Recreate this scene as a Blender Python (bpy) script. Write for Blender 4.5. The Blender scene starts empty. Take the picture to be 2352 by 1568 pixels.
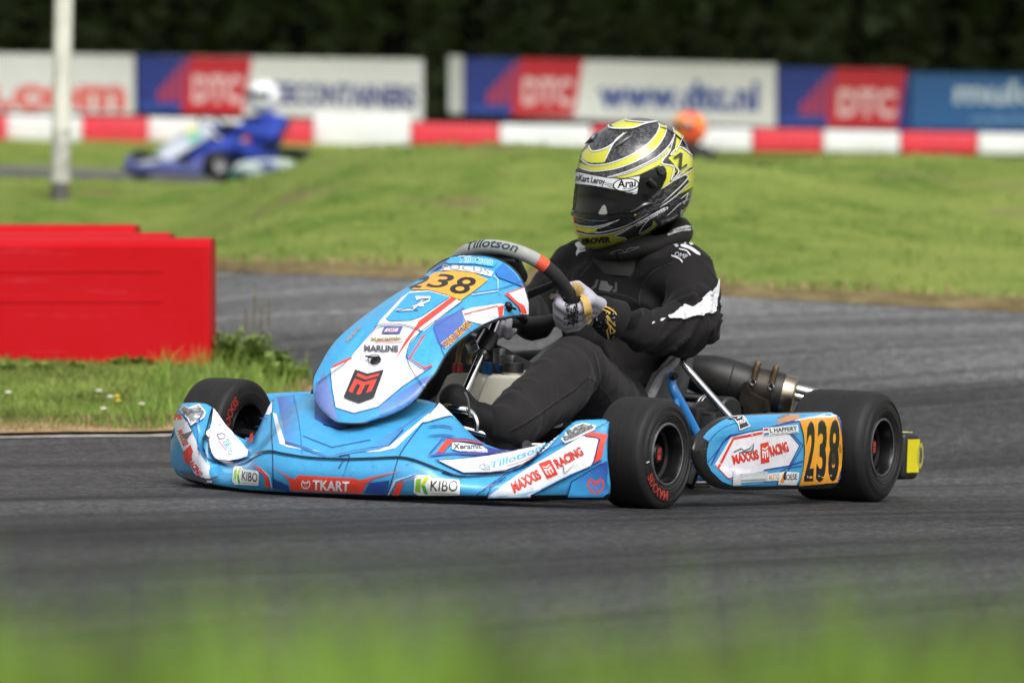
import bpy, bmesh, math, random
import numpy as np
from mathutils import Vector, Matrix, noise
from mathutils.bvhtree import BVHTree
from mathutils.geometry import tessellate_polygon

random.seed(7); RNG = np.random.default_rng(7)
S = bpy.context.scene

# ------------------------------------------------------------------ camera
IMG_W, IMG_H, FPX = 2352.0, 1568.0, 11760.0        # pixel frame used for measuring, focal length in those pixels
_az, _dist, _h = math.radians(28.416), 12.044, .469
_yaw, _pit, _rol = math.radians(27.54), math.radians(-.475), math.radians(2.08)
CAM = np.array([1.05 + _dist*math.cos(_az), _dist*math.sin(_az), _h])
FW = np.array([-math.cos(_yaw)*math.cos(_pit), -math.sin(_yaw)*math.cos(_pit), math.sin(_pit)])
_r = np.cross(FW, [0, 0, 1]); _r /= np.linalg.norm(_r); _u = np.cross(_r, FW)
RT = _r*math.cos(_rol) + _u*math.sin(_rol); UP = -_r*math.sin(_rol) + _u*math.cos(_rol)
cam = bpy.data.cameras.new('camera'); cam_ob = bpy.data.objects.new('camera', cam)
S.collection.objects.link(cam_ob)
cam_ob.matrix_world = Matrix(((RT[0], UP[0], -FW[0], CAM[0]), (RT[1], UP[1], -FW[1], CAM[1]),
                              (RT[2], UP[2], -FW[2], CAM[2]), (0, 0, 0, 1)))
cam.sensor_width = 36; cam.sensor_fit = 'HORIZONTAL'; cam.lens = FPX/IMG_W*36
cam.clip_start = .2; cam.clip_end = 1500
cam.dof.use_dof = True; cam.dof.focus_distance = 12.15; cam.dof.aperture_fstop = 4.3
S.camera = cam_ob

# ------------------------------------------------------------------ sky, sun, exposure (soft overcast light)
SUN_EL = 50.0
_sh = -FW*.75 + RT*.22; SUN_AZ = math.atan2(_sh[1], _sh[0])
W_ = bpy.data.worlds.new('World'); S.world = W_; W_.use_nodes = True
nt = W_.node_tree; nt.nodes.clear()
sky = nt.nodes.new('ShaderNodeTexSky'); sky.sky_type = 'NISHITA'; sky.sun_disc = False
sky.sun_elevation = math.radians(SUN_EL); sky.sun_rotation = math.pi/2 - SUN_AZ
sky.air_density = 1.0; sky.dust_density = 6.0; sky.ozone_density = 1.0
hsv = nt.nodes.new('ShaderNodeHueSaturation'); hsv.inputs['Saturation'].default_value = .16
bg = nt.nodes.new('ShaderNodeBackground'); bg.inputs['Strength'].default_value = .15
wo = nt.nodes.new('ShaderNodeOutputWorld')
nt.links.new(sky.outputs[0], hsv.inputs['Color']); nt.links.new(hsv.outputs[0], bg.inputs[0]); nt.links.new(bg.outputs[0], wo.inputs[0])
sun = bpy.data.lights.new('sun', 'SUN'); sun.energy = .95; sun.angle = math.radians(34); sun.color = (1, .97, .93)
sun_ob = bpy.data.objects.new('sun', sun); S.collection.objects.link(sun_ob)
_sd = Vector((math.cos(math.radians(SUN_EL))*math.cos(SUN_AZ), math.cos(math.radians(SUN_EL))*math.sin(SUN_AZ), math.sin(math.radians(SUN_EL))))
sun_ob.rotation_euler = _sd.to_track_quat('Z', 'Y').to_euler(); sun_ob.location = (0, 0, 30)
S.view_settings.view_transform = 'Standard'; S.view_settings.look = 'None'; S.view_settings.gamma = 1
S.view_settings.exposure = .3
S.cycles.max_bounces = 6; S.cycles.transparent_max_bounces = 8; S.cycles.use_denoising = True

# ------------------------------------------------------------------ pixel <-> space
def ray(x, y): return FW + RT*((x-IMG_W/2)/FPX) - UP*((y-IMG_H/2)/FPX)
def at(x, y, ax, v):
    d = ray(x, y); t = (v-CAM[ax])/d[ax]; return CAM + d*t
def atX(x, y, v): return at(x, y, 0, v)
def atY(x, y, v): return at(x, y, 1, v)
def atZ(x, y, v): return at(x, y, 2, v)
def atV(x, y, v): return CAM + ray(x, y)*v          # v = depth along the optical axis
def pj(P):
    d = np.asarray(P, float) - CAM; z = d@FW
    return (IMG_W/2 + FPX*(d@RT)/z, IMG_H/2 - FPX*(d@UP)/z)
def conv(ox, oy, k): 
    def f(*a):
        if len(a) == 2 and not hasattr(a[0], '__len__'): return (ox+k*a[0], oy+k*a[1])
        pts = a[0] if len(a) == 1 else a
        return [(ox+k*p[0], oy+k*p[1]) for p in pts]
    return f
r1 = conv(367.5, 826.9, .28648); r2 = conv(673.75, 520.6, .3125); r3 = conv(980, 888.1, .28648)
r4 = conv(1531.25, 765.6, .27344); r5 = conv(1255.6, 245, .2344); r6 = conv(1163.75, 520.6, .2344)
r7 = conv(980, 704.4, .2148); r8 = conv(1316.9, 765.6, .1953); r9 = conv(0, 477.75, .3594)
FH = np.array([-math.cos(_yaw), -math.sin(_yaw), 0]); RH = np.array([-math.sin(_yaw), math.cos(_yaw), 0])
def VW(P): d = np.asarray(P, float)-CAM; return d@FH, d@RH
def fromVW(v, w, z=0.): 
    P = CAM + FH*v + RH*w; P[2] = z; return P
def sstep(a, b, x):
    t = np.clip((x-a)/(b-a), 0, 1); return t*t*(3-2*t)
SL = .0585
def gz(v, w, mound=True):
    """height of the ground at depth v, sideways w"""
    v = np.asarray(v, float); w = np.asarray(w, float)
    t = np.clip((v-13.8)/(19-13.8), 0, 1); L = 5.2
    h01 = t*t*(3-2*t); h11 = t*t*t-t*t
    z = np.where(v < 19, SL*(h01*6.5 + h11*L), np.where(v < 30, SL*(v-12.5), SL*17.5+.024*(np.minimum(v, 50)-30)+.085*np.clip(v-50, 0, 8)+.045*np.clip(v-58, 0, None)))
    if not mound: return z
    wn = w/np.maximum(v, 1.)*FPX + 1176
    z = z + .385*np.exp(-((v-26.5)/4.2)**2)*sstep(380, 760, wn)*(1-.10*sstep(1500, 2500, wn))
    z = z + sstep(22.5, 25, v)*(1-sstep(29, 32, v))*(.06*np.sin(w*1.7+v*.8)+.07*np.sin(w*.9-v*.5+1))
    z = z - .35*np.exp(-((v-46)/9.)**4)*sstep(760, 950, wn)
    z = z + .255*sstep(5.0, 2.9, v)*.665*sstep(-8, 1.0, v)
    return z
def gp(x, y, mound=True):
    """where the pixel ray meets the ground"""
    d = ray(x, y); lo = None
    prev = None
    for t in np.concatenate([np.arange(5.7, 40, .1), np.arange(40, 120, .5)]):
        P = CAM + d*t; v, w = VW(P); f = P[2]-float(gz(v, w, mound))
        if f <= 0:
            if prev is None: return P
            a, b = prev, t
            for _ in range(20):
                m = (a+b)/2; P = CAM+d*m; v, w = VW(P)
                if P[2]-float(gz(v, w, mound)) > 0: a = m
                else: b = m
            return P
        prev = t
    return CAM + d*120

# ------------------------------------------------------------------ materials
def lin(c):
    if isinstance(c, str):
        c = [int(c[i:i+2], 16)/255 for i in (0, 2, 4)]
        return tuple(x/12.92 if x <= .04045 else ((x+.055)/1.055)**2.4 for x in c)
    return tuple(c[:3])
MATS = {}
def mat(name, col=(.5, .5, .5), rough=.5, metal=0., coat=0., var=None, bump=None, attr=None, spec=.5, sheen=0., col2=None, trans=0.):
    """procedural Principled material. var=(scale, amount) colour noise, bump=(scale, strength, distance)"""
    if name in MATS: return MATS[name]
    m = bpy.data.materials.new(name); m.use_nodes = True; t = m.node_tree; b = t.nodes['Principled BSDF']
    col = lin(col)
    b.inputs['Roughness'].default_value = rough; b.inputs['Metallic'].default_value = metal
    b.inputs['Coat Weight'].default_value = coat; b.inputs['Coat Roughness'].default_value = .08
    b.inputs['Specular IOR Level'].default_value = spec; b.inputs['Sheen Weight'].default_value = sheen
    b.inputs['Transmission Weight'].default_value = trans
    src = None
    co = t.nodes.new('ShaderNodeTexCoord')
    if attr:
        a = t.nodes.new('ShaderNodeAttribute'); a.attribute_name = attr; src = a.outputs['Color']
    else:
        rgb = t.nodes.new('ShaderNodeRGB'); rgb.outputs[0].default_value = (*col, 1); src = rgb.outputs[0]
    if var or col2:
        n = t.nodes.new('ShaderNodeTexNoise'); n.inputs['Scale'].default_value = var[0]; n.inputs['Detail'].default_value = 6
        n.inputs['Roughness'].default_value = .65
        t.links.new(co.outputs['Object'], n.inputs['Vector'])
        mr = t.nodes.new('ShaderNodeMapRange'); mr.inputs[1].default_value = .3; mr.inputs[2].default_value = .7
        t.links.new(n.outputs['Fac'], mr.inputs[0])
        mx = t.nodes.new('ShaderNodeMix'); mx.data_type = 'RGBA'
        if col2 is not None:
            t.links.new(mr.outputs[0], mx.inputs['Factor']); mx.blend_type = 'MIX'
            t.links.new(src, mx.inputs['A']); mx.inputs['B'].default_value = (*lin(col2), 1)
        else:
            mr.inputs[3].default_value = 1-var[1]; mr.inputs[4].default_value = 1+var[1]
            mx.blend_type = 'MULTIPLY'; mx.inputs['Factor'].default_value = 1
            t.links.new(src, mx.inputs['A']); t.links.new(mr.outputs[0], mx.inputs['B'])
        src = mx.outputs['Result']
    t.links.new(src, b.inputs['Base Color'])
    if bump:
        n2 = t.nodes.new('ShaderNodeTexNoise'); n2.inputs['Scale'].default_value = bump[0]; n2.inputs['Detail'].default_value = 5
        t.links.new(co.outputs['Object'], n2.inputs['Vector'])
        bp = t.nodes.new('ShaderNodeBump'); bp.inputs['Strength'].default_value = bump[1]
        bp.inputs['Distance'].default_value = bump[2] if len(bump) > 2 else .002
        t.links.new(n2.outputs['Fac'], bp.inputs['Height']); t.links.new(bp.outputs[0], b.inputs['Normal'])
    MATS[name] = m; return m

# ------------------------------------------------------------------ objects
def tag(o, label=None, cat=None, group=None, kind=None):
    if label: o['label'] = label
    if cat: o['category'] = cat
    if group: o['group'] = group
    if kind: o['kind'] = kind
    return o
def link(o, parent=None):
    S.collection.objects.link(o)
    if parent is not None:
        o.parent = parent
        o.matrix_parent_inverse = parent.matrix_world.inverted() if False else Matrix()
    return o
def empty(name, loc=(0, 0, 0), rz=0.):
    o = bpy.data.objects.new(name, None); o.location = loc; o.rotation_euler = (0, 0, rz); o.empty_display_size = .1
    S.collection.objects.link(o); return o
def new_mesh(name, verts, faces, mats, midx=None, smooth=True, parent=None, off=(0, 0, 0)):
    me = bpy.data.meshes.new(name)
    v = [tuple(float(c) for c in p) for p in verts]
    if any(off): v = [(a-off[0], b-off[1], c-off[2]) for a, b, c in v]
    me.from_pydata(v, [], [tuple(f) for f in faces])
    for m in (mats if isinstance(mats, (list, tuple)) else [mats]): me.materials.append(m)
    if midx is not None: me.polygons.foreach_set('material_index', np.asarray(midx, np.int32))
    me.polygons.foreach_set('use_smooth', np.full(len(me.polygons), smooth, bool))
    me.update(); o = bpy.data.objects.new(name, me); link(o, parent); return o
def auto_sharp(o, deg=35):
    me = o.data; bm = bmesh.new(); bm.from_mesh(me); c = math.radians(deg)
    for e in bm.edges:
        if len(e.link_faces) == 2 and e.calc_face_angle(0) > c: e.smooth = False
    bm.to_mesh(me); bm.free(); return o

def cr(pts, n, closed=False):
    """Catmull-Rom through points, n samples per span"""
    P = [np.asarray(p, float) for p in pts]; out = []; N = len(P)
    for i in range(N if closed else N-1):
        if closed: a, b, c, d = P[(i-1) % N], P[i], P[(i+1) % N], P[(i+2) % N]
        else: a, b, c, d = P[max(i-1, 0)], P[i], P[i+1], P[min(i+2, N-1)]
        for k in range(n):
            t = k/n
            out.append(.5*((2*b)+(c-a)*t+(2*a-5*b+4*c-d)*t*t+(3*b-a-3*c+d)*t**3))
    if not closed: out.append(P[-1])
    return out

class MB:
    """collects simple shapes into one mesh"""
    def __init__(s): s.v = []; s.f = []; s.m = []
    def add(s, v, f, m=0):
        o = len(s.v); s.v += [tuple(map(float, p)) for p in v]; s.f += [tuple(i+o for i in q) for q in f]; s.m += [m]*len(f)
    def tube(s, path, rad, seg=12, m=0, cap=True, smooth=0):
        P = [np.asarray(p, float) for p in path]
        if not hasattr(rad, '__len__'): rad = [rad]*len(P)
        if smooth:
            Q = cr([np.append(p, q) for p, q in zip(P, rad)], smooth); P = [q[:3] for q in Q]; rad = [q[3] for q in Q]
        n = len(P); vs = []; ref = None
        for i in range(n):
            d = P[min(i+1, n-1)]-P[max(i-1, 0)]; d = d/(np.linalg.norm(d)+1e-12)
            if ref is None:
                ref = np.cross(d, [0, 0, 1.]); 
                if np.linalg.norm(ref) < .1: ref = np.cross(d, [0, 1., 0])
            ref = ref-d*(ref@d); ref /= np.linalg.norm(ref); b = np.cross(d, ref)
            for k in range(seg):
                a = 2*math.pi*k/seg; vs.append(P[i]+rad[i]*(ref*math.cos(a)+b*math.sin(a)))
        fs = [(i*seg+k, i*seg+(k+1) % seg, (i+1)*seg+(k+1) % seg, (i+1)*seg+k) for i in range(n-1) for k in range(seg)]
        if cap: fs += [tuple(range(seg))[::-1], tuple(range((n-1)*seg, n*seg))]
        s.add(vs, fs, m); return s
    def lathe(s, prof, o=(0, 0, 0), axis=(0, 1, 0), seg=40, m=0, sc=(1, 1)):
        """prof: (along axis, radius)"""
        ax = np.asarray(axis, float); ax /= np.linalg.norm(ax)
        e1 = np.cross(ax, [0, 0, 1.]); 
        if np.linalg.norm(e1) < .1: e1 = np.cross(ax, [1., 0, 0])
        e1 /= np.linalg.norm(e1); e2 = np.cross(ax, e1); o = np.asarray(o, float); vs = []
        for a, r in prof:
            for k in range(seg):
                th = 2*math.pi*k/seg; vs.append(o+ax*a+max(r, 1e-5)*(e1*math.cos(th)*sc[0]+e2*math.sin(th)*sc[1]))
        n = len(prof)
        fs = [(i*seg+k, (i+1)*seg+k, (i+1)*seg+(k+1) % seg, i*seg+(k+1) % seg) for i in range(n-1) for k in range(seg)]
        s.add(vs, fs, m); return s
    def box(s, c, size, R=None, m=0, bev=0.):
        bm = bmesh.new(); bmesh.ops.create_cube(bm, size=1)
        for v in bm.verts: v.co = Vector((v.co.x*size[0], v.co.y*size[1], v.co.z*size[2]))
        if bev: bmesh.ops.bevel(bm, geom=list(bm.edges), offset=bev, segments=2, affect='EDGES', profile=.5)
        if R is not None: bmesh.ops.transform(bm, matrix=R.to_4x4(), verts=bm.verts)
        c = np.asarray(c, float); bm.verts.index_update()
        s.add([np.array(v.co)+c for v in bm.verts], [[v.index for v in f.verts] for f in bm.faces], m); bm.free(); return s
    def ball(s, c, rad, m=0, n=12, R=None):
        if not hasattr(rad, '__len__'): rad = (rad,)*3
        bm = bmesh.new(); bmesh.ops.create_uvsphere(bm, u_segments=2*n, v_segments=n, radius=1)
        for v in bm.verts: v.co = Vector((v.co.x*rad[0], v.co.y*rad[1], v.co.z*rad[2]))
        if R is not None: bmesh.ops.transform(bm, matrix=R.to_4x4(), verts=bm.verts)
        bm.verts.index_update(); c = np.asarray(c, float)
        s.add([np.array(v.co)+c for v in bm.verts], [[v.index for v in f.verts] for f in bm.faces], m); bm.free(); return s
    def prism(s, poly3, ext, m=0):
        """closed polygon (list of points) pushed along ext"""
        P = [np.asarray(p, float) for p in poly3]; e = np.asarray(ext, float); n = len(P)
        tri = tessellate_polygon([[Vector(p) for p in P]])
        vs = P+[p+e for p in P]; fs = [t for t in tri]+[tuple(i+n for i in t[::-1]) for t in tri]
        fs += [(i, (i+1) % n, n+(i+1) % n, n+i) for i in range(n)]
        s.add(vs, fs, m); return s
    def grid(s, G, m=0, flip=False):
        G = [[np.asarray(p, float) for p in row] for row in G]; a, b = len(G), len(G[0])
        fs = []
        for i in range(a-1):
            for j in range(b-1):
                q = (i*b+j, i*b+j+1, (i+1)*b+j+1, (i+1)*b+j); fs.append(q[::-1] if flip else q)
        s.add([p for row in G for p in row], fs, m); return s
    def build(s, name, mats, parent=None, smooth=True, sharp=35, fix=True):
        o = new_mesh(name, s.v, s.f, mats, s.m, smooth, parent)
        if fix:
            bm = bmesh.new(); bm.from_mesh(o.data); bmesh.ops.recalc_face_normals(bm, faces=bm.faces); bm.to_mesh(o.data); bm.free()
        if smooth and sharp: auto_sharp(o, sharp)
        return o

# ------------------------------------------------------------------ printed graphics: shapes laid on a surface
def text_shape(body, bold=0., spacing=1., shear=0.):
    cu = bpy.data.curves.new('t', 'FONT'); cu.body = body; cu.offset = bold; cu.space_character = spacing; cu.shear = shear
    cu.resolution_u = 3; cu.fill_mode = 'FRONT'
    o = bpy.data.objects.new('t', cu); S.collection.objects.link(o)
    dg = bpy.context.evaluated_depsgraph_get(); me = bpy.data.meshes.new_from_object(o.evaluated_get(dg))
    v = np.array([tuple(x.co)[:2] for x in me.vertices]).reshape(-1, 2); f = [tuple(p.vertices) for p in me.polygons]
    S.collection.objects.unlink(o); bpy.data.objects.remove(o); bpy.data.curves.remove(cu); bpy.data.meshes.remove(me)
    return v, f
def cut2d(v, f, step):
    """cut a flat 2D mesh along a square lattice so that it can follow a curved surface"""
    if not len(f): return v, f
    bm = bmesh.new(); bv = [bm.verts.new((p[0], p[1], 0)) for p in v]
    for q in f:
        try: bm.faces.new([bv[i] for i in q])
        except ValueError: pass
    v = np.asarray(v); lo, hi = v.min(0), v.max(0)
    for ax in (0, 1):
        x = math.ceil(lo[ax]/step)*step
        while x < hi[ax]:
            no = (1, 0, 0) if ax == 0 else (0, 1, 0); co = (x, 0, 0) if ax == 0 else (0, x, 0)
            bmesh.ops.bisect_plane(bm, geom=list(bm.verts)+list(bm.edges)+list(bm.faces), plane_co=co, plane_no=no, dist=1e-5)
            x += step
    bmesh.ops.triangulate(bm, faces=[q for q in bm.faces if len(q.verts) > 4])
    bm.verts.index_update()
    out = np.array([v.co[:2] for v in bm.verts]), [tuple(x.index for x in q.verts) for q in bm.faces]
    bm.free(); return out

class Print:
    """a surface plus the flat graphics stuck on it; everything ends as one mesh with a colour attribute"""
    def __init__(s, verts, faces, col, mats, midx=None):
        s.v = [np.asarray(p, float) for p in verts]; s.f = [tuple(q) for q in faces]
        s.c = [col(p) if callable(col) else lin(col) for p in s.v]
        s.mats = mats; s.m = list(midx) if midx is not None else [0]*len(s.f); s.nb = len(s.v); s.lay = 0
        s.bvh = BVHTree.FromPolygons([Vector(p) for p in s.v], s.f)
    def hit(s, x, y, cx=None, cy=None):
        for k in (0, .004, .012, .025, .05, .08):
            a, b = (x, y) if cx is None else (x+(cx-x)*k, y+(cy-y)*k)
            h = s.bvh.ray_cast(Vector(CAM), Vector(ray(a, b)).normalized())
            if h[0] is not None: return h
        return None
    def lay2d(s, v, f, col, lift=None, step=6.5, m=0, pull=True):
        v, f = cut2d(v, f, step)
        if not len(f): return
        s.lay += 1; lift = lift if lift is not None else .0007+.00008*s.lay
        ctr = v.mean(0); base = len(s.v); ok = {}; 
        for i, (x, y) in enumerate(v):
            h = s.hit(x, y, *(ctr if pull else (None, None)))
            if h is None: continue
            n = np.array(h[1]); d = np.array(h[0])-CAM
            if n@d > 0: n = -n
            ok[i] = len(s.v); s.v.append(np.array(h[0])+n*lift); s.c.append(col(x, y) if callable(col) else lin(col))
        for q in f:
            if all(i in ok for i in q):
                P = [s.v[ok[i]] for i in q]
                e = max(np.linalg.norm(P[i]-P[i-1]) for i in range(len(P)))
                if e < .09: s.f.append(tuple(ok[i] for i in q)); s.m.append(m)
    def poly(s, pts, col, smooth=0, **k):
        if smooth: pts = [tuple(p) for p in cr(pts, smooth, True)]
        tri = tessellate_polygon([[Vector((p[0], p[1], 0)) for p in pts]])
        s.lay2d(np.array([p[:2] for p in pts], float), [tuple(t) for t in tri], col, **k)
    def line(s, pts, w, col, smooth=6, taper=False, **k):
        w = w*1.3 if w < 2.6 else w
        P = cr(pts, smooth) if smooth and len(pts) > 2 else [np.asarray(p, float) for p in pts]
        n = len(P); L = []; R = []
        for i in range(n):
            d = P[min(i+1, n-1)]-P[max(i-1, 0)]; d = d/(np.linalg.norm(d)+1e-9); q = np.array([-d[1], d[0]])
            t = i/(n-1); ww = w/2*(1 if not taper else (min(1, 4*min(t, 1-t)+.12) if taper == 'both' else 1-t*.9))
            L.append(P[i]+q*ww); R.append(P[i]-q*ww)
        v = np.array(L+R); f = [(i, i+1, n+i+1, n+i) for i in range(n-1)]
        s.lay2d(v, f, col, **k)
    def text(s, body, a, b, h, col, bold=0., shear=0., up=None, spacing=1., bend=0., **k):
        """text whose baseline runs from pixel a to pixel b, capital height h px; bend: sagitta of the baseline (px, + = upwards)"""
        v, f = text_shape(body, bold, spacing, shear)
        if not len(v): return
        lo, hi = v.min(0), v.max(0); a = np.array(a, float); b = np.array(b, float); d = b-a; Ln = np.linalg.norm(d)
        n = np.array([d[1], -d[0]])/Ln if up is None else np.array(up, float)/np.linalg.norm(up)
        t = (v[:, 0]-lo[0])/(hi[0]-lo[0]); y = v[:, 1]/.7*h
        p = a+np.outer(t, d)+np.outer(y+bend*4*t*(1-t), n)
        s.lay2d(p, f, col, **k)
    def build(s, name, parent=None, sharp=None):
        o = new_mesh(name, s.v, s.f, s.mats, s.m, True, parent)
        at_ = o.data.attributes.new('print', 'FLOAT_COLOR', 'POINT')
        at_.data.foreach_set('color', np.array([(*c, 1) for c in s.c], np.float32).ravel())
        if sharp: auto_sharp(o, sharp)
        return o
def arrow_m(P, q, col, bgc=None):
    """the angular M emblem in a quadrilateral q (tl,tr,br,bl)"""
    tl, tr, br, bl = [np.array(p, float) for p in q]
    def B(u, v): return tuple((tl*(1-u)+tr*u)*(1-v)+(bl*(1-u)+br*u)*v)
    for pl in ([(.0, .0), (.5, .16), (1, 0), (1, .13), (.5, .30), (0, .13)],
               [(0, .26), (.5, .43), (1, .26), (1, .86), (.8, .95), (.8, .50), (.6, .57), (.6, .98), (.5, 1.04), (.4, .98), (.4, .57), (.2, .50), (.2, .95), (0, .86)]):
        P.poly([B(*p) for p in pl], col)
VINYL = mat('vinyl_print', attr='print', var=(38, .09), rough=.34, coat=.35, spec=.4, bump=(60, .05, .001))
def grime(m, streak=None, dark=.35, lo=.60, hi=.72, scale=70, base='Base Color', light=None):
    """lays fine dirt and scuffs over a material's own colour"""
    t = m.node_tree; b = t.nodes['Principled BSDF']; src = b.inputs[base].links[0].from_socket; co = t.nodes.new('ShaderNodeTexCoord'); mp = t.nodes.new('ShaderNodeMapping')
    if streak: mp.inputs['Scale'].default_value = streak
    t.links.new(co.outputs['Object'], mp.inputs['Vector']); n = t.nodes.new('ShaderNodeTexNoise'); n.inputs['Scale'].default_value = scale; n.inputs['Detail'].default_value = 5; n.inputs['Roughness'].default_value = .7
    t.links.new(mp.outputs[0], n.inputs['Vector']); r_ = t.nodes.new('ShaderNodeMapRange'); r_.inputs[1].default_value = lo; r_.inputs[2].default_value = hi; r_.inputs[4].default_value = dark; t.links.new(n.outputs['Fac'], r_.inputs[0])
    x = t.nodes.new('ShaderNodeMix'); x.data_type = 'RGBA'; t.links.new(r_.outputs[0], x.inputs['Factor']); t.links.new(src, x.inputs['A']); x.inputs['B'].default_value = (*(light or (.03, .032, .036)), 1)
    t.links.new(x.outputs['Result'], b.inputs[base]); return m
grime(VINYL, None, .45, .60, .74, 42); grime(VINYL, (1, 6, 14), .4, .63, .73, 22)
BLUE = '44a0d4'; WHITE = 'e4e6ec'; RED = 'ea4a38'; NAVY = '2a2a66'; PURP = '5a70b2'; ORANGE = 'f0a93a'; INK = '1a1a1e'
# ================================================================== SETTING
def grass_mat(name, a, b, c, sc=1.):
    m = bpy.data.materials.new(name); m.use_nodes = True; t = m.node_tree; bs = t.nodes['Principled BSDF']
    co = t.nodes.new('ShaderNodeTexCoord')
    def nz(s, d=5, r=.6):
        n = t.nodes.new('ShaderNodeTexNoise'); n.inputs['Scale'].default_value = s; n.inputs['Detail'].default_value = d; n.inputs['Roughness'].default_value = r
        t.links.new(co.outputs['Object'], n.inputs['Vector']); return n.outputs['Fac']
    def mp(x, lo, hi):
        r = t.nodes.new('ShaderNodeMapRange'); r.inputs[1].default_value = lo; r.inputs[2].default_value = hi; t.links.new(x, r.inputs[0]); return r.outputs[0]
    def mix(f, A, B):
        x = t.nodes.new('ShaderNodeMix'); x.data_type = 'RGBA'; t.links.new(f, x.inputs['Factor'])
        for s_, q in (('A', A), ('B', B)):
            if isinstance(q, tuple): x.inputs[s_].default_value = (*q, 1)
            else: t.links.new(q, x.inputs[s_])
        return x.outputs['Result']
    c1 = mix(mp(nz(.55*sc), .42, .6), lin(a), lin(b))
    c2 = mix(mp(nz(3.4*sc, 6, .75), .4, .66), c1, lin(b))
    c3 = mix(mp(nz(.9*sc, 4, .7), .57, .72), c2, lin(c))
    t.links.new(c3, bs.inputs['Base Color']); bs.inputs['Roughness'].default_value = .9; bs.inputs['Specular IOR Level'].default_value = .15
    bp = t.nodes.new('ShaderNodeBump'); bp.inputs['Strength'].default_value = .6; bp.inputs['Distance'].default_value = .03
    t.links.new(nz(26, 6, .8), bp.inputs['Height']); t.links.new(bp.outputs[0], bs.inputs['Normal'])
    return m
GRASS_GROUND = grass_mat('grass_soil', (.085, .155, .018), (.225, .275, .062), (.2, .16, .075))
def asphalt_mat():
    m = bpy.data.materials.new('asphalt'); m.use_nodes = True; t = m.node_tree; bs = t.nodes['Principled BSDF']
    co = t.nodes.new('ShaderNodeTexCoord')
    def nz(vec, s, d=5, r=.6):
        n = t.nodes.new('ShaderNodeTexNoise'); n.inputs['Scale'].default_value = s; n.inputs['Detail'].default_value = d; n.inputs['Roughness'].default_value = r
        t.links.new(vec, n.inputs['Vector']); return n.outputs['Fac']
    def mp(x, lo, hi, a=0., b=1.):
        r = t.nodes.new('ShaderNodeMapRange'); r.inputs[1].default_value = lo; r.inputs[2].default_value = hi
        r.inputs[3].default_value = a; r.inputs[4].default_value = b; t.links.new(x, r.inputs[0]); return r.outputs[0]
    def mix(f, A, B, mode='MIX'):
        x = t.nodes.new('ShaderNodeMix'); x.data_type = 'RGBA'; x.blend_type = mode
        if isinstance(f, float): x.inputs['Factor'].default_value = f
        else: t.links.new(f, x.inputs['Factor'])
        for s_, q in (('A', A), ('B', B)):
            if isinstance(q, tuple): x.inputs[s_].default_value = (*q, 1)
            else: t.links.new(q, x.inputs[s_])
        return x.outputs['Result']
    # the bend: circles about the centre of the turn, so that rubber lies along the driven line
    cen = fromVW(-2.5, 20)
    sub = t.nodes.new('ShaderNodeVectorMath'); sub.operation = 'SUBTRACT'; t.links.new(co.outputs['Object'], sub.inputs[0]); sub.inputs[1].default_value = tuple(cen)
    ln = t.nodes.new('ShaderNodeVectorMath'); ln.operation = 'LENGTH'; t.links.new(sub.outputs[0], ln.inputs[0])
    sx = t.nodes.new('ShaderNodeSeparateXYZ'); t.links.new(sub.outputs[0], sx.inputs[0])
    an = t.nodes.new('ShaderNodeMath'); an.operation = 'ARCTAN2'; t.links.new(sx.outputs[1], an.inputs[0]); t.links.new(sx.outputs[0], an.inputs[1])
    cx = t.nodes.new('ShaderNodeCombineXYZ'); t.links.new(ln.outputs['Value'], cx.inputs[0]); t.links.new(an.outputs[0], cx.inputs[1])
    streak = mp(nz(cx.outputs[0], 2.2, 6, .62), .38, .66); fine = mp(nz(cx.outputs[0], 14, 4, .6), .35, .7)
    blot = mp(nz(co.outputs['Object'], .7, 5, .6), .35, .7)
    c = mix(streak, (.026, .026, .027), (.060, .060, .061)); 
    fac = t.nodes.new('ShaderNodeMath'); fac.operation = 'MULTIPLY'; t.links.new(fine, fac.inputs[0]); fac.inputs[1].default_value = .35
    c = mix(fac.outputs[0], c, (.085, .085, .086))
    skid = mp(nz(cx.outputs[0], 4.5, 2, .5), .56, .62, 1., .6); c = mix(1., c, skid, 'MULTIPLY'); skid2 = mp(nz(cx.outputs[0], 7.7, 1, .5), .60, .64, 1., .6); c = mix(1., c, skid2, 'MULTIPLY')
    band = mp(nz(cx.outputs[0], 1.05, 2, .5), .40, .60, .66, 1.22); c = mix(1., c, band, 'MULTIPLY')
    la = t.nodes.new('ShaderNodeAttribute'); la.attribute_name = 'lane'
    wob = t.nodes.new('ShaderNodeMath'); wob.operation = 'MULTIPLY_ADD'; t.links.new(nz(cx.outputs[0], .5, 4, .6), wob.inputs[0]); wob.inputs[1].default_value = .12; t.links.new(la.outputs['Fac'], wob.inputs[2])
    rp = t.nodes.new('ShaderNodeValToRGB'); t.links.new(wob.outputs[0], rp.inputs[0]); e = rp.color_ramp.elements
    e[0].position = .3; e[0].color = (1.0, 1.0, 1.0, 1); e[1].position = 1.; e[1].color = (3.1, 3.14, 3.1, 1)
    for p_, q_ in ((.56, 1.1), (.66, 1.3), (.73, .95), (.82, 1.0), (.9, 2.3)):
        k_ = e.new(p_); k_.color = (q_, q_, q_, 1)
    c = mix(1., c, rp.outputs['Color'], 'MULTIPLY')
    # lighter unused outer part of the bend (far side)
    off = mp(ln.outputs['Value'], 21.5, 25.5)
    fac2 = t.nodes.new('ShaderNodeMath'); fac2.operation = 'MULTIPLY'; t.links.new(off, fac2.inputs[0]); fac2.inputs[1].default_value = .0
    c = mix(fac2.outputs[0], c, (.2, .2, .2))
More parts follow.
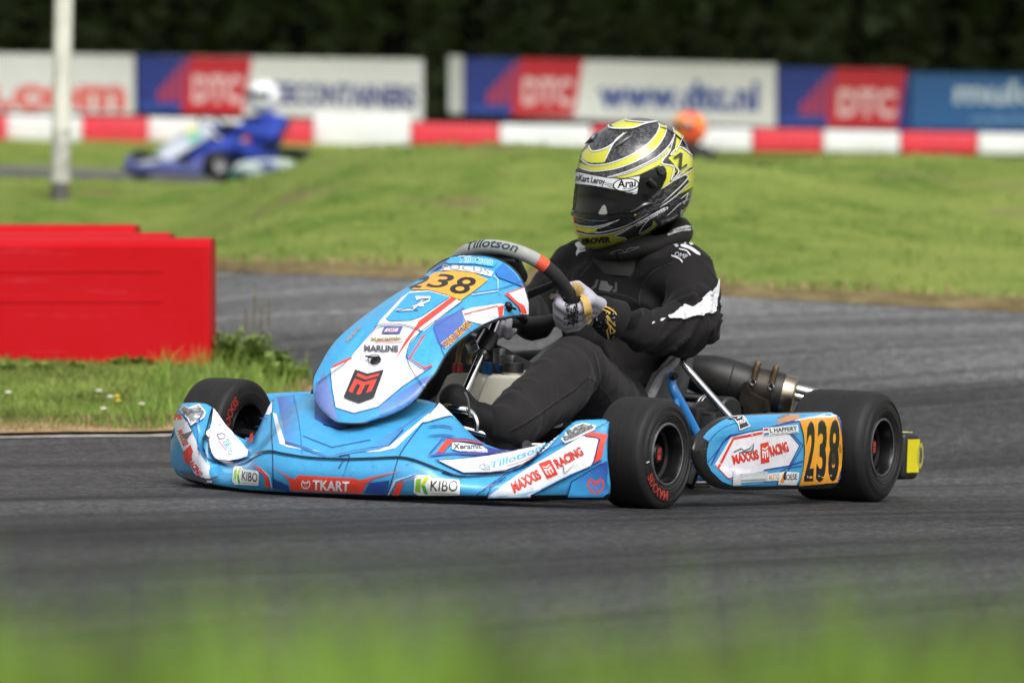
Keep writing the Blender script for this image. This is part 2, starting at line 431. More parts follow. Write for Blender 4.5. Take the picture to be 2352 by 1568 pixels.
    gr = mp(nz(co.outputs['Object'], 75, 3, .7), .38, .64, .28, 1.95)
    gr2 = mp(nz(co.outputs['Object'], 30, 4, .75), .3, .7, .82, 1.18); gr3 = mp(nz(co.outputs['Object'], 9, 5, .75),   .3, .7, .9, 1.1); c = mix(1., c, gr3, 'MULTIPLY')
    cg = t.nodes.new('ShaderNodeVectorMath'); cg.operation = 'MULTIPLY'; t.links.new(cx.outputs[0], cg.inputs[0]); cg.inputs[1].default_value = (1, 6.5, 1)
    gs = mp(nz(cg.outputs[0], 62, 3, .6), .36, .66, .42, 1.65); c = mix(1., c, gs, 'MULTIPLY')
    c = mix(1., c, gr, 'MULTIPLY'); c = mix(1., c, gr2, 'MULTIPLY')
    c = mix(1., c, mp(blot, 0, 1, .94, 1.06), 'MULTIPLY')
    spk = mp(nz(co.outputs['Object'], 110, 2, .5), .68, .74)
    c = mix(spk, c, (.2, .2, .2))
    t.links.new(c, bs.inputs['Base Color']); bs.inputs['Roughness'].default_value = .62; bs.inputs['Specular IOR Level'].default_value = .3
    bp = t.nodes.new('ShaderNodeBump'); bp.inputs['Strength'].default_value = 1.; bp.inputs['Distance'].default_value = .007
    t.links.new(nz(co.outputs['Object'], 75, 5, .75), bp.inputs['Height']); t.links.new(bp.outputs[0], bs.inputs['Normal'])
    return m
ASPHALT = asphalt_mat()

# ---- ground: one sheet out to the horizon
vs_ = np.concatenate([np.linspace(-60, 2.5, 12), np.arange(2.7, 8, .2), np.arange(8, 34, .4), np.arange(34, 75, 1.5), np.linspace(80, 700, 14)])
ws_ = np.concatenate([-np.geomspace(500, 10.5, 12), np.arange(-10, 10.01, .33), np.geomspace(10.5, 500, 12)])
G = [[fromVW(v, w, float(gz(min(v, 90), w))-.008-(.05 if 5.0 < v < 13 else 0)) for w in ws_] for v in vs_]
mb = MB(); mb.grid(G); g = mb.build('ground', GRASS_GROUND, sharp=None); tag(g, kind='structure')

# ---- the track in front and behind the kart, out to the far grass edge
_ex = ((-900, 590), (-300, 603), (490, 622), (940, 637), (1300, 655), (1700, 680), (2352, 716), (2800, 745), (3400, 790))
EDGE = [gp(x, np.interp(x, *zip(*_ex))) for x in np.arange(-900, 3401, 50)]
evw = np.array([VW(p) for p in EDGE])
def vf(w): return float(np.interp(w, evw[:, 1], evw[:, 0]))
WS = np.arange(evw[0, 1], evw[-1, 1], .12)
rows = []
for k in range(71):
    t = k/70; row = []
    for w in WS:
        v = 5.0+(vf(w)-5.0)*t; row.append(fromVW(v, w, float(gz(v, w))))
    rows.append(row)
mb = MB(); mb.grid(rows); o = mb.build('race_track', ASPHALT, sharp=None); la = o.data.attributes.new('lane', 'FLOAT', 'POINT'); la.data.foreach_set('value', np.repeat(np.arange(71)/70, len(WS)).astype(np.float32)); tag(o, kind='structure')
# bare worn soil along the far edge of the asphalt
SOIL = mat('worn_soil', (.16, .125, .06), .95, var=(6, .5), bump=(30, .8, .02), spec=.1)
rng = random.Random(3)
ra = []; rb = []
for w in WS[::2]:
    e = vf(w); n1 = noise.noise(Vector((w*1.3, 0, 0)))*.12; n2 = noise.noise(Vector((w*2.1, 5, 0)))*.35+noise.noise(Vector((w*.7, 9, 0)))*.3
    ra.append((w, e-.06+n1*.3)); rb.append((w, e+max(.05, .13+n2*.6)))
G = [[fromVW(v, w, float(gz(v, w))+(.02+.004*k if k else .004)) for w, v in (zip([q[0] for q in ra], [a[1]*(1-k/4)+b[1]*k/4 for a, b in zip(ra, rb)]))] for k in range(5)]
mb = MB(); mb.grid(G); tag(mb.build('soil_strip', SOIL, sharp=None), kind='structure')

# ---- the second stretch of track far behind on the left
V0f, V1f = VW(gp(200, 412, False))[0], VW(gp(200, 388, False))[0]
G = []
for k in range(5):
    row = []
    for w in np.arange(-14, 9, .6):
        v = V0f+(V1f-V0f)*k/4; row.append(fromVW(v, w, float(gz(v, w))+.008))
    G.append(row)
FAR_ASPH = mat('far_asphalt', (.1, .1, .1), .8, var=(3, .25), bump=(60, .4, .004))
mb = MB(); mb.grid(G); tag(mb.build('far_track', FAR_ASPH, sharp=None), kind='structure')

# ---- grass island on the left with its barrier
ISL = [(-900, 1022), (-300, 1010), (0, 1003), (200, 1000), (400, 996), (600, 965), (690, 925), (722, 893), (690, 868), (600, 815), (490, 800), (200, 790), (-900, 770)]
ip = [gp(x, y) for x, y in ISL]; ivw = np.array([VW(p) for p in ip])
def in_poly(v, w, P):
    n = len(P); c = False; j = n-1
    for i in range(n):
        if (P[i, 1] > w) != (P[j, 1] > w) and v < (P[j, 0]-P[i, 0])*(w-P[i, 1])/(P[j, 1]-P[i, 1]+1e-12)+P[i, 0]: c = not c
        j = i
    return c
outl = cr([np.array(q) for q in ivw], 8, True)
v2 = np.array([(q[1], q[0]) for q in outl]); tri = tessellate_polygon([[Vector((p[0], p[1], 0)) for p in v2]])
v2, f2 = cut2d(v2, [tuple(t) for t in tri], .2)
cent = v2.mean(0)
vv = [fromVW(p[1], p[0], float(gz(p[1], p[0]))+.010) for p in v2]
o = new_mesh('grass_island', vv, f2, [GRASS_GROUND]); tag(o, kind='structure')
# dry bare rim and pale edge line of the island
rim = cr([np.array(VW(gp(x, y))) for x, y in ISL[:8]], 10)
rim_all = rim
for nm, a, b0, mt, dz in (('island_soil_rim', -.02, .34, mat('dry_soil', (.36, .24, .13), .95, var=(9, .45), bump=(40, .8, .02), spec=.1), .014),
                         ('track_edge_line', -.075, -.02, mat('worn_edge_paint', (.42, .4, .38), .8, var=(14, .5)), .004)):
    G = []
    rim = rim_all if dz > .01 else rim_all[:46]
    for k in range(4):
        row = []
        for i, q in enumerate(rim):
            d = rim[min(i+1, len(rim)-1)]-rim[max(i-1, 0)]; d = d/np.linalg.norm(d); n = np.array([d[1], -d[0]])
            if n[0] < 0 and abs(n[0]) > .3: n = -n
            b = (b0 if rim[i][1] < -1.27 else b0*max(.12, 1-(rim[i][1]+1.27)*4)) if dz > .01 else b0; jit = (noise.noise(Vector((q[1]*4, 3*k, 0)))*.12 if k == 3 else noise.noise(Vector((q[1]*5, 0, 0)))*.03)*(2.2 if dz > .01 else .3)
            s_ = a+(b-a)*k/3+jit; p = q+n*s_; row.append(fromVW(p[0], p[1], float(gz(*p))+dz))
        G.append(row)
    mb = MB(); mb.grid(G); tag(mb.build(nm, mt, sharp=None), kind='structure')

# ---- grass blades
def blade_mat(name, c1, c2):
    m = bpy.data.materials.new(name); m.use_nodes = True; t = m.node_tree; b = t.nodes['Principled BSDF']
    a = t.nodes.new('ShaderNodeAttribute'); a.attribute_name = 'print'
    t.links.new(a.outputs['Color'], b.inputs['Base Color']); b.inputs['Roughness'].default_value = .6; b.inputs['Specular IOR Level'].default_value = .25
    return m
BLADE = blade_mat('grass_blade', 0, 0)
def blades(name, pts, hmin, hmax, wid, cols, lean=.5, tuft=1, spread=.02, colf=None, hp=1):
    """pts: list of (v,w,z). one triangle-pair blade each"""
    V = []; Fc = []; Cc = []
    P = np.repeat(np.array(pts, float), tuft, 0); n = len(P)
    P[:, :2] += RNG.normal(0, spread, (n, 2)) if tuft > 1 else 0
    base = CAM[None, :]*[1, 1, 0]+P[:, :1]*FH[None]+P[:, 1:2]*RH[None]; base[:, 2] = P[:, 2]-.004
    h = (hmin+(hmax-hmin)*RNG.uniform(0, 1, n)**hp)*(RNG.uniform(.5, 1, n)); a = RNG.uniform(0, 2*np.pi, n); b = RNG.uniform(0, 2*np.pi, n)
    ln = RNG.uniform(0, lean, n)*h; w = wid*RNG.uniform(.6, 1.4, n)
    sx = np.stack([np.cos(a), np.sin(a), np.zeros(n)], 1); lx = np.stack([np.cos(b)*ln, np.sin(b)*ln, h], 1)
    m1 = base+lx*[.35, .35, .55]; tp = base+lx
    V = np.concatenate([base-sx*w[:, None], base+sx*w[:, None], m1+sx*w[:, None]*.7, m1-sx*w[:, None]*.7, tp], 0)
    I = np.arange(n)
    F = [(i, n+i, 2*n+i, 3*n+i) for i in I]+[(3*n+i, 2*n+i, 4*n+i) for i in I]
    cols = np.array(cols); k = RNG.integers(0, len(cols), n); c = cols[k]*RNG.uniform(.75, 1.25, (n, 1))
    if colf: c = c*np.array([colf(p[0], p[1]) for p in P])[:, None]
    me = bpy.data.meshes.new(name); me.from_pydata(V.tolist(), [], F); me.materials.append(BLADE)
    at_ = me.attributes.new('print', 'FLOAT_COLOR', 'POINT'); cc = np.ones((5*n, 4), np.float32); cc[:, :3] = np.tile(c, (5, 1)); at_.data.foreach_set('color', cc.ravel())
    me.update(); o = bpy.data.objects.new(name, me); S.collection.objects.link(o); tag(o, kind='stuff'); return o
GC = [(.10, .16, .024), (.135, .195, .033), (.175, .235, .048), (.19, .22, .06), (.085, .13, .024)]
DRY = [(.3, .2, .1), (.36, .27, .14), (.22, .16, .07), (.16, .2, .05)]
pts = []
rim = rim_all; rim_np = np.array(rim)
while len(pts) < 30000:
    v = random.uniform(ivw[:, 0].min(), ivw[:, 0].max()); w = random.uniform(-2.8, ivw[:, 1].max())
    if in_poly(v, w, ivw):
        d = np.min(np.hypot(rim_np[:, 0]-v, rim_np[:, 1]-w))
        if d < .1 or random.random() > d*3.2-.1 and random.random() < .8: continue
        if noise.noise(Vector((v*2, w*2, 0))) > .45: continue
        pts.append((v, w, float(gz(v, w))+.012))
tag(blades('island_grass', pts, .014, .032, .0022, GC, .8, colf=lambda v, w: 1+.8*noise.noise(Vector((w*3, v*3, 6)))), 'short mown grass around the red barrier on the left', 'grass')
pts = []
while len(pts) < 2600:
    q = random.choice(rim); s_ = random.uniform(.02, .4); v = q[0]+s_; w = q[1]+random.uniform(-.06, .02)
    if in_poly(v, w, ivw): pts.append((v, w, float(gz(v, w))+.012))
tag(blades('dry_grass', pts, .015, .04, .002, DRY, .9), 'dry yellowed grass along the island edge', 'dry grass')
# far bank
pts = []
while len(pts) < 14000:
    v = 17+28*random.random()**1.3; x = random.uniform(-150, 2500); w = (x-1176)*v/FPX
    if v < vf(w)+.25+.3*noise.noise(Vector((w*2.1, 5, 0))): continue
    wn = x
    if wn < 900 and v > V0f-1: continue
    if noise.noise(Vector((v*.8, w*.8, 3))) > .5: continue
    pts.append((v, w, float(gz(v, w))))
tag(blades('bank_grass', pts, .010, .030, .006, [(.115, .19, .026), (.14, .21, .032), (.165, .235, .04), (.18, .215, .052)], 1.6, colf=lambda v, w: 1.1+.45*noise.noise(Vector((w*.8, v*.42, 4)))+.2*noise.noise(Vector((w*2.2, v*1.1, 8)))), 'rough green grass covering the bank behind the track', 'grass')
pts = [(fv, w, float(gz(fv, w))) for w, fv in ((random.uniform(-1.8, 3.0), 0) for _ in range(2500)) for fv in [vf(w)+random.uniform(0, .6)]]
tag(blades('dry_bank_grass', pts, .02, .07, .005, DRY, .9), 'dry brown grass tufts along the far track edge', 'dry grass')
# near verge, right under the lens
pts = []
hmin_v = .012
while len(pts) < 24000:
    v = random.uniform(1.7, 3.3); x = random.uniform(-400, 2752); w = (x-1176)*v/FPX
    pts.append((v, w, float(gz(v, w))-.008+.012*noise.noise(Vector((w*9, v*3, 1)))+.010*(x-1176)/1176+.014*noise.noise(Vector((w*5, 0, 7)))))
tag(blades('verge_grass', pts, hmin_v, .19, .0024, [(.135, .24, .024), (.165, .27, .03), (.19, .29, .036), (.115, .21, .022)], .6, hp=2.2, colf=lambda v, w: 1+.7*noise.noise(Vector((w*7, v*1.5, 2)))+.25*noise.noise(Vector((w*20, 0, 5)))), 'blurred grass verge nearest the camera', 'grass')

# ---- small flowers in the island
def flower(x, y, white):
    p = gp(x, y); v, w = VW(p); z = float(gz(v, w))
    mb = MB(); mb.tube([(p[0], p[1], z), (p[0], p[1], z+.035)], .001, 5, m=0)
    for k in range(9):
        a = k*2*math.pi/9; mb.ball((p[0]+.0065*math.cos(a), p[1]+.0065*math.sin(a), z+.037), (.0045, .0045, .0025), m=1, n=4)
    mb.ball((p[0], p[1], z+.039), .004, m=2, n=5)
    o = mb.build('daisy' if white else 'buttercup', [mat('stem_green', (.1, .2, .03), .7), mat('petal_white', (.8, .8, .8), .6) if white else mat('petal_yellow', (.8, .6, .02), .5), mat('flower_eye', (.7, .5, .05), .6)])
    return o
for (x, y, wh, lab) in ((226, 924, 1, 'largest white daisy in the grass below the barrier'), (324, 955, 1, 'white daisy in the grass nearest the blue front bumper'),
                        (237, 966, 1, 'white daisy lowest in the grass near the soil rim'), (18, 928, 1, 'white daisy at the far left edge of the grass'),
                        (252, 938, 1, 'small white daisy beside the yellow buttercups'), (268, 937, 0, 'upper yellow buttercup of the pair in the grass'), (270, 947, 0, 'lower yellow buttercup of the pair in the grass')):
    tag(flower(x, y, wh), lab, 'flower', 'small flowers in the island grass')

# ---- dark wood behind everything
BARK = mat('bark', (.012, .011, .009), .9, var=(4, .4), bump=(20, .8, .02))
LEAFM = mat('dark_leaf', (.14, .18, .085), .7, var=(.35, .8), spec=.1)
V = []; Fq = []
def leaf(c, s_):
    a = random.uniform(0, 2*math.pi); e = random.uniform(-1.0, 1.0); r_ = np.array([math.cos(a), math.sin(a), 0]); n_ = np.array([-math.sin(a)*math.sin(e), math.cos(a)*math.sin(e), math.cos(e)])
    k = len(V); V.extend([c-r_*s_, c+n_*s_*.45, c+r_*s_, c-n_*s_*.45]); Fq.append((k, k+1, k+2, k+3))
for _ in range(52000):
    v = random.uniform(67.5, 78); w = random.uniform(-13, 13); base = float(gz(v, w)); z = base+9*random.random()**.9
    if noise.noise(Vector((w*.5, v*.4, z*.5))) < -.33: continue
    leaf(fromVW(v, w, z), random.uniform(.12, .26))
for _ in range(26000):                                    # the wood goes on to both sides of the picture
    v = random.uniform(66, 80); w = random.choice((-1, 1))*random.uniform(12, 42); leaf(fromVW(v, w, float(gz(v, w))+9*random.random()), random.uniform(.2, .4))
for _ in range(16000):                                   # unseen canopy added forward over the boards, above the picture, to shade the wood
    v = random.uniform(61.5, 68); w = random.uniform(-14, 14); leaf(fromVW(v, w, random.uniform(4.75, 8.5)), random.uniform(.2, .34))
nl = len(Fq)
mb = MB(); mb.v = [tuple(p) for p in V]; mb.f = Fq; mb.m = [0]*nl
for w in np.arange(-12, 12.1, 1.25):
    ww = w+random.uniform(-.4, .4); v = random.uniform(68, 72); b = float(gz(v, ww)); r0 = random.uniform(.1, .2)
    mb.tube([fromVW(v, ww, b-.2), fromVW(v+.1, ww+.1, b+3), fromVW(v, ww+random.uniform(-.5, .5), b+9)], [r0, r0*.75, r0*.3], 8, m=1)
mb.grid([[fromVW(80+.6*math.sin(i*1.3), w, float(gz(80, 0))-.3+z) for i, w in enumerate(np.arange(-44, 44.1, 2))] for z in (0, 3, 6, 9.5)], m=0)
o = mb.build('woodland', [LEAFM, BARK], smooth=False, fix=False); tag(o, 'dark wood of close trees behind the advertising boards', 'woodland', kind='stuff')

# ---- white post
def vert_between(x0, y0, x1, y1, v): return atV(x0, y0, v), atV(x1, y1, v)
p0 = gp(138, 456); vp = (p0-CAM)@FW; top = atV(151, -260, vp)
mb = MB(); mb.tube([p0-(top-p0)*.03, p0+(top-p0)*.05], .052, 18, m=1); mb.tube([p0+(top-p0)*.05, p0+(top-p0)*.22], .0525, 18, m=2); mb.tube([p0+(top-p0)*.22, top], .053, 18, m=0)
o = mb.build('post', [mat('post_paint', (.62, .6, .55), .6, var=(5, .2)), mat('post_base_dirt', (.09, .085, .075), .8, var=(9, .4)), mat('post_weathered', (.42, .41, .38), .7, var=(12, .45))])
tag(o, 'tall slim white post with a stained foot standing in the grass', 'post')

# ---- red plastic barriers
RP = mat('red_plastic', 'b4060f', .5, var=(2.2, .07), col2='b8101c', bump=(5, .08, .01), spec=.12)
grime(RP, (.6, .6, 5), .5, .58, .75, 4, light=(.52, .05, .075)); grime(RP, (1, 1, 1), .5, .64, .74, 9, light=(.25, .03, .03))
RPF = mat('red_plastic_scuffed', 'c82a3a', .6, var=(6, .12))
def barrier(name, xr, ytop, ybot, v, length, label, yaw=0., depth=.34):
    """long moulded barrier whose right end face edge is at pixel xr; runs to the left"""
    B = atV(xr, ybot, v); T = atV(xr, ytop, v); H = (T-B)@UP; R = empty(name, tuple(B))
    ex = -RT*1.0; ex = ex*math.cos(yaw)+FH*math.sin(yaw); ex[2] = -RT[2]; ey = FH; ez = UP
    # cross-section (depth, height): flared foot, flat side with a sunk panel, rounded lip on top
    def P(x, y, z): return B+ex*x+ey*y+ez*z
    prof = [(0, 0), (.0, H*.93), (.014, H*.955), (.045, H*.985), (.11, H), (depth-.05, H), (depth-.02, H*.995), (depth, H*.93), (depth, 0)]
    xs = [.002, .006, .012]+list(np.linspace(.03, length-.06, 24))+[length-.012, length]
    mb = MB()
    ins = [min(1, x/.012) for x in xs]
    mb.grid([[P(x, y+(.006*(1-i) if y < depth/2 else -.006*(1-i)), z-(.004*(1-i) if z > H*.9 else 0)) for y, z in prof] for x, i in zip(xs, ins)])
    mb.add([P(xs[0], y+(.006 if y < depth/2 else -.006), z-(.004 if z > H*.9 else 0)) for y, z in prof], [tuple(range(len(prof)))])
    mb.add([P(xs[-1], y, z) for y, z in prof], [tuple(range(len(prof)))])
    o = mb.build('body', RP, R)
    o.data.transform(Matrix.Translation(-Vector(B)))
    # raised mouldings round a long panel on the face
    mb = MB()
    for z0, z1, x0, x1 in ((H*.74, H*.75, .16, length-.1), (H*.515, H*.535, .16, length-.1)):
        q = [P(x0, 0, z0), P(x1, 0, z0), P(x1, 0, z1), P(x0, 0, z1)]
        mb.prism(q, -FH*.0028)
    o = mb.build('moulding', RP, R); o.data.transform(Matrix.Translation(-Vector(B)))
    tag(R, label, 'barrier', 'red plastic track barriers'); return R
pb = gp(484, 848); vb = (pb-CAM)@FW
barrier('barrier', 484, 545, 852, vb, 1.6, 'long red plastic barrier in front, with a sunk panel and its foot in the grass')
barrier('barrier', 388, 533, 826, vb+.42, 1.2, 'red barrier whose corner shows just above the front barrier')
barrier('barrier', 309, 514, 820, vb+.9, 1.3, 'red barrier standing highest at the back of the stack')

# ---- leafy weeds by the barrier end
WEED = [(.14, .24, .035), (.18, .28, .045), (.23, .33, .065), (.28, .36, .085)]
def weed(name, x, y, h, n, label, wide=.5):
    p = gp(x, y); v, w = VW(p); z = float(gz(v, w)); V = []; Fq = []; cc = []
    for k in range(n):
        a = random.uniform(0, 2*math.pi); l = random.uniform(.2, 1)*h; rr = wide*h*random.random()**.7
        st = np.array([p[0], p[1], z]); tp = st+np.array([math.cos(a)*rr, math.sin(a)*rr, l])
        sd = np.array([-math.sin(a), math.cos(a), 0])*.0012; b = len(V); V += [st-sd, st+sd, tp]; Fq.append((b, b+1, b+2)); cc += [WEED[0]]*3
        for q in range(9):
            t = random.uniform(.15, 1); c = st+(tp-st)*t; a2 = random.uniform(0, 6.28); d = np.array([math.cos(a2), math.sin(a2), random.uniform(-.2, .7)])*random.uniform(.012, .03)
            s2 = np.array([-math.sin(a2), math.cos(a2), 0])*random.uniform(.004, .009); b = len(V); V += [c, c+d*.5+s2, c+d, c+d*.5-s2]; Fq.append((b, b+1, b+2, b+3)); cc += [random.choice(WEED)]*4
    o = new_mesh(name, V, Fq, [BLADE], None, False)
    a_ = o.data.attributes.new('print', 'FLOAT_COLOR', 'POINT'); a_.data.foreach_set('color', np.array([(*c, 1) for c in cc], np.float32).ravel())
    return tag(o, label, 'plant', 'weeds at the barrier end')
weed('weed', 525, 838, .12, 110, 'low leafy weed touching the end of the red barrier', .55)
weed('weed', 585, 850, .12, 130, 'tallest bushy weed standing right of the red barrier', .5)
weed('weed', 640, 868, .09, 160, 'bushy weed at the tip of the grass island, beside the asphalt', .6)
weed('weed', 672, 884, .07, 90, 'lowest weed at the pointed tip of the island', .9)
for i, (x, y, h) in enumerate(((90, 852, .05), (280, 842, .055), (180, 850, .04), (330, 842, .06), (420, 838, .05), (20, 856, .04))):
    weed('grass_tuft', x, y, h*.55, 40, ['tuft against the barrier foot, second from the left edge', 'tuft against the barrier foot under its middle', 'tuft below the left half of the barrier panel', 'dense dark tuft right of the middle of the barrier foot', 'tuft below the right end of the front barrier', 'tuft at the left edge of the picture under the barrier'][i], 1.6)
pts = []
while len(pts) < 1500:
    v = random.uniform(ivw[:, 0].min(), ivw[:, 0].max()); w = random.uniform(-1.15, -.6)
    if in_poly(v, w, ivw): pts.append((v, w, float(gz(v, w))+.01))
tag(blades('tall_grass', pts, .05, .12, .0022, [(.16, .25, .04), (.2, .29, .06), (.13, .21, .03)], .8), 'longer wispy grass growing among the weeds by the barrier end', 'grass')
# thin dead stalks
for i, (x, y, x2, y2) in enumerate(((572, 840, 588, 655), (590, 845, 602, 700), (560, 838, 566, 705), (610, 850, 618, 690))):
    p = gp(x, y); vv_ = (p-CAM)@FW; t_ = atV(x2, y2, vv_)
    mb = MB(); mb.tube([p, p+(t_-p)*.5+RH*.01, t_], [.0025, .002, .0012], 6)
    for k in range(10):
        q = p+(t_-p)*random.uniform(.5, 1); mb.ball(q, (.004, .004, .008), n=4)
    tag(mb.build('dead_stalk', mat('dead_stalk', (.13, .12, .07), .9)), ['tallest dead stalk rising from the weeds', 'dead stalk bending right of the tallest one', 'dead stalk nearest the red barrier', 'rightmost dead stalk in the weeds'][i], 'stalk', 'dead stalks in the weeds')

# ---- red and white kerb blocks along the far track
BW = mat('block_white', (.68, .69, .7), .55, var=(1.6, .12)); BR = mat('block_red', (.62, .03, .05), .5, var=(1.6, .12))
def block(x0, x1, yt0, yt1, yb0, yb1, v, red, label, grp='red and white barrier blocks', dep=.4):
    v = min((gp((x0+x1)/2, (yb0+yb1)/2-6, False)-CAM)@FW, 57.5)
    A = [atV(x0, yb0, v), atV(x1, yb1, v), atV(x1, yt1, v), atV(x0, yt0, v)]
    c = (A[0]+A[1])/2; bm = bmesh.new(); e = FH*dep
    vs = [bm.verts.new(Vector(p-c)) for p in A]+[bm.verts.new(Vector(p-c+e)) for p in A]
    for q in ((0, 1, 2, 3), (7, 6, 5, 4), (0, 4, 5, 1), (1, 5, 6, 2), (2, 6, 7, 3), (3, 7, 4, 0)): bm.faces.new([vs[i] for i in q])
    bmesh.ops.recalc_face_normals(bm, faces=bm.faces)
    bmesh.ops.bevel(bm, geom=list(bm.edges), offset=.022, segments=3, affect='EDGES', profile=.5)
    me = bpy.data.meshes.new('barrier_block'); bm.to_mesh(me); bm.free(); me.materials.append(BR if red else BW)
    me.polygons.foreach_set('use_smooth', np.full(len(me.polygons), True, bool))
    o = bpy.data.objects.new('barrier_block', me); o.location = c; S.collection.objects.link(o); auto_sharp(o, 50); return tag(o, label, 'barrier block', grp)
VB = 47.
TOP = lambda x: 264+(x-0)*.0185; BOT = lambda x: 318+(x)*.0135
for x0, x1, red, lab in ((-150, 12, 1, 'red barrier block cut off by the left picture edge'), (12, 186, 0, 'white barrier block behind the tall post'),
                         (186, 338, 1, 'red barrier block right of the post, below the blue board'), (338, 560, 0, 'white barrier block behind the far kart'),
                         (560, 718, 1, 'red barrier block behind the far white helmet'), (942, 1146, 1, 'red barrier block below the gap between the boards'),
                         (1146, 1360, 0, 'white barrier block left of the yellow helmet'), (1360, 1520, 1, 'red barrier block mostly hidden by the yellow helmet'),
                         (1520, 1728, 0, 'white barrier block behind the orange helmet'), (1728, 1890, 1, 'red barrier block below the second blue board panel'),
                         (1890, 2068, 0, 'white barrier block below the right red board panel'), (2068, 2246, 1, 'red barrier block below the left end of the teal blue board'),
                         (2246, 2460, 0, 'white barrier block at the right picture edge')):
    block(x0+1.5, x1-1.5, TOP(x0), TOP(x1), BOT(x0)+6, BOT(x1)+6, VB, red, lab)
block(720, 942, 258, 263, 336, 336, VB-.5, 0, 'taller pale block standing before the gap in the boards', dep=.5)

# ---- advertising boards
BD = 64.
def flatm(name, c, r=.45): return mat(name, c, r, var=(1.1, .06))
class Board:
    def __init__(s, name, x0, x1, yt0, yt1, yb0, yb1, col, label, v=BD):
        s.v = v; s.c = (atV(x0, yb0, v)+atV(x1, yb1, v))/2; s.R = empty(name, tuple(s.c)); tag(s.R, label, 'advertising board', 'advertising boards')
        s.q = [(x0, yt0), (x1, yt1), (x1, yb1), (x0, yb0)]
        s.panel('panel', [(x0, yt0), (x1, yt1), (x1, yb1), (x0, yb0)], col, .05, 0.)
        for x in (x0+12, x1-12):
            mb = MB(); y = np.interp(x, [x0, x1], [yb0, yb1]); a = atV(x, y+14, v+.15); b = atV(x, y-100, v+.15); mb.tube([a-s.c, b-s.c], .03, 8)
            mb.build('support', flatm('board_support', (.08, .08, .08)), s.R)
    def panel(s, name, pts, col, th=.004, lift=.004, m=None):
        mb = MB(); P = [atV(x, y, s.v-lift/1.0)-s.c for x, y in pts]
        mb.prism(P, FH*th); return mb.build(name, m or flatm('board_'+str(col), col), s.R, smooth=False)
    def text(s, name, body, a, b, h, col, bold=.02, lift=.012, shear=0.):
        v, f = text_shape(body, bold, 1, shear); lo, hi = v.min(0), v.max(0); a = np.array(a, float); b = np.array(b, float); d = b-a; n = np.array([d[1], -d[0]])/np.linalg.norm(d)
        p = a+np.outer((v[:, 0]-lo[0])/(hi[0]-lo[0]), d)+np.outer(v[:, 1]/.7*h, n)
        return new_mesh(name, [atV(x, y, s.v-lift)-s.c for x, y in p], f, [flatm('board_'+str(col), col)], None, False, s.R)
WB = 'e9e9e8'; NB = '1a2a78'; DBL = '123088'; CR_ = 'cc1626'
b = Board('advertising_board', -420, 308, 117, 127, 250, 262, WB, 'white board with large red web address ending, behind the post')
b.text('lettering', 's.com', (-60, 247), (290, 250), 74, 'e8746c', .05)
def dtc_parts(b, x0, x1, x2, yt, yb, sl=.018):
    yy = lambda x, y: y+(x-x0)*sl
    b.panel('blue_panel', [(x0, yy(x0, yt)), (x1, yy(x1, yt)), (x1-22, yy(x1, yb)), (x0, yy(x0, yb))], DBL)
    b.panel('red_panel', [(x1, yy(x1, yt)), (x2, yy(x2, yt)), (x2-22, yy(x2, yb)), (x1-22, yy(x1, yb))], CR_)
    w = x1-x0
    for k in range(4):                                   # a stepped red figure rising towards the red panel
        h = (yb-yt)*(.25+.16*k); xx = x0+w*(.42+.14*k); b.panel('red_step', [(xx, yy(xx, yb-26-h)), (xx+w*.1, yy(xx, yb-26-h)), (xx+w*.1-5, yy(xx, yb-26)), (xx-5, yy(xx, yb-26))], 'b8324e', lift=.010)
    b.panel('pale_line', [(x0+6, yy(x0, yb-16)), (x1-24, yy(x1, yb-16)), (x1-24, yy(x1, yb-9)), (x0+6, yy(x0, yb-9))], '3a5cb8', lift=.010)
    b.text('lettering', 'DTC', (x1+4, yy(x1, yb-28)), (x2-24, yy(x2, yb-28)), 58, 'ecc6c8', .045)
b = Board('advertising_board', 314, 972, 128, 137, 255, 278, WB, 'board with blue and red panels and dark blue lettering, behind the far white helmet')
dtc_parts(b, 314, 438, 580, 128, 258)
b.text('lettering', 'ZEECONTAINERS', (596, 236), (956, 246), 46, '2c3c84', .04)
b = Board('advertising_board', 1030, 1064, 128, 129, 260, 261, 'c6c8c8', 'narrow pale board end standing alone beside the gap')
b = Board('advertising_board', 1068, 1782, 133, 148, 262, 292, WB, 'board with blue and red panels and a white web address, behind the yellow helmet')
dtc_parts(b, 1068, 1196, 1340, 133, 264)
b.text('lettering', 'www.dtc.nl', (1374, 245), (1742, 252), 62, '2c4a9c', .04)
b = Board('advertising_board', 1786, 2086, 155, 163, 288, 298, DBL, 'board of one blue and one red panel, left of the teal blue board')
dtc_parts(b, 1786, 1920, 2082, 155, 290)
b = Board('advertising_board', 2092, 2700, 168, 178, 296, 306, '1d5f9e', 'plain teal blue board with pale lettering at the right picture edge')
b.text('lettering', 'mulder', (2192, 236), (2480, 240), 52, 'c8d8e6', .03)
b.text('lettering', 'onderhoud', (2230, 282), (2420, 286), 22, '6c9cc4', .02)
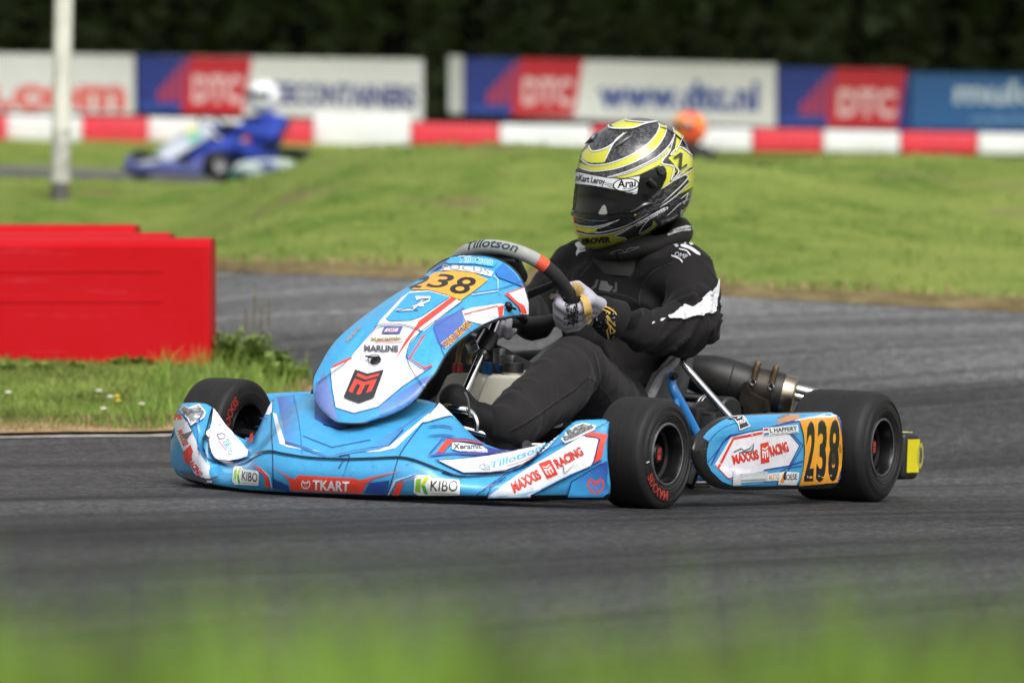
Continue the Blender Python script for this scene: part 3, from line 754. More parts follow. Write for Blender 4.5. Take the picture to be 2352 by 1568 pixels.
# ================================================================== THE KART
KART = empty('go_kart', (0, 0, 0))
tag(KART, 'light blue and white racing go-kart numbered 238, cornering in the foreground', 'go-kart')
BLK = mat('black_plastic', (.012, .012, .013), .45, var=(20, .3), bump=(80, .15, .001))
CHROME = mat('chrome_steel', (.62, .62, .62), .16, metal=1., var=(14, .15))
STEEL = mat('dull_steel', (.32, .32, .33), .38, metal=1., var=(18, .3), bump=(60, .2, .001))
BFRAME = mat('blue_frame_paint', '2f7fc8', .35, coat=.4, var=(9, .12))
RUB = mat('tyre_rubber', (.0085, .0085, .0088), .6, var=(9, .4), bump=(45, .35, .002), spec=.3, col2=(.017, .017, .017)); grime(RUB, (5, 95, 5), .75, .45, .75, 1.2, light=(.024, .024, .0245))
RIMM = mat('black_rim', (.008, .008, .009), .28, metal=.3, coat=.3)
GREYM = mat('worn_grey_rim_edge', (.16, .16, .16), .45, metal=.6, var=(30, .5))
REDT = mat('red_print', (.34, .03, .02), .6, var=(40, .4))
WHT = mat('white_print', (.6, .6, .6), .5, var=(40, .3))
DARK = mat('dark_metal', (.02, .02, .022), .42, metal=.6, var=(15, .4))
def part(mb, name, mats, parent=KART, **k): return mb.build(name, mats, parent, **k)

# ---- front fairing -------------------------------------------------
def XB(y): return 1.50-.25*(abs(y)/.57)**2.3
def XREAR(y): return float(np.interp(abs(y), [0, .15, .25, .36, .45, .5, .57, .62], [1.20, 1.20, 1.215, 1.225, 1.23, 1.235, 1.22, 1.19]))
def solve(pts, X):
    out = []
    for x, y in pts:
        Y = 0.
        for _ in range(40):
            P = atX(x, y, X(Y)); Y = .5*Y+.5*P[1]
        out.append(atX(x, y, X(Y)))
    return out
bot = r1([(95, 905), (140, 935), (250, 966), (420, 1000), (680, 1040), (1050, 1060), (1600, 1078), (2100, 1083)])+r3([(480, 873), (830, 868), (1130, 866), (1390, 866), (1447, 850)])
crs = r1([(92, 655), (150, 349), (250, 343), (375, 352), (412, 385), (375, 520), (358, 680), (385, 790), (440, 822), (520, 840), (620, 842), (700, 812), (760, 772), (820, 747), (900, 737), (1000, 757), (1200, 786), (1450, 798), (1700, 794), (1920, 786), (2050, 812), (2180, 862), (2350, 932)])+ \
      r3([(120, 690), (240, 720), (300, 726), (400, 716), (520, 706), (640, 690), (780, 640), (870, 575), (950, 480), (1050, 400), (1110, 340), (1175, 277), (1280, 266), (1425, 266), (1450, 300)])
rear = r1([(92, 650), (150, 345), (250, 339), (380, 347), (425, 392), (480, 480), (560, 570), (640, 622), (700, 640), (740, 628), (770, 590), (800, 530), (850, 400), (900, 316), (940, 290), (1000, 275), (1225, 268), (1700, 270)])+ \
       r3([(-60, 98), (0, 108), (100, 140), (200, 220), (270, 300), (370, 400), (470, 458), (550, 490), (640, 512), (740, 515), (850, 492), (960, 455), (1040, 412), (1110, 338), (1180, 273), (1280, 262), (1425, 262), (1451, 296)])
B3, C3, R3 = solve(bot, XB), solve(crs, lambda y: XB(y)-.016-.05*float(sstep(.22, .34, abs(y))*(1-sstep(.40, .5, abs(y))))), solve(rear, XREAR)
def byY(P, Y):
    P = np.array(P); o = np.argsort(P[:, 1], kind='stable'); return np.stack([Y, np.interp(Y, P[o, 1], P[o, 2])], 1), np.interp(Y, P[o, 1], P[o, 0])
YL = max(min(p[1] for p in q) for q in (B3, C3, R3)); YR = min(max(p[1] for p in q) for q in (B3, C3, R3))
YS = np.linspace(YL+.001, YR-.001, 190)
def curve(P):
    A_ = np.array(P)[:, 1]; hi, lo = A_.max()-.001, A_.min()+.001
    YC = YS+(hi-YS[-1])*sstep(.80, 1, YS/YS[-1])+(lo-YS[0])*sstep(.80, 1, YS/YS[0])
    yz, x = byY(P, YC); k = np.array([1, 2, 3, 2, 1.])/9
    z = yz[:, 1]; zs = np.convolve(np.pad(z, 2, 'edge'), k, 'valid'); xs = np.convolve(np.pad(x, 2, 'edge'), k, 'valid')
    return np.stack([xs, YC, zs], 1)
cb, cc, crr = curve(B3), curve(C3), curve(R3)
cols = []
for i, y in enumerate(YS):
    b, c, r_ = cb[i], cc[i], crr[i]; col = []
    if r_[2] < c[2]+.002: r_ = np.array([min(r_[0], c[0]-.006), c[1], c[2]+.002])
    col.append(b+np.array([-.055, 0, -.012])); col.append(b+np.array([-.036, 0, -.006]))
    for k in range(8):
        t = k/7; p = b*(1-t)+c*t; p = p+np.array([.012*math.sin(math.pi*t)-.022*(1-t)**2, 0, 0]); col.append(p)
    hump = float(1-sstep(.2, .3, abs(y)))
    for k in range(1, 13):
        t = k/12; p = c*(1-t)+r_*t; up = .012*math.sin(math.pi*t)*hump-.012*math.sin(math.pi*t)*(1-hump)*float(1-sstep(.4, .5, abs(y))); p = p+np.array([up*.4, 0, up]); col.append(p)
    q = col[-1]; col.append(q+np.array([-.012, 0, -.003])); col.append(q+np.array([-.02, 0, -.014])); col.append(q+np.array([-.022, 0, -.06]))
    cols.append(col)
# turned-back ends
def endcol(col, sg):
    out = []
    for dx, dy in ((-.003, .002), (-.010, .002), (-.016, -.004)):
        out.append([p+np.array([dx, sg*dy, 0]) for p in col])
    return out
e0 = endcol(cols[0], -1); e1 = endcol(cols[-1], 1)
for cl_ in cols:
    for k_ in range(len(cl_)):
        x_ = pj(cl_[k_])[0]; y_ = pj(cl_[k_])[1]; mx_ = 1396 if y_ > 1056 else 1394
        if x_ > mx_: cl_[k_] = cl_[k_]-np.array([0, (x_-mx_)/860, 0])
        elif x_ < 392: cl_[k_] = cl_[k_]+np.array([0, (392-x_)/860, 0])
e0 = endcol(cols[0], -1); e1 = endcol(cols[-1], 1)
cols = e0[::-1]+cols+e1
nc, nr = len(cols), len(cols[0]); fv = [p for c in cols for p in c]; ff = []; fm = []
for i in range(nc-1):
    for j in range(nr-1):
        ff.append((i*nr+j, (i+1)*nr+j, (i+1)*nr+j+1, i*nr+j+1)); fm.append(1 if j < 2 or j >= nr-2 else 0)
FAIR = Print(fv, ff, BLUE, [VINYL, BLK], fm)
def blend(a, b, f):
    A, B = np.array(lin(a)), np.array(lin(b))
    return lambda x, y: tuple(A*(1-f(x, y))+B*f(x, y))
def ramp(p, q):
    p, q = np.array(p, float), np.array(q, float); d = q-p
    return lambda x, y: float(np.clip(((x-p[0])*d[0]+(y-p[1])*d[1])/(d@d), 0, 1))
F_ = FAIR
# airbrushed purple fields of the centre hood
F_.poly(r1([(940, 300), (1085, 280), (1145, 745), (1010, 655)]), blend(PURP, BLUE, ramp(r1(950, 500), r1(1130, 520))), step=6)
F_.poly(r1([(2215, 352), (2040, 470), (1660, 700), (1810, 690), (1930, 560)]), blend(BLUE, PURP, ramp(r1(1720, 560), r1(2000, 640))), step=6)
F_.poly(r1([(1240, 470), (1330, 520), (1440, 565), (1640, 520), (1860, 410), (2060, 330), (2040, 300), (1700, 300), (1240, 300)]), blend('2454a4', '1d3f86', ramp(r1(1300, 400), r1(1900, 500))), step=8)
F_.poly(r1([(905, 420), (935, 430), (1000, 650), (1080, 690), (1300, 738), (1030, 700), (960, 672)]), WHITE)
F_.poly(r1([(2150, 430), (2180, 425), (1890, 705), (1760, 735), (1640, 740), (1840, 690), (1900, 640)]), WHITE)
F_.line(r1([(1000, 655), (1130, 690), (1350, 778)]), 1.9, NAVY, smooth=0); F_.line(r1([(1350, 778), (1560, 728), (1830, 690), (1950, 560)]), 2.2, NAVY, smooth=0)
F_.line(r1([(1150, 610), (1380, 700), (1690, 640)]), 1.3, '34508e', smooth=0)
F_.line(r1([(1310, 515), (1445, 556), (1640, 515)]), 2.0, INK, smooth=0)
F_.line(r1([(1070, 285), (1115, 500), (1140, 745)]), 1.3, '39669e')
F_.line(r1([(905, 318), (895, 560), (905, 735), (910, 1020)]), 1.5, '1c2c52'); F_.line(r1([(2230, 350), (2080, 540), (1930, 750), (1870, 930), (1828, 1070)]), 1.5, '1c2c52')
F_.poly(r1([(905, 330), (870, 385), (850, 440), (880, 440), (900, 420)]), WHITE)
F_.poly(r1([(1010, 655), (1130, 690), (1350, 778), (1560, 728), (1830, 690), (1760, 720), (1560, 745), (1352, 790), (1120, 708), (1000, 675)]), blend('3a4f9e', '4a8fd0', ramp(r1(1010, 650), r1(1350, 780))))
# centre front face
F_.poly(r1([(915, 950), (1030, 1000), (1040, 1050), (915, 1020)]), '2a4a96'); F_.poly(r1([(1640, 1060), (1680, 980), (1840, 960), (1820, 1072)]), '2c4c98')
F_.poly(r1([(1110, 920), (1560, 945), (1610, 960), (1660, 975), (1625, 1065), (1050, 1040), (1035, 940), (1080, 960)]), RED)
F_.poly(r1([(905, 852), (1040, 935), (1135, 970), (1030, 955), (1000, 920)]), RED); F_.poly(r1([(1600, 962), (1700, 935), (1970, 878), (1720, 945), (1660, 980), (1550, 992)]), RED)
def ring(P, c, r_, w, col, n=26, sx=1., **k):
    pts = [(c[0]+sx*r_*math.cos(2*math.pi*i/n), c[1]+r_*math.sin(2*math.pi*i/n)) for i in range(n+1)]; P.line(pts, w, col, smooth=0, **k)
def bull(P, c, s, col, w=2.4):
    """horned head in a broken ring"""
    pts = [(c[0]+s*math.sin(a), c[1]-s*math.cos(a)) for a in np.linspace(.65, 2*math.pi-.65, 26)]; P.line(pts, w, col, smooth=0)
    P.poly([(c[0]-s*.62, c[1]-s*.95), (c[0]-s*.3, c[1]-s*.5), (c[0]+s*.3, c[1]-s*.5), (c[0]+s*.62, c[1]-s*.95), (c[0]+s*.55, c[1]-s*.22), (c[0], c[1]-s*.12), (c[0]-s*.55, c[1]-s*.22)], col)
    P.poly([(c[0]-s*.5, c[1]-s*.02), (c[0]-s*.12, c[1]+s*.1), (c[0]-s*.2, c[1]+s*.25)], col); P.poly([(c[0]+s*.5, c[1]-s*.02), (c[0]+s*.12, c[1]+s*.1), (c[0]+s*.2, c[1]+s*.25)], col)
    P.poly([(c[0]-s*.2, c[1]+s*.42), (c[0]+s*.2, c[1]+s*.42), (c[0], c[1]+s*.7)], col)
bull(F_, r1(1172, 990), 9.5, WHITE, 2.6)
F_.text('TKART', r1(1226, 1030), r1(1520, 1043), 21, WHITE, .035, spacing=1.05)
F_.line(r1([(1440, 775), (1520, 770), (1500, 850), (1470, 935)]), 2.5, '233a5c', taper=True); F_.line(r1([(1435, 870), (1480, 800), (1520, 790)]), 2, '2a3f60', taper=True)
F_.line(r1([(1500, 535), (1650, 530), (1865, 540)]), 1.6, '23406c', taper=True)
# KIBO stickers
def kibo(q):
    tl, tr, br, bl = [np.array(p, float) for p in q]
    B = lambda u, v: tuple((tl*(1-u)+tr*u)*(1-v)+(bl*(1-u)+br*u)*v)
    F_.poly([B(*p) for p in ((.02, .1), (.1, .0), (.34, 0), (.38, .12), (.97, .14), (1, .3), (1, .95), (.96, 1), (.12, 1), (.02, .85))], 'eef0ee')
    F_.poly([B(.06, .22), B(.17, .16), B(.16, .86), B(.05, .80)], '8cc63f'); F_.poly([B(.17, .5), B(.25, .08), B(.35, .06), B(.22, .55)], 'c8d424'); F_.poly([B(.18, .52), B(.25, .47), B(.33, .93), B(.25, .95)], '3fb45a')
    F_.text('KIBO', B(.37, .74), B(.95, .77), np.linalg.norm(np.array(B(.4, .25))-np.array(B(.4, .74))), '3a3d42', .01, up=np.array(tl)-np.array(bl))
    F_.line([B(.38, .88), B(.94, .90)], .9, 'a8b0b0', smooth=0)
kibo(r1([(592, 852), (800, 868), (797, 1000), (583, 992)])); kibo(r1([(2040, 920), (2360, 935), (2440, 1082), (2030, 1070)]) if False else [r1(2038, 915), r3(262, 735), r3(266, 860), r1(2028, 1075)])
# red and white darts
F_.poly(r1([(740, 830), (860, 890), (890, 1018), (855, 1012), (840, 915)]), RED); F_.poly(r1([(800, 850), (890, 920), (912, 1020), (900, 1018), (880, 930)]), 'b8c8e0')
F_.poly(r1([(2150, 905), (1960, 970), (1920, 1075), (1865, 1072), (1905, 980)]), RED); F_.poly(r1([(2090, 900), (1900, 965), (1838, 1070), (1828, 1070), (1880, 955)]), 'b8c8e0')
# crease
F_.line(r1([(410, 395), (372, 540), (355, 690), (375, 780), (430, 818), (520, 842), (620, 842), (700, 812), (760, 772), (820, 745), (900, 737), (1000, 757), (1200, 787), (1450, 799), (1700, 794), (1920, 786), (2050, 812), (2180, 862), (2350, 930)])+r3([(120, 690), (240, 722), (320, 728), (450, 720), (600, 704), (730, 670), (830, 620), (900, 550), (980, 460), (1080, 370), (1170, 285)]), 2.3, '14182a')
# kart-left scoop
F_.poly(r3([(80, 600), (150, 590), (400, 572), (560, 545), (700, 520), (860, 490), (960, 455), (1040, 415), (1075, 385), (985, 490), (900, 560), (780, 625), (640, 678), (500, 695), (290, 700), (170, 640)]), WHITE)
F_.poly(r3([(0, 572), (200, 548), (420, 560), (680, 520), (560, 512), (380, 470), (470, 540), (300, 535), (80, 540)]), blend('5a5fae', '3a3f8e', ramp(r3(0, 560), r3(500, 540))), step=7)
F_.line(r3([(80, 600), (170, 645), (290, 702), (500, 698), (640, 682)]), 1.6, NAVY, smooth=0); F_.line(r3([(60, 600), (250, 585), (560, 550), (900, 480)]), 1.3, NAVY)
F_.text('Tillotson', r3(520, 667), r3(935, 518), 14.5, '54b4e4', .02, shear=.25, bend=-2.2); F_.line(r3([(640, 650), (760, 615), (900, 545)]), 1.3, 'e0584c')
F_.line(r3([(420, 640), (460, 632), (465, 660), (505, 655), (505, 680), (460, 680), (420, 665), (420, 640)]), 1.2, '28384c', smooth=0); F_.line(r3([(455, 640), (500, 640), (500, 672), (455, 668), (455, 640)]), 1.2, '3c9cd0', smooth=0)
F_.poly(r3([(75, 535), (150, 440), (210, 445), (120, 540)]), RED); F_.line(r3([(20, 550), (120, 430), (300, 432), (460, 465)]), 1.8, '30408e', smooth=0); F_.line(r3([(150, 440), (300, 443), (440, 466)]), 2.2, RED, smooth=0)
F_.poly(r3([(200, 462), (240, 458), (440, 490), (485, 520), (480, 538), (270, 530), (195, 512)]), 'e6eaf2'); F_.text('Xeramic', r3(205, 512), r3(440, 510), 12, '26282c', .03); F_.text('KART LUBRICANTS', r3(275, 532), r3(472, 532), 3.2, '36383c', .02)
F_.poly(r3([(100, 142), (200, 240), (140, 250), (0, 295), (-40, 300)]), WHITE)
F_.line(r3([(0, 335), (120, 325), (210, 345)]), 2.2, '2c4c98', taper='both'); F_.line(r3([(0, 408), (130, 400), (220, 415)]), 2.2, '2c4c98', taper='both')
# kart-left wing face
F_.poly(r3([(490, 872), (1240, 395), (1350, 412), (1370, 425), (1330, 590), (1310, 630), (1100, 730), (830, 868)]), blend('d4dae6', 'eceef2', ramp(r3(560, 860), r3(800, 700))), step=8)
F_.poly(r3([(490, 872), (830, 868), (1100, 730), (1310, 632), (1150, 690), (900, 815), (700, 862)]), blend('a8d0ec', '8cc4ea', ramp(r3(560, 860), r3(1200, 680))))
F_.poly(r3([(1260, 390), (1310, 362), (1440, 382), (1410, 520), (1395, 575), (1318, 618), (1345, 560), (1388, 425), (1362, 405)]), RED)
F_.line(r3([(380, 872), (500, 800), (700, 680), (1000, 500), (1440, 290)]), 1.5, '26367e', smooth=0); F_.line(r3([(1265, 400), (1360, 412), (1378, 428), (1340, 590), (1310, 632), (1150, 705), (840, 865)]), 1.5, NAVY, smooth=0)
F_.line(r3([(480, 872), (520, 800), (640, 740)]), 1.5, NAVY, smooth=0)
F_.poly(r3([(1130, 866), (1160, 760), (1400, 610), (1440, 590), (1447, 850), (1410, 866)]), blend('3f9edc', '2c4a9a', ramp(r3(1250, 860), r3(1400, 620))), step=7); F_.line(r3([(1125, 866), (1155, 755), (1400, 612)]), 2.0, '1e2e7a', smooth=0); F_.line(r3([(830, 866), (1090, 730), (1400, 590)]), 1.5, '1e2e7a', smooth=0)
bull(F_, r3(1350, 780), 17.5, 'e0483c', 4)
F_.text('MAXXIS', r3(700, 842), r3(925, 725), 19, 'd63c32', .05); F_.text('RACING', r3(1048, 650), r3(1255, 537), 19, 'd63c32', .05)
F_.poly(r3([(905, 625), (995, 585), (1050, 695), (965, 735)]), 'dc3c30'); arrow_m(F_, r3([(930, 640), (985, 615), (1025, 685), (970, 712)]), 'f0dcd8')
F_.line(r3([(1090, 625), (1105, 690), (1180, 600)]), 2.2, '7c8288', taper=True); F_.line(r3([(1100, 680), (1200, 620)]), 3, '9a9ca0', taper='both')
F_.poly(r3([(1085, 425), (1115, 395), (1115, 375), (1190, 310), (1250, 290), (1290, 300), (1350, 315), (1340, 345), (1250, 385), (1180, 425), (1110, 455)]), 'f4f4f4'); F_.poly(r3([(1095, 425), (1125, 400), (1125, 380), (1195, 320), (1250, 300), (1285, 310), (1338, 322), (1330, 338), (1245, 375), (1175, 415), (1112, 445)]), '8c8e90')
F_.text('RAZ', r3(1130, 392), r3(1275, 322), 9, '44464a', .06, shear=.1); F_.text('DESIGNS', r3(1105, 437), r3(1330, 330), 8, '4c4e52', .05, shear=.1)
# kart-right wing
F_.poly(r1([(135, 440), (190, 440), (240, 500), (300, 650), (440, 975), (370, 965), (300, 900), (210, 720), (150, 590), (130, 500)]), 'd9dce4')
F_.poly(r1([(132, 440), (190, 438), (205, 478), (135, 485)]), RED); F_.text('MAXXIS', r1(165, 570), r1(215, 690), 11, 'd63c32', .05, up=(1, -.42)); F_.text('RACING', r1(240, 800), r1(335, 930), 11, 'd63c32', .05, up=(1, -.55))
F_.poly(r1([(205, 740), (265, 680), (285, 740), (270, 810), (230, 830)]), 'dc3c30')
F_.poly(r1([(180, 400), (215, 365), (250, 385), (300, 370), (355, 430), (340, 470), (300, 500), (265, 530), (240, 470)]), 'f4f4f4'); F_.poly(r1([(190, 402), (218, 375), (250, 396), (298, 382), (345, 432), (330, 465), (295, 490), (265, 515), (248, 465)]), '8c8e92')
F_.text('RAZ', r1(215, 445), r1(330, 425), 8, '5a5c62', .05)
F_.poly(r1([(180, 880), (230, 930), (330, 960), (420, 990), (380, 940), (280, 900)]), '4a5058'); F_.poly(r1([(200, 600), (290, 565), (240, 640)]), '5c5e62'); F_.line(r1([(320, 930), (420, 955), (500, 940)]), 4, '3c4a58', taper='both')
F_.poly(r1([(412, 395), (450, 440), (520, 545), (600, 620), (690, 700), (728, 735), (720, 790), (640, 815), (560, 832), (450, 815), (395, 760), (385, 650), (400, 500)]), 'e2e4ee')
F_.text('Tillotson', r1(468, 665), r1(568, 795), 17, '3fa6dc', .03, up=(1, -.55)); F_.line(r1([(445, 655), (560, 795)]), 1.3, 'e0584c', smooth=0)
F_.line(r1([(430, 605), (470, 595), (500, 610), (495, 635), (450, 640), (430, 605)]), 1.3, '28384c', smooth=0)
F_.line(r1([(412, 395), (388, 540), (385, 700), (420, 795), (520, 838), (600, 845)]), 2.2, '14182a')
F_.poly(r1([(690, 640), (735, 640), (760, 600), (735, 680)]), blend('6a62a8', '8c86c0', ramp(r1(690, 640), r1(760, 600))))
F_.line(r1([(790, 545), (830, 550)]), 1.5, '26367e', smooth=0); F_.line(r1([(810, 475), (880, 488)]), 1.5, '26367e', smooth=0); F_.poly(r1([(745, 610), (775, 590), (765, 670), (735, 680)]), RED)
F_.line(r1([(330, 420), (300, 520), (340, 760)]), 1.3, '30408e')
F_.build('front_fairing', KART)

# ---- front number panel --------------------------------------------
NY = -.03
STN = [((395, 1447), (560, 1428), .045), ((425, 1365), (770, 1360), .10), ((475, 1270), (905, 1262), .135), ((520, 1180), (985, 1150), .15), ((575, 1050), (1045, 1080), .155), ((640, 915), (1105, 970), .155),
       ((735, 770), (1165, 890), .155), ((830, 660), (1260, 812), .155), ((930, 560), (1370, 742), .155), ((1030, 465), (1490, 688), .155), ((1130, 385), (1600, 662), .155), ((1235, 300), (1675, 654), .155), ((1335, 210), (1722, 648), .155)]
sec = []
for c, e, w in STN:
    C_ = atY(*r2(*c), NY); E_ = atY(*r2(*e), NY+w); sec.append(np.array([C_[0], C_[2], E_[0], E_[2], w]))
sec = np.array(cr(sec, 5))
G = []
for s_ in sec:
    row = []
    for k in range(-26, 27):
        th = k/26*math.pi/2; sn = math.copysign(abs(math.sin(th))**.86, th); d = 1-abs(math.cos(th))**.9
        row.append(np.array([s_[0]+(s_[2]-s_[0])*d, NY+s_[4]*sn, s_[1]+(s_[3]-s_[1])*d]))
    G.append(row)
def shell(G):
    a, b = len(G), len(G[0]); return [p for r_ in G for p in r_], [(i*b+j, i*b+j+1, (i+1)*b+j+1, (i+1)*b+j) for i in range(a-1) for j in range(b-1)]
nv, nf = shell(G)
NP = Print(nv, nf, BLUE, [VINYL, BLK])
N_ = NP
N_.poly(r2([(150, 1270), (170, 1170), (230, 1060), (300, 1330), (330, 1420), (250, 1400), (180, 1340)]), blend(PURP, '7f92cc', ramp(r2(160, 1300), r2(300, 1300))), step=6)
N_.poly(r2([(1040, 1080), (1020, 1120), (960, 1190), (850, 1310), (640, 1410), (620, 1320), (850, 1180), (960, 1110)]), blend('5f93d4', PURP, ramp(r2(700, 1350), r2(1000, 1100))), step=6)
N_.poly(r2([(272, 1050), (420, 960), (590, 765), (650, 740), (800, 725), (935, 775), (860, 860), (820, 965), (960, 1055), (960, 1075), (800, 1175), (625, 1322), (445, 1370), (310, 1330), (285, 1190)]), WHITE)
N_.line(r2([(272, 1050), (285, 1190), (310, 1330), (445, 1372), (625, 1325), (800, 1178), (960, 1070), (1020, 1030)]), 1.8, '3a5ca8', smooth=0)
# left small fields
N_.poly(r2([(285, 1030), (430, 960), (520, 800), (540, 740), (380, 900)]), '49a8e2'); N_.poly(r2([(287, 1022), (425, 958), (432, 972), (290, 1040)]), RED)
N_.poly(r2([(770, 545), (785, 540), (600, 765), (590, 765)]), 'e88c84'); N_.line(r2([(775, 545), (590, 770), (470, 960)]), 1.8, 'd66a66', taper=True)
# upper field with white surround
N_.poly(r2([(800, 520), (860, 478), (1000, 470), (1150, 515), (1190, 520), (1210, 540), (945, 770), (800, 725), (650, 735), (600, 760), (640, 690)]), WHITE)
N_.poly(r2([(850, 490), (1000, 478), (1150, 520), (945, 660), (860, 692), (700, 695), (680, 680)]), '3fa4e0'); N_.line(r2([(680, 678), (705, 698), (860, 694), (945, 662), (1150, 522)]), 1.5, '28488c', smooth=0)
N_.poly(r2([(1165, 518), (1215, 525), (900, 770), (745, 985), (830, 830), (900, 740), (920, 700)]), RED); N_.poly(r2([(1205, 545), (1240, 550), (960, 770), (930, 770)]), 'dfe3ec'); N_.line(r2([(1240, 552), (935, 775)]), 1.4, '22262e', smooth=0)
# right-hand fields
N_.poly(r2([(1260, 600), (1180, 640), (1040, 700), (1030, 750), (1060, 850), (1110, 900), (1200, 830), (1240, 720), (1250, 640)]), blend('4668b4', PURP, ramp(r2(1060, 850), r2(1240, 620))), step=6)
N_.line(r2([(1250, 600), (1030, 745), (1110, 955)]), 1.5, '3a4c9c', smooth=0)
N_.poly(r2([(945, 820), (975, 800), (1030, 780), (1000, 900), (985, 1030), (940, 1050), (850, 985), (870, 960)]), '42a6e0'); N_.line(r2([(965, 800), (855, 970), (965, 1042), (1020, 1020)]), 4.2, RED, smooth=0)
N_.poly(r2([(1240, 625), (1310, 600), (1520, 568), (1545, 575), (1540, 650), (1380, 720), (1260, 690)]), WHITE); N_.poly(r2([(1250, 645), (1500, 580), (1500, 590), (1255, 658)]), RED); N_.poly(r2([(1495, 592), (1545, 578), (1530, 660), (1505, 665)]), RED)
N_.poly(r2([(1305, 640), (1445, 612), (1500, 655), (1370, 715)]), 'f4f5f8'); N_.text('ENGINE PASS', r2(1375, 643), r2(1430, 633), 3, '8890a8'); N_.line(r2([(1350, 672), (1470, 648)]), .8, 'a8b0c0', smooth=0); N_.line(r2([(1360, 690), (1480, 662)]), .8, 'a8b0c0', smooth=0)
N_.poly(r2([(1550, 505), (1690, 450), (1722, 560), (1722, 645), (1660, 640), (1690, 590), (1600, 520)]), 'e4e4ea'); N_.poly(r2([(1550, 500), (1580, 495), (1640, 555), (1690, 580), (1710, 640), (1670, 640), (1650, 590)]), RED); N_.line(r2([(1550, 500), (1690, 448)]), 2, RED, smooth=0)
N_.text('ZAND EROVER', r2(1110, 898), r2(1310, 715), 12.5, 'efb060', .075, bend=-1.5); N_.text('ZAND EROVER', r2(1112, 893), r2(1307, 715), 11, '3c2c24', .012, bend=-1.5)
N_.text('ZAND EROVER', r2(400, 858), r2(500, 752), 6, 'b89a78', .02)
# plate and upper stickers
N_.poly(r2([(870, 470), (1040, 345), (1180, 330), (1330, 350), (1430, 398), (1340, 470), (1230, 548), (1120, 505), (1000, 472)]), ORANGE)
N_.text('2', r2(850, 452), r2(935, 458), 40, INK, .02, up=(.75, -.66)); N_.text('3', r2(972, 446), r2(1102, 462), 45, INK, .015, up=(.76, -.64)); N_.text('8', r2(1128, 482), r2(1262, 510), 49, INK, .015, up=(.68, -.73))
N_.poly(r2([(1080, 330), (1140, 300), (1250, 295), (1380, 310), (1470, 340), (1450, 375), (1330, 345), (1200, 328)]), 'eef0f4'); N_.text('FOCUS', r2(1095, 325), r2(1440, 362), 12, '8e949c', .02, bend=3.5, spacing=1.05)
N_.poly(r2([(1160, 235), (1250, 222), (1380, 232), (1500, 265), (1470, 305), (1330, 283), (1150, 282), (1125, 270)]), '44a8e0'); N_.text('Tillotson', r2(1215, 272), r2(1465, 290), 14, 'd8eefa', .05, shear=.2, bend=2.5); N_.text('Tillotson', r2(1218, 271), r2(1462, 289), 13, '3d9ad6', .012, shear=.2, bend=2.5)
N_.poly(r2([(1010, 340), (1050, 300), (1130, 258), (1125, 280), (1060, 320)]), '3c4c94'); N_.poly(r2([(1540, 275), (1620, 350), (1690, 450), (1500, 380), (1480, 330)]), '2f74be'); N_.line(r2([(1460, 400), (1630, 350)]), 1.8, '20305c', taper='both'); N_.line(r2([(1310, 510), (1500, 480), (1500, 395), (1470, 370)]), 1.4, 'cfe0f0', smooth=0)
N_.line(r2([(1320, 500), (1500, 470), (1690, 400)]), 1.3, '2c4c98', smooth=0)
# the looped 4, plate, and small texts
N_.line(r2([(900, 530), (1010, 530), (1000, 555), (880, 600), (960, 590)]), 4.5, 'f4f4f6', smooth=0); N_.line(r2([(905, 545), (960, 545), (880, 620), (760, 625)]), 4.5, 'dfe1e6', smooth=0); N_.line(r2([(760, 630), (850, 612), (920, 625)]), 1.5, '4a4e58', smooth=0); N_.line(r2([(915, 540), (985, 543), (890, 585)]), 1.1, '4a4e58', smooth=0)
N_.poly(r2([(672, 745), (810, 742), (785, 795), (650, 795)]), '5b5f9e'); N_.poly(r2([(690, 760), (780, 757), (765, 782), (670, 783)]), 'e8e0e4'); N_.text('CMT', r2(690, 780), r2(760, 777), 5, 'c84048', .03)
N_.text('Xeramic', r2(565, 848), r2(800, 838), 6.5, '8f8436', .05); N_.line(r2([(600, 852), (810, 858)]), 1.3, 'c86058', smooth=0)
N_.text('MARLINE', r2(525, 922), r2(775, 925), 12.5, '54585e', .045)
ring(N_, r2(600, 985), 11, 1.5, '2a2c30', sx=1.3)
N_.line(r2([(550, 960), (620, 975), (655, 985)]), 2, INK, taper='both')
q = r2([(455, 1060), (670, 1060), (595, 1260), (375, 1260)]); N_.poly(r2([(460, 1058), (550, 1088), (670, 1060), (598, 1262), (485, 1305), (375, 1262)]), '34363a')
arrow_m(N_, r2([(480, 1085), (640, 1085), (570, 1240), (400, 1240)]), 'ec4a3c')
N_.line(r2([(175, 1165), (250, 1110), (350, 1040), (405, 995)]), 1.2, '2a3a56'); N_.line(r2([(600, 750), (680, 728), (800, 732), (935, 775), (870, 850), (840, 930), (850, 1010), (890, 1090), (960, 1185)]), 1.2, '22304c')
npo = N_.build('number_panel', KART)
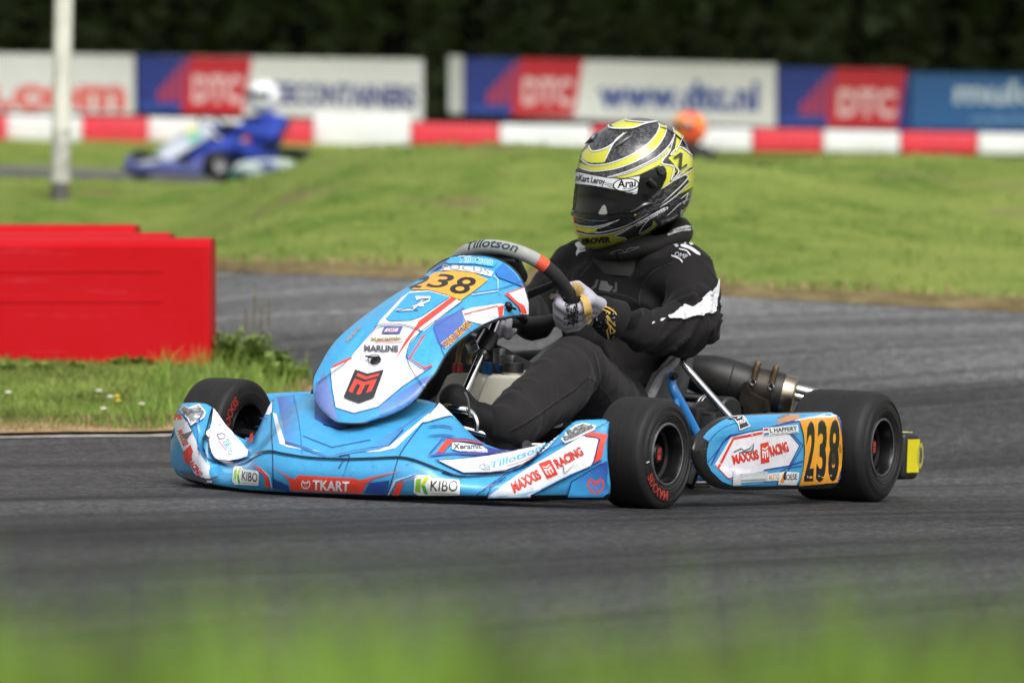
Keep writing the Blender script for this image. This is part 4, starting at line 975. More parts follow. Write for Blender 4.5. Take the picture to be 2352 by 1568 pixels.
# rubber edging round the panel and its inner face
edge = G[-1][::-1]+[G[i][0] for i in range(len(G)-1, -1, -1)]+G[0]+[G[i][-1] for i in range(len(G))]
mb = MB(); mb.tube([np.array(p) for p in edge[::2]]+[edge[0]], .0028, 6); part(mb, 'panel_edging', BLK)
inner = [[p+np.array([-.006, (NY-p[1])*.03, -.004]) for p in row] for row in G]
mb = MB(); mb.grid(inner); part(mb, 'panel_back', BLK)
mb = MB(); mb.lathe([(-.004, .001), (-.004, .011), (.002, .013), (.006, .007), (.006, .0)], N_.hit(*r2(603, 985))[0], axis=(.75, -.1, .65), seg=20); mb.tube([np.array(N_.hit(*r2(545, 970))[0])+[.01, 0, .006], np.array(N_.hit(*r2(655, 985))[0])+[.01, 0, .006]], .0022, 6); part(mb, 'panel_fixing', BLK)
mb = MB(); mb.ball(N_.hit(*r2(1578, 590))[0], (.011, .011, .013)); mb.tube([np.array(N_.hit(*r2(1540, 575))[0])+[.006, .01, 0], np.array(N_.hit(*r2(1615, 605))[0])+[.006, .01, 0]], .003, 6); part(mb, 'panel_fixing', DARK)

# ---- wheels --------------------------------------------------------
def arc_text(mb, body, rad, r_h, ang0, yf, m, bold=.03, sg=1):
    v, f = text_shape(body, bold); v, f = cut2d(v, f, .25); lo, hi = v.min(0), v.max(0); k = r_h/.7
    P = []
    for x, y in v:
        a = ang0+((x-lo[0])-(hi[0]-lo[0])/2)*k/rad; rr = rad-r_h/2+y*k; P.append((rr*math.sin(a), yf(rr), rr*math.cos(a)))
    mb.add(P, f, m)
def wheel(name, cx, cy, R, w, steer, sidetext=None, sg=1, rb=.069):
    root_off = np.array([cx, cy, R-.003]); st = Matrix.Rotation(steer, 3, 'Z')
    hw = w/2
    prof = [(hw*.72, rb-.003), (hw*.93, rb+.001), (hw*1.0, rb+.010), (hw*1.04, rb+.024), (hw*1.03, R-.030), (hw*.985, R-.015), (hw*.9, R-.0055), (hw*.78, R-.0018), (hw*.5, R-.0003), (0, R)]
    prof = [tuple(p) for p in cr([np.array(p) for p in prof], 4)]
    for i, (a, b) in enumerate(prof):                     # fine moulded rings on the shoulder
        pass
    ring_ = [(a, b) for a, b in prof]; full = ring_+[(-a, b) for a, b in ring_[::-1][1:]]
    def yside(r_):
        A = np.array(prof[:26]); o = np.argsort(A[:, 1]); return float(np.interp(r_, A[o, 1], A[o, 0]))+.0012
    mb = MB(); mb.lathe(full, (0, 0, 0), (0, sg, 0), 64, 0)
    for rr, wd in ((R-.021, .0012), (R-.026, .0009), (rb+.02, .001), (rb+.013, .0012)):
        y0 = yside(rr); mb.lathe([(y0-.002, rr-wd*1.6), (y0+.0004, rr), (y0-.002, rr+wd*1.6)], (0, 0, 0), (0, sg, 0), 64, 0)
    if sidetext:
        for body, ang, m_, hh in sidetext:
            mb2 = MB(); arc_text(mb2, body, (rb+R)/2-.004, hh, ang, yside, m_)
            mb.add([(x*(-1 if sg > 0 else 1), y*sg, z) for x, y, z in mb2.v], mb2.f, m_)
    W = empty('w', (0, 0, 0)); bpy.data.objects.remove(W)
    def fin(mb, name, mats, parent):
        mb.v = [tuple(st@Vector(p)+Vector(root_off)) for p in mb.v]; return mb.build(name, mats, parent)
    ty = fin(mb, 'wheel', [RUB, REDT, WHT], KART)
    mb = MB(); d = hw*.95
    mb.lathe([(d-.004, rb+.004), (d+.003, rb+.002), (d+.004, rb-.002), (d-.004, rb-.005), (d-.03, rb-.008), (d-.034, rb-.016), (max(d-.075, -d*.2), rb-.018), (max(d-.08, -d*.25), .045), (max(d-.078, -d*.24), .028), (max(d-.06, 0), .027), (max(d-.058, 0), .0)], (0, 0, 0), (0, sg, 0), 48)
    mb.lathe([(-d+.004, rb+.003), (-d-.004, rb), (-d+.03, rb-.008), (-d+.032, rb-.02), (-d+.06, rb-.024), (-d+.062, .03), (-d+.02, .028), (-d+.02, 0)], (0, 0, 0), (0, sg, 0), 48)
    fin(mb, 'rim', RIMM, ty)
    mb = MB(); mb.lathe([(d-.002, rb+.0045), (d+.0035, rb+.0035), (d+.005, rb), (d+.0035, rb-.002)], (0, 0, 0), (0, sg, 0), 48); fin(mb, 'rim_edge', GREYM, ty)
    mb = MB(); mb.lathe([(max(d-.07, 0), .024), (max(d-.025, .01), .022), (max(d-.02, .015), .018), (max(d-.02, .015), 0)], (0, 0, 0), (0, sg, 0), 28)
    for k in range(3): a = k*2.094+.4; mb.lathe([(max(d-.065, 0), .007), (max(d-.045, .005), .006), (max(d-.045, .005), 0)], (.036*math.sin(a), 0, .036*math.cos(a)), (0, sg, 0), 10)
    fin(mb, 'hub', DARK, ty)
    mb = MB(); y0 = max(d-.02, .015)+.0012
    for k in range(2): mb.add([(-.0085, sg*y0, -.014+k*.0148), (.0085, sg*y0, -.014+k*.0148), (.0085, sg*y0, -.001+k*.0148), (-.0085, sg*y0, -.001+k*.0148)], [(0, 1, 2, 3)])
    fin(mb, 'hub_sticker', REDT, ty)
    if name == 'front':
        mb = MB(); mb.tube([(.043, sg*(d-.035), .005), (.042, sg*(d-.012), .005)], .0032, 8); fin(mb, 'valve', mat('brass', (.55, .4, .15), .3, metal=1), ty)
    return ty
FRX, FRY = 1.047, .558
wheel('front', FRX, FRY, .129, .128, math.radians(-4), [('MAXXIS', -2.62, 1, .021), ('I', -1.75, 2, .014)], 1)
wheel('front', FRX+.01, -FRY+.005, .129, .128, math.radians(-3), None, -1)
wheel('rear', -.012, .597, .1385, .205, 0, [], 1)
wheel('rear', -.012, -.597, .1385, .205, 0, [], -1)
# the inner side of the front wheel on the far side carries the red print
mb = MB(); 
arc_text(mb, 'MAXXIS', .098, .022, 0, lambda r_: 0, 0)
st = Matrix.Rotation(math.radians(-3), 3, 'Z'); rot = Matrix.Rotation(math.radians(68), 3, 'Y')
mb.v = [tuple(st@(rot@Vector((-x, 0, z)))+st@Vector((0, .0668, 0))+Vector((FRX+.01, -FRY+.005, .126))) for x, y, z in mb.v]
part(mb, 'tyre_lettering', REDT, smooth=False)

# ---- chassis, axle, stub axles -------------------------------------
mb = MB()
for sg in (1, -1):
    mb.tube([(1.22, sg*.2, .055), (1.0, sg*.33, .055), (.75, sg*.33, .055), (.3, sg*.27, .055), (-.08, sg*.3, .075), (-.2, sg*.3, .075)], .015, 10, smooth=4)
mb.tube([(1.1, -.36, .06), (1.1, .36, .06)], .015, 10); mb.tube([(.55, -.32, .055), (.55, .32, .055)], .014, 10); mb.tube([(-.17, -.32, .075), (-.17, .32, .075)], .014, 10)
mb.tube([(1.2, -.25, .06), (1.33, -.2, .06), (1.33, .2, .06), (1.2, .25, .06)], .012, 10); part(mb, 'chassis_frame', BFRAME)
mb = MB(); mb.box((.72, 0, .038), (.78, .58, .004)); part(mb, 'floor_tray', mat('floor_tray', (.05, .05, .05), .6, metal=.4, var=(20, .3)))
mb = MB(); mb.tube([(-.012, -.66, .1355), (-.012, .66, .1355)], .025, 16); part(mb, 'rear_axle', STEEL)
for sg in (1, -1):
    mb = MB(); mb.tube([(FRX, sg*.36, .1), (FRX, sg*.53, .128)], .012, 10); mb.box((FRX, sg*.395, .105), (.04, .045, .09), bev=.006); mb.lathe([(-.05, .016), (.05, .016)], (FRX, sg*.41, .11), (0, 0, 1), 12); part(mb, 'stub_axle', DARK)
mb = MB(); mb.tube([(-.3, .27, .08), (-.3, .62, .12)], .013, 8); part(mb, 'bumper_bracket', DARK)

# cockpit bars seen through the gap above the left scoop
def P7(x, y, X): return atX(*r7(x, y), X)
mb = MB(); mb.tube([P7(350, 1290, 1.12), P7(480, 1322, 1.10), P7(700, 1385, 1.07), P7(990, 1468, 1.04)], .0085, 14); part(mb, 'tie_rod', CHROME)
mb = MB(); mb.box(P7(1030, 1483, 1.035), (.03, .03, .032), bev=.006); mb.lathe([(-.012, .013), (.012, .013), (.012, 0)], P7(1050, 1483, 1.05), (.6, .8, 0), 16); part(mb, 'rod_end', STEEL)
mb = MB(); mb.tube([P7(1080, 1470, 1.02), P7(1260, 1475, 1.0)], .0045, 8); mb.tube([P7(740, 1520, 1.05), P7(880, 1500, 1.05), P7(940, 1530, 1.05)], .005, 8); part(mb, 'linkage', STEEL)
mb = MB(); mb.tube([P7(240, 1085, 1.12), P7(345, 1095, 1.12), P7(430, 1110, 1.11), P7(505, 1165, 1.1), P7(540, 1240, 1.1), P7(538, 1320, 1.1)], [.008, .010, .010, .008, .007, .007], 12, smooth=4); part(mb, 'brake_pedal', CHROME)
mb = MB(); mb.tube([P7(500, 1130, 1.05), P7(520, 1080, 1.05), P7(590, 1040, 1.05), P7(615, 1065, 1.05), P7(580, 1125, 1.05), P7(520, 1165, 1.05)], .0028, 8, smooth=5); part(mb, 'cable_loop', BLK)
# steering column
SC0, SC1 = P7(400, 935, .93), P7(585, 520, .86)
mb = MB(); ax = SC1-SC0; mb.tube([SC0-ax*.35, SC1], .0105, 18); part(mb, 'steering_column', CHROME)
mb = MB(); mb.tube([SC1-ax*.0, SC1+ax*.09], .0165, 18); mb.tube([SC1+ax*.03, SC1+ax*.06], .0178, 18); part(mb, 'column_collar', STEEL)
mb = MB(); mb.tube([SC1+ax*.08, SC1+ax*.3, SC1+ax*.55], [.022, .025, .02], 18); part(mb, 'column_support', BLK)
mb = MB(); mb.tube([SC1+ax*.5, SC1+ax*1.1], .0105, 14); part(mb, 'column_top', CHROME)
mb = MB(); mb.tube([P7(500, 420, .9), P7(605, 235, .87)], .007, 10); part(mb, 'bracing_tube', STEEL)
mb = MB(); a, b = P7(610, 225, .83), P7(740, 470, .84); mb.prism([a, a+[0, .012, -.003], b+[0, .012, 0], b], (.004, 0, .003)); part(mb, 'strap', DARK)
mb = MB(); mb.box(P7(780, 530, .85), (.03, .022, .04), bev=.004); mb.box(P7(870, 555, .86), (.02, .035, .018), bev=.003); part(mb, 'bracket', STEEL)
mb = MB(); mb.box(P7(490, 430, .9), (.006, .03, .026), Matrix.Rotation(.5, 3, 'X'), bev=.002); part(mb, 'bracket', mat('bright_aluminium', (.55, .55, .56), .35, metal=1., var=(20, .2)))
# fuel tank
TKM = mat('tank_plastic', (.50, .48, .40), .42, var=(5, .12), bump=(9, .1, .006), coat=.15)
def tankblock(mb, pts7, X, dep, bev=.018):
    P = [P7(x, y, X) for x, y in pts7]; bm = bmesh.new(); e = np.array([-dep, 0, 0])
    A = [bm.verts.new(p) for p in P]; B = [bm.verts.new(p+e) for p in P]; n = len(P)
    bm.faces.new(A); bm.faces.new(B[::-1])
    for i in range(n): bm.faces.new((A[i], B[i], B[(i+1) % n], A[(i+1) % n]))
    bmesh.ops.recalc_face_normals(bm, faces=bm.faces); bmesh.ops.bevel(bm, geom=list(bm.edges), offset=bev, segments=4, affect='EDGES', profile=.5, clamp_overlap=True)
    bmesh.ops.triangulate(bm, faces=[f for f in bm.faces if len(f.verts) > 4])
    bm.verts.index_update(); mb.add([np.array(v.co) for v in bm.verts], [[v.index for v in f.verts] for f in bm.faces]); bm.free()
mb = MB(); tankblock(mb, [(200, 700), (640, 722), (640, 1300), (20, 1300), (60, 1000)], .84, .16); tankblock(mb, [(650, 722), (1010, 735), (1100, 735), (1060, 1300), (480, 1300), (500, 1080), (600, 800)], .88, .2, .02)
part(mb, 'fuel_tank', TKM)
tk = bpy.data.objects['fuel_tank']
mb = MB(); c = P7(910, 690, .8); mb.lathe([(-.014, .024), (.002, .024)], c, (0, 0, 1), 24); part(mb, 'tank_neck', TKM, tk)
mb = MB(); c = P7(918, 650, .8); prof = [(-.012, .0255), (-.010, .027), (.010, .027), (.013, .024), (.013, 0)]; mb.lathe(prof, c, (0, 0, 1), 28); part(mb, 'tank_cap', BLK, tk)
HOSE = mat('brown_fuel_hose', (.33, .22, .08), .35, coat=.3)
mb = MB(); mb.tube([P7(333, 610, .82), P7(350, 480, .82), P7(375, 390, .83), P7(400, 330, .84)], .007, 10, smooth=3); part(mb, 'fuel_hose', HOSE)
mb = MB(); mb.tube([P7(452, 610, .8), P7(460, 530, .8), P7(500, 440, .82)], .007, 10, smooth=3); part(mb, 'fuel_hose', HOSE)
mb = MB(); mb.lathe([(-.011, .012), (-.009, .0135), (.010, .013), (.011, .010), (.011, 0)], P7(330, 655, .81), (0, 0, 1), 18); part(mb, 'red_fitting', mat('red_plug', (.45, .015, .02), .4, coat=.3))
mb = MB(); mb.box(P7(648, 660, .8), (.02, .022, .03), bev=.003); part(mb, 'blue_clip', mat('blue_anodised', (.02, .12, .35), .4, metal=.3))
mb = MB(); mb.box(P7(772, 620, .8), (.012, .018, .03), Matrix.Rotation(.3, 3, 'X'), bev=.003); part(mb, 'blue_clip', MATS['blue_anodised'])
mb = MB(); mb.box(P7(1080, 715, .7), (.1, .05, .016), bev=.004); part(mb, 'tank_shelf', mat('pale_plate', (.4, .4, .4), .4, metal=.4))

# ---- steering wheel ------------------------------------------------
WC = np.array([.668, .002, .494]); wn = np.array([-.66, 0, .75]); wn /= np.linalg.norm(wn); wu = np.array([.75, 0, .66]); wu /= np.linalg.norm(wu); wl = np.array([0, 1., 0])
def WP(a, r_=.149): 
    """point on the rim; a = 0 top, positive towards the kart's left"""
    x, y = math.sin(a), math.cos(a); k = 1.
    if y < -.55: y = -.55-(abs(y)-.55)*.62              # flattened foot
    return WC+wl*(x*r_)+wu*(y*r_)
GRIPG = mat('grey_suede', (.33, .34, .32), .85, var=(30, .12), bump=(150, .3, .001)); GRIPB = mat('black_suede', (.016, .016, .018), .85, var=(30, .2), bump=(150, .3, .001)); GRIPR = mat('red_band', (.72, .09, .035), .55)
def arc(a0, a1, n, r_=.0155, **k): 
    mb = MB(); mb.tube([WP(a0+(a1-a0)*i/n) for i in range(n+1)], r_, 18); return mb
SW = part(arc(-.95, .80, 40, .0172), 'steering_wheel', GRIPG)
part(arc(.80, .97, 6, .0176), 'grip_band', GRIPR, SW); part(arc(-1.12, -.95, 6, .0176), 'grip_band', GRIPR, SW)
part(arc(.97, math.pi*2-1.12, 70, .0165), 'lower_grip', GRIPB, SW)
mb = MB()
for a in (1.35, -1.35, math.pi): mb.tube([WC-wn*.035, WC-wn*.03+(WP(a)-WC)*.45, WP(a)], [.012, .010, .008], 8)
mb.lathe([(-.05, .03), (-.03, .032), (-.03, 0)], WC, tuple(wn), 20); part(mb, 'spokes', DARK, SW)
mb = MB(); c = WC-wn*.01+wu*.085; R_ = Matrix((wl, wu, wn)).transposed(); mb.box(c, (.13, .085, .03), R_, bev=.01); part(mb, 'dash_display', BLK, SW)
# lettering round the top grip
v, f = text_shape('Tillotson', .02, 1, .2); v, f = cut2d(v, f, .2); lo, hi = v.min(0), v.max(0)
cd_ = CAM-WP(0); P_ = []
for x, y in v:
    a = -.40+(x-lo[0])/(hi[0]-lo[0])*.86; rr = (y/.7-.5)*.021
    c = WP(a); out = (c-WC)/np.linalg.norm(c-WC); t = np.cross(out, wn); nrm = cd_/np.linalg.norm(cd_); nrm = nrm-t*(nrm@t)+np.array([0, 0, .55]); nrm -= t*(nrm@t); nrm /= np.linalg.norm(nrm); b = np.cross(t, nrm); 
    if b[2] < 0: b = -b
    an = rr/.0176; P_.append(c+.0180*(nrm*math.cos(an)+b*math.sin(an)))
new_mesh('grip_lettering', P_, f, [mat('dark_teal_print', (.01, .035, .05), .6)], None, False, SW)

# ---- side pods -----------------------------------------------------
pod = r4([(262, 1000), (275, 925), (310, 855), (370, 790), (440, 735), (510, 704), (620, 688), (800, 678), (1000, 670), (1200, 664), (1380, 658), (1435, 668), (1468, 705), (1478, 780), (1477, 900), (1472, 1080), (1462, 1220), (1445, 1285), (1405, 1306), (1250, 1310), (1000, 1312), (800, 1318), (620, 1322), (520, 1318), (450, 1300), (380, 1248), (320, 1180), (280, 1100)])
def podmesh(Y0, sg):
    pl = cr([atY(x, y, .655) for x, y in pod], 5, True); c = np.mean(pl, 0); rows = []
    for dy, ins in ((.0005, .045), (.0, .03), (-.003, .016), (-.009, .006), (-.019, .001), (-.030, 0), (-.036, 0), (-.04, .006), (-.044, .015), (-.046, .03)):
        row = []
        for i, p in enumerate(pl):
            a, b = pl[i-1], pl[(i+1) % len(pl)]; t = b-a; n = np.array([t[2], 0, -t[0]]); n /= np.linalg.norm(n)+1e-9
            if n@(p-c) < 0: n = -n
            q = p-n*ins; q = q-np.array([2.2*max(0, -dy-.008)*float(sstep(-.02, .28, p[0]-c[0])), 0, 0]); q = q+np.array([0, .008+dy-.02*float(sstep(.12, .36, p[0]-c[0])), 0]); row.append(q)
        rows.append(row)
    ins0 = rows[0]; head = []
    for k in np.linspace(.02, .9, 9):
        row = []
        for q in ins0:
            x, z = c[0]+(q[0]-c[0])*k, c[2]+(q[2]-c[2])*k; row.append(np.array([x, .655+.008+.0005+.002*(1-k)-.02*float(sstep(.12, .36, (x-c[0])*1.12)), z]))
        head.append(row)
    rows = head+rows
    V = [p for r_ in rows for p in r_]; n = len(pl); Fq = [(i*n+j, (i+1)*n+j, (i+1)*n+(j+1) % n, i*n+(j+1) % n) for i in range(len(rows)-1) for j in range(n)]
    Fq += [tuple(range(n))]; Fq += [tuple(range((len(rows)-1)*n, len(rows)*n))[::-1]]
    if sg < 0: V = [np.array([p[0], -p[1], p[2]]) for p in V]; Fq = [q[::-1] for q in Fq]
    return V, Fq
V, Fq = podmesh(.655, 1)
PD = Print(V, Fq, (.012, .012, .013), [VINYL, BLK])
stick = r4([(300, 872), (345, 820), (400, 775), (460, 735), (530, 706), (640, 692), (900, 680), (1200, 670), (1375, 662), (1420, 672), (1452, 705), (1470, 780), (1472, 900), (1466, 1080), (1458, 1200), (1440, 1245), (1380, 1252), (1105, 1272), (800, 1280), (560, 1280), (460, 1240), (370, 1150), (335, 1080), (332, 1000), (352, 905)])
PD.poly(stick, BLUE, step=7)
p_ = PD
p_.line(r4([(300, 872), (352, 905), (400, 850), (480, 790), (590, 750)]), 1.3, '223a70'); p_.line(r4([(352, 905), (333, 1000), (335, 1080)]), 1.2, '223a70')
p_.poly(r4([(920, 735), (1000, 690), (1110, 682), (1110, 720), (940, 755)]), 'c08a5a'); p_.text('ZANDEROVER', r4(925, 722), r4(1035, 690), 5, '7a6a54', .02)
p_.poly(r4([(940, 760), (1130, 715), (1360, 668), (1430, 690), (1450, 715), (1240, 720), (1100, 740), (900, 775)]), 'dcdfea'); p_.poly(r4([(840, 790), (1080, 722), (1100, 742), (960, 770), (830, 800)]), '4a4f9e')
p_.line(r4([(820, 800), (960, 765), (1110, 735)]), 2.2, NAVY, smooth=0); p_.poly(r4([(1425, 690), (1465, 720), (1472, 900), (1466, 1080), (1455, 1230), (1410, 1248), (1450, 1000)]), '4c4c92')
p_.poly(r4([(395, 1105), (540, 872), (805, 815), (1030, 850), (1110, 940), (1020, 1110), (830, 1150), (560, 1200), (510, 1215)]), 'e6e4ec')
p_.line(r4([(430, 1128), (555, 885), (800, 835)]), 6, 'e2392c', smooth=0); p_.line(r4([(415, 1100), (540, 868), (810, 812)]), 2, 'f0f0f4', smooth=0); p_.line(r4([(370, 1100), (470, 905), (530, 855), (800, 805)]), 2.4, '2c3c98', smooth=0)
p_.line(r4([(340, 1080), (440, 960), (530, 860)]), 1.3, '2c3c98', smooth=0); p_.line(r4([(400, 1100), (500, 1205), (620, 1260)]), 1.5, 'd8483c', smooth=0)
p_.line(r4([(1030, 845), (1112, 940), (1025, 1110)]), 2, '26328a', smooth=0); p_.line(r4([(1045, 835), (1140, 940), (1015, 1150)]), 1.5, '26328a', smooth=0); p_.line(r4([(810, 1145), (1020, 1110), (1140, 1070)]), 2, '26328a', smooth=0); p_.line(r4([(800, 1250), (1000, 1130), (1130, 1110)]), 1.6, '26328a', smooth=0)
p_.poly(r4([(560, 1190), (840, 1155), (850, 1190), (800, 1260), (560, 1275)]), '52aee4')
p_.text('MAXXIS', r4(555, 1095), r4(772, 1045), 19.5, 'd8342a', .05); p_.text('RACING', r4(868, 1028), r4(1022, 985), 22, 'd8342a', .05)
p_.poly(r4([(780, 925), (848, 908), (856, 1078), (785, 1092)]), 'dc3428'); arrow_m(p_, r4([(793, 955), (842, 942), (846, 1045), (797, 1056)]), 'f2e8e6')
p_.line(r4([(555, 995), (620, 965), (640, 985), (690, 965), (720, 925), (715, 985), (600, 1000)]), 2, '4c5056', smooth=0); p_.poly(r4([(690, 1000), (725, 925), (720, 1000)]), '70747a')
# driver name plate with flag
p_.poly(r4([(800, 793), (1095, 768), (1100, 832), (808, 860)]), 'eeeff2'); p_.poly(r4([(806, 800), (845, 796), (846, 813), (807, 817)]), 'b82c3c'); p_.poly(r4([(809, 836), (850, 832), (851, 850), (810, 855)]), '3c5cac')
p_.text('L HAFFERT', r4(857, 832), r4(1085, 812), 9.2, '2c2e34', .03); p_.text('OFFICIAL KARTING DRIVER', r4(862, 850), r4(1092, 830), 2.6, '54565c', .02)
# designer tag
p_.poly(r4([(515, 706), (640, 697), (695, 780), (602, 815), (590, 765), (560, 725)]), 'dfe2e8'); p_.poly(r4([(530, 709), (632, 703), (682, 775), (608, 802), (598, 760), (570, 725)]), '2e3034'); p_.text('DSGN', r4(596, 765), r4(668, 740), 7.5, 'eceef0', .03)
# lower stickers
p_.poly(r4([(548, 1150), (565, 1148), (570, 1185), (838, 1160), (838, 1235), (610, 1250), (618, 1268), (548, 1270)]), 'd4d6d8'); p_.line(r4([(610, 1190), (835, 1172)]), 7, 'b8babc', smooth=0); p_.text('RVS KONSTRUKTIE', r4(625, 1198), r4(832, 1182), 6, 'd8dadc', .03); p_.line(r4([(615, 1232), (820, 1222)]), 2.5, '9aa0a8', smooth=0)
p_.poly(r4([(838, 1175), (960, 1160), (975, 1158), (1000, 1158), (1100, 1165), (1095, 1225), (1080, 1265), (925, 1262), (930, 1230), (835, 1235)]), 'e8e9ea'); p_.text('AUTO', r4(845, 1226), r4(935, 1219), 11.5, 'e08c28', .02); p_.text('OESE', r4(992, 1226), r4(1086, 1220), 12, '1e2024', .02)
p_.poly(r4([(940, 1250), (962, 1178), (980, 1178), (968, 1205), (975, 1250)]), 'e8962c'); p_.poly(r4([(965, 1205), (975, 1160), (998, 1158), (988, 1190), (990, 1225), (972, 1225)]), '1c1e20')
# number plate
plate = r4([(1105, 728), (1200, 718), (1420, 708), (1440, 760), (1460, 880), (1462, 1000), (1455, 1120), (1420, 1248), (1260, 1258), (1102, 1272), (1135, 1150), (1150, 1000), (1140, 850)])
p_.poly(plate, 'f0a52c')
for ch, x0, x1, yb, yt in (('2', 1150, 1222, 1216, 756), ('3', 1240, 1322, 1216, 748), ('8', 1338, 1428, 1210, 742)):
    h = (yb-yt)*.27344
    if ch == '2': a, b, u_ = r4(1140, 1218), r4(1218, 1214), (.06, -1)
    else: a, b, u_ = r4(x0, yb), r4(x1, yb-3), (.035, -1)
    p_.text(ch, a, b, h, '16171a', .035, up=u_)
for x, y in ((1172, 1200), (1267, 1193), (1366, 1190)): p_.text('h', r4(x-5, y+8), r4(x+7, y+7), 4, 'c8c8c8', .03)
p_.poly(r4([(1430, 940), (1448, 932), (1455, 990), (1438, 1000)]), 'a87428', smooth=3); p_.poly(r4([(1370, 1020), (1390, 1000), (1402, 1080), (1378, 1100)]), '3a3020', smooth=3)
p_.line(r4([(1300, 830), (1310, 900), (1325, 950)]), 2.2, '1a1a1c', taper='both'); p_.line(r4([(1125, 1262), (1300, 1250)]), 1.3, '4a3c24', taper='both')
PDO = PD.build('side_pod', KART)
V, Fq = podmesh(.655, -1); PD2 = Print(V, Fq, (.05, .36, .72), [VINYL]); PD2.build('side_pod', KART)
for sg in (1, -1):
    mb = MB(); mb.tube([(.33, sg*.28, .1), (.33, sg*.62, .1)], .011, 10); mb.tube([(.66, sg*.3, .1), (.66, sg*.62, .1)], .011, 10); mb.tube([(.33, sg*.5, .1), (.66, sg*.5, .1)], .010, 10); part(mb, 'pod_bar', CHROME)
mb = MB(); mb.tube([atX(*r4(120, 1270), .80), atX(*r4(345, 1268), .66)], .009, 12); part(mb, 'floor_bar', CHROME)
mb = MB(); mb.tube([atX(*r4(255, 1090), .74), atX(*r4(185, 1280), .78)], .013, 10); part(mb, 'pod_strut', BLK)
mb = MB(); mb.tube([atX(*r4(60, 1210), .85), atX(*r4(330, 1215), .6)], .014, 12); part(mb, 'frame_rail', BFRAME)

# ---- seat and its stays --------------------------------------------
SEATM = mat('seat_fibreglass', (.085, .088, .09), .42, var=(7, .25), bump=(25, .25, .003), coat=.2)
SEATE = mat('seat_edge_worn', (.2, .2, .21), .5, var=(25, .35), bump=(40, .5, .003))
def seat_grid():
    prof = [(.62, .10), (.5, .065), (.36, .055), (.22, .07), (.10, .12), (.02, .2), (-.04, .29), (-.07, .36), (-.085, .41)]
    hts = [.05, .09, .13, .17, .2, .18, .13, .07, .02]; wid = [.17, .18, .185, .185, .185, .18, .175, .165, .15]
    A = cr([np.array([p[0], p[1], h_, w_]) for p, h_, w_ in zip(prof, hts, wid)], 4); G = []
    for i, a in enumerate(A):
        d = A[min(i+1, len(A)-1)][:2]-A[max(i-1, 0)][:2]; d /= np.linalg.norm(d); n = np.array([-d[1], d[0]]); n = n if n[1] > 0 or n[0] > 0 else -n
        if n[0] < 0 and n[1] < .3: n = -n
        row = []
        for k in range(-12, 13):
            t = k/12; u_ = abs(t); yy = math.copysign(a[3]*(1-(1-min(1, u_*1.55))**2) if u_ < .64 else a[3], t); up = 0 if u_ < .45 else a[2]*((u_-.45)/.55)**1.35
            row.append(np.array([a[0]+n[0]*up, yy-.02, a[1]+n[1]*up]))
        G.append(row)
    return G
SG = seat_grid(); mb = MB(); mb.grid(SG); so = part(mb, 'seat', SEATM, sharp=None)
md = so.modifiers.new('thick', 'SOLIDIFY'); md.thickness = .007; md.offset = -1
def P8(x, y, X): return atX(*r8(x, y), X)
# visible flank and rolled edge of the seat, above the front wheel
q = [P8(850, 760, .30), P8(980, 470, .22), P8(1180, 340, .14), P8(1240, 270, .10), P8(1390, 190, .02), P8(1330, 330, .03), P8(1270, 560, .05), P8(1180, 800, .10), P8(1120, 900, .14), P8(900, 860, .28)]
mb = MB(); mb.prism(q, (0, -.012, 0)); part(mb, 'seat_flank', SEATM, so, sharp=30)
mb = MB(); mb.tube([P8(880, 790, .29), P8(930, 690, .26), P8(1010, 540, .215), P8(1090, 450, .18), P8(1200, 350, .13), P8(1235, 280, .11)], [.011, .012, .012, .011, .008, .006], 10, smooth=4); part(mb, 'seat_edge', SEATE, so)
mb = MB(); mb.tube([P8(1400, 165, .0), P8(1450, 130, -.02), P8(1490, 140, -.03)], [.008, .018, .012], 12, smooth=4); part(mb, 'seat_lip', STEEL, so)
# chrome stay and blue seat support
mb = MB(); a, b = P8(1265, 335, .09), P8(1860, 1005, .03); d = b-a; mb.tube([a, a+d*.06, a+d*.12, a+d*.16, b], [.005, .007, .0088, .0095, .0095], 16); part(mb, 'seat_stay', CHROME)
mb = MB(); mb.lathe([(-.008, .009), (.006, .009), (.008, .006), (.008, 0)], P8(1300, 285, .09), (.2, .95, 0), 6); part(mb, 'stay_bolt', DARK)
mb = MB(); mb.tube([P8(1160, 600, .20), P8(1190, 690, .20), P8(1280, 840, .18), P8(1400, 1070, .15), P8(1500, 1260, .13), P8(1560, 1400, .12)], [.011, .0125, .0115, .0115, .0115, .0115], 16, smooth=3); mb.tube([P8(1215, 740, .195), P8(1205, 920, .2), P8(1200, 1000, .2)], .0095, 12)
c = P8(1160, 500, .2); mb.tube([P8(1150, 450, .2), c, P8(1160, 620, .2)], [.009, .0105, .0115], 14); part(mb, 'seat_support', BFRAME)
mb = MB(); c = P8(1178, 500, .215); mb.lathe([(-.004, .011), (.002, .011), (.003, .0075), (.010, .007), (.010, 0)], c, (.46, .88, 0), 20); part(mb, 'support_bolt', DARK)

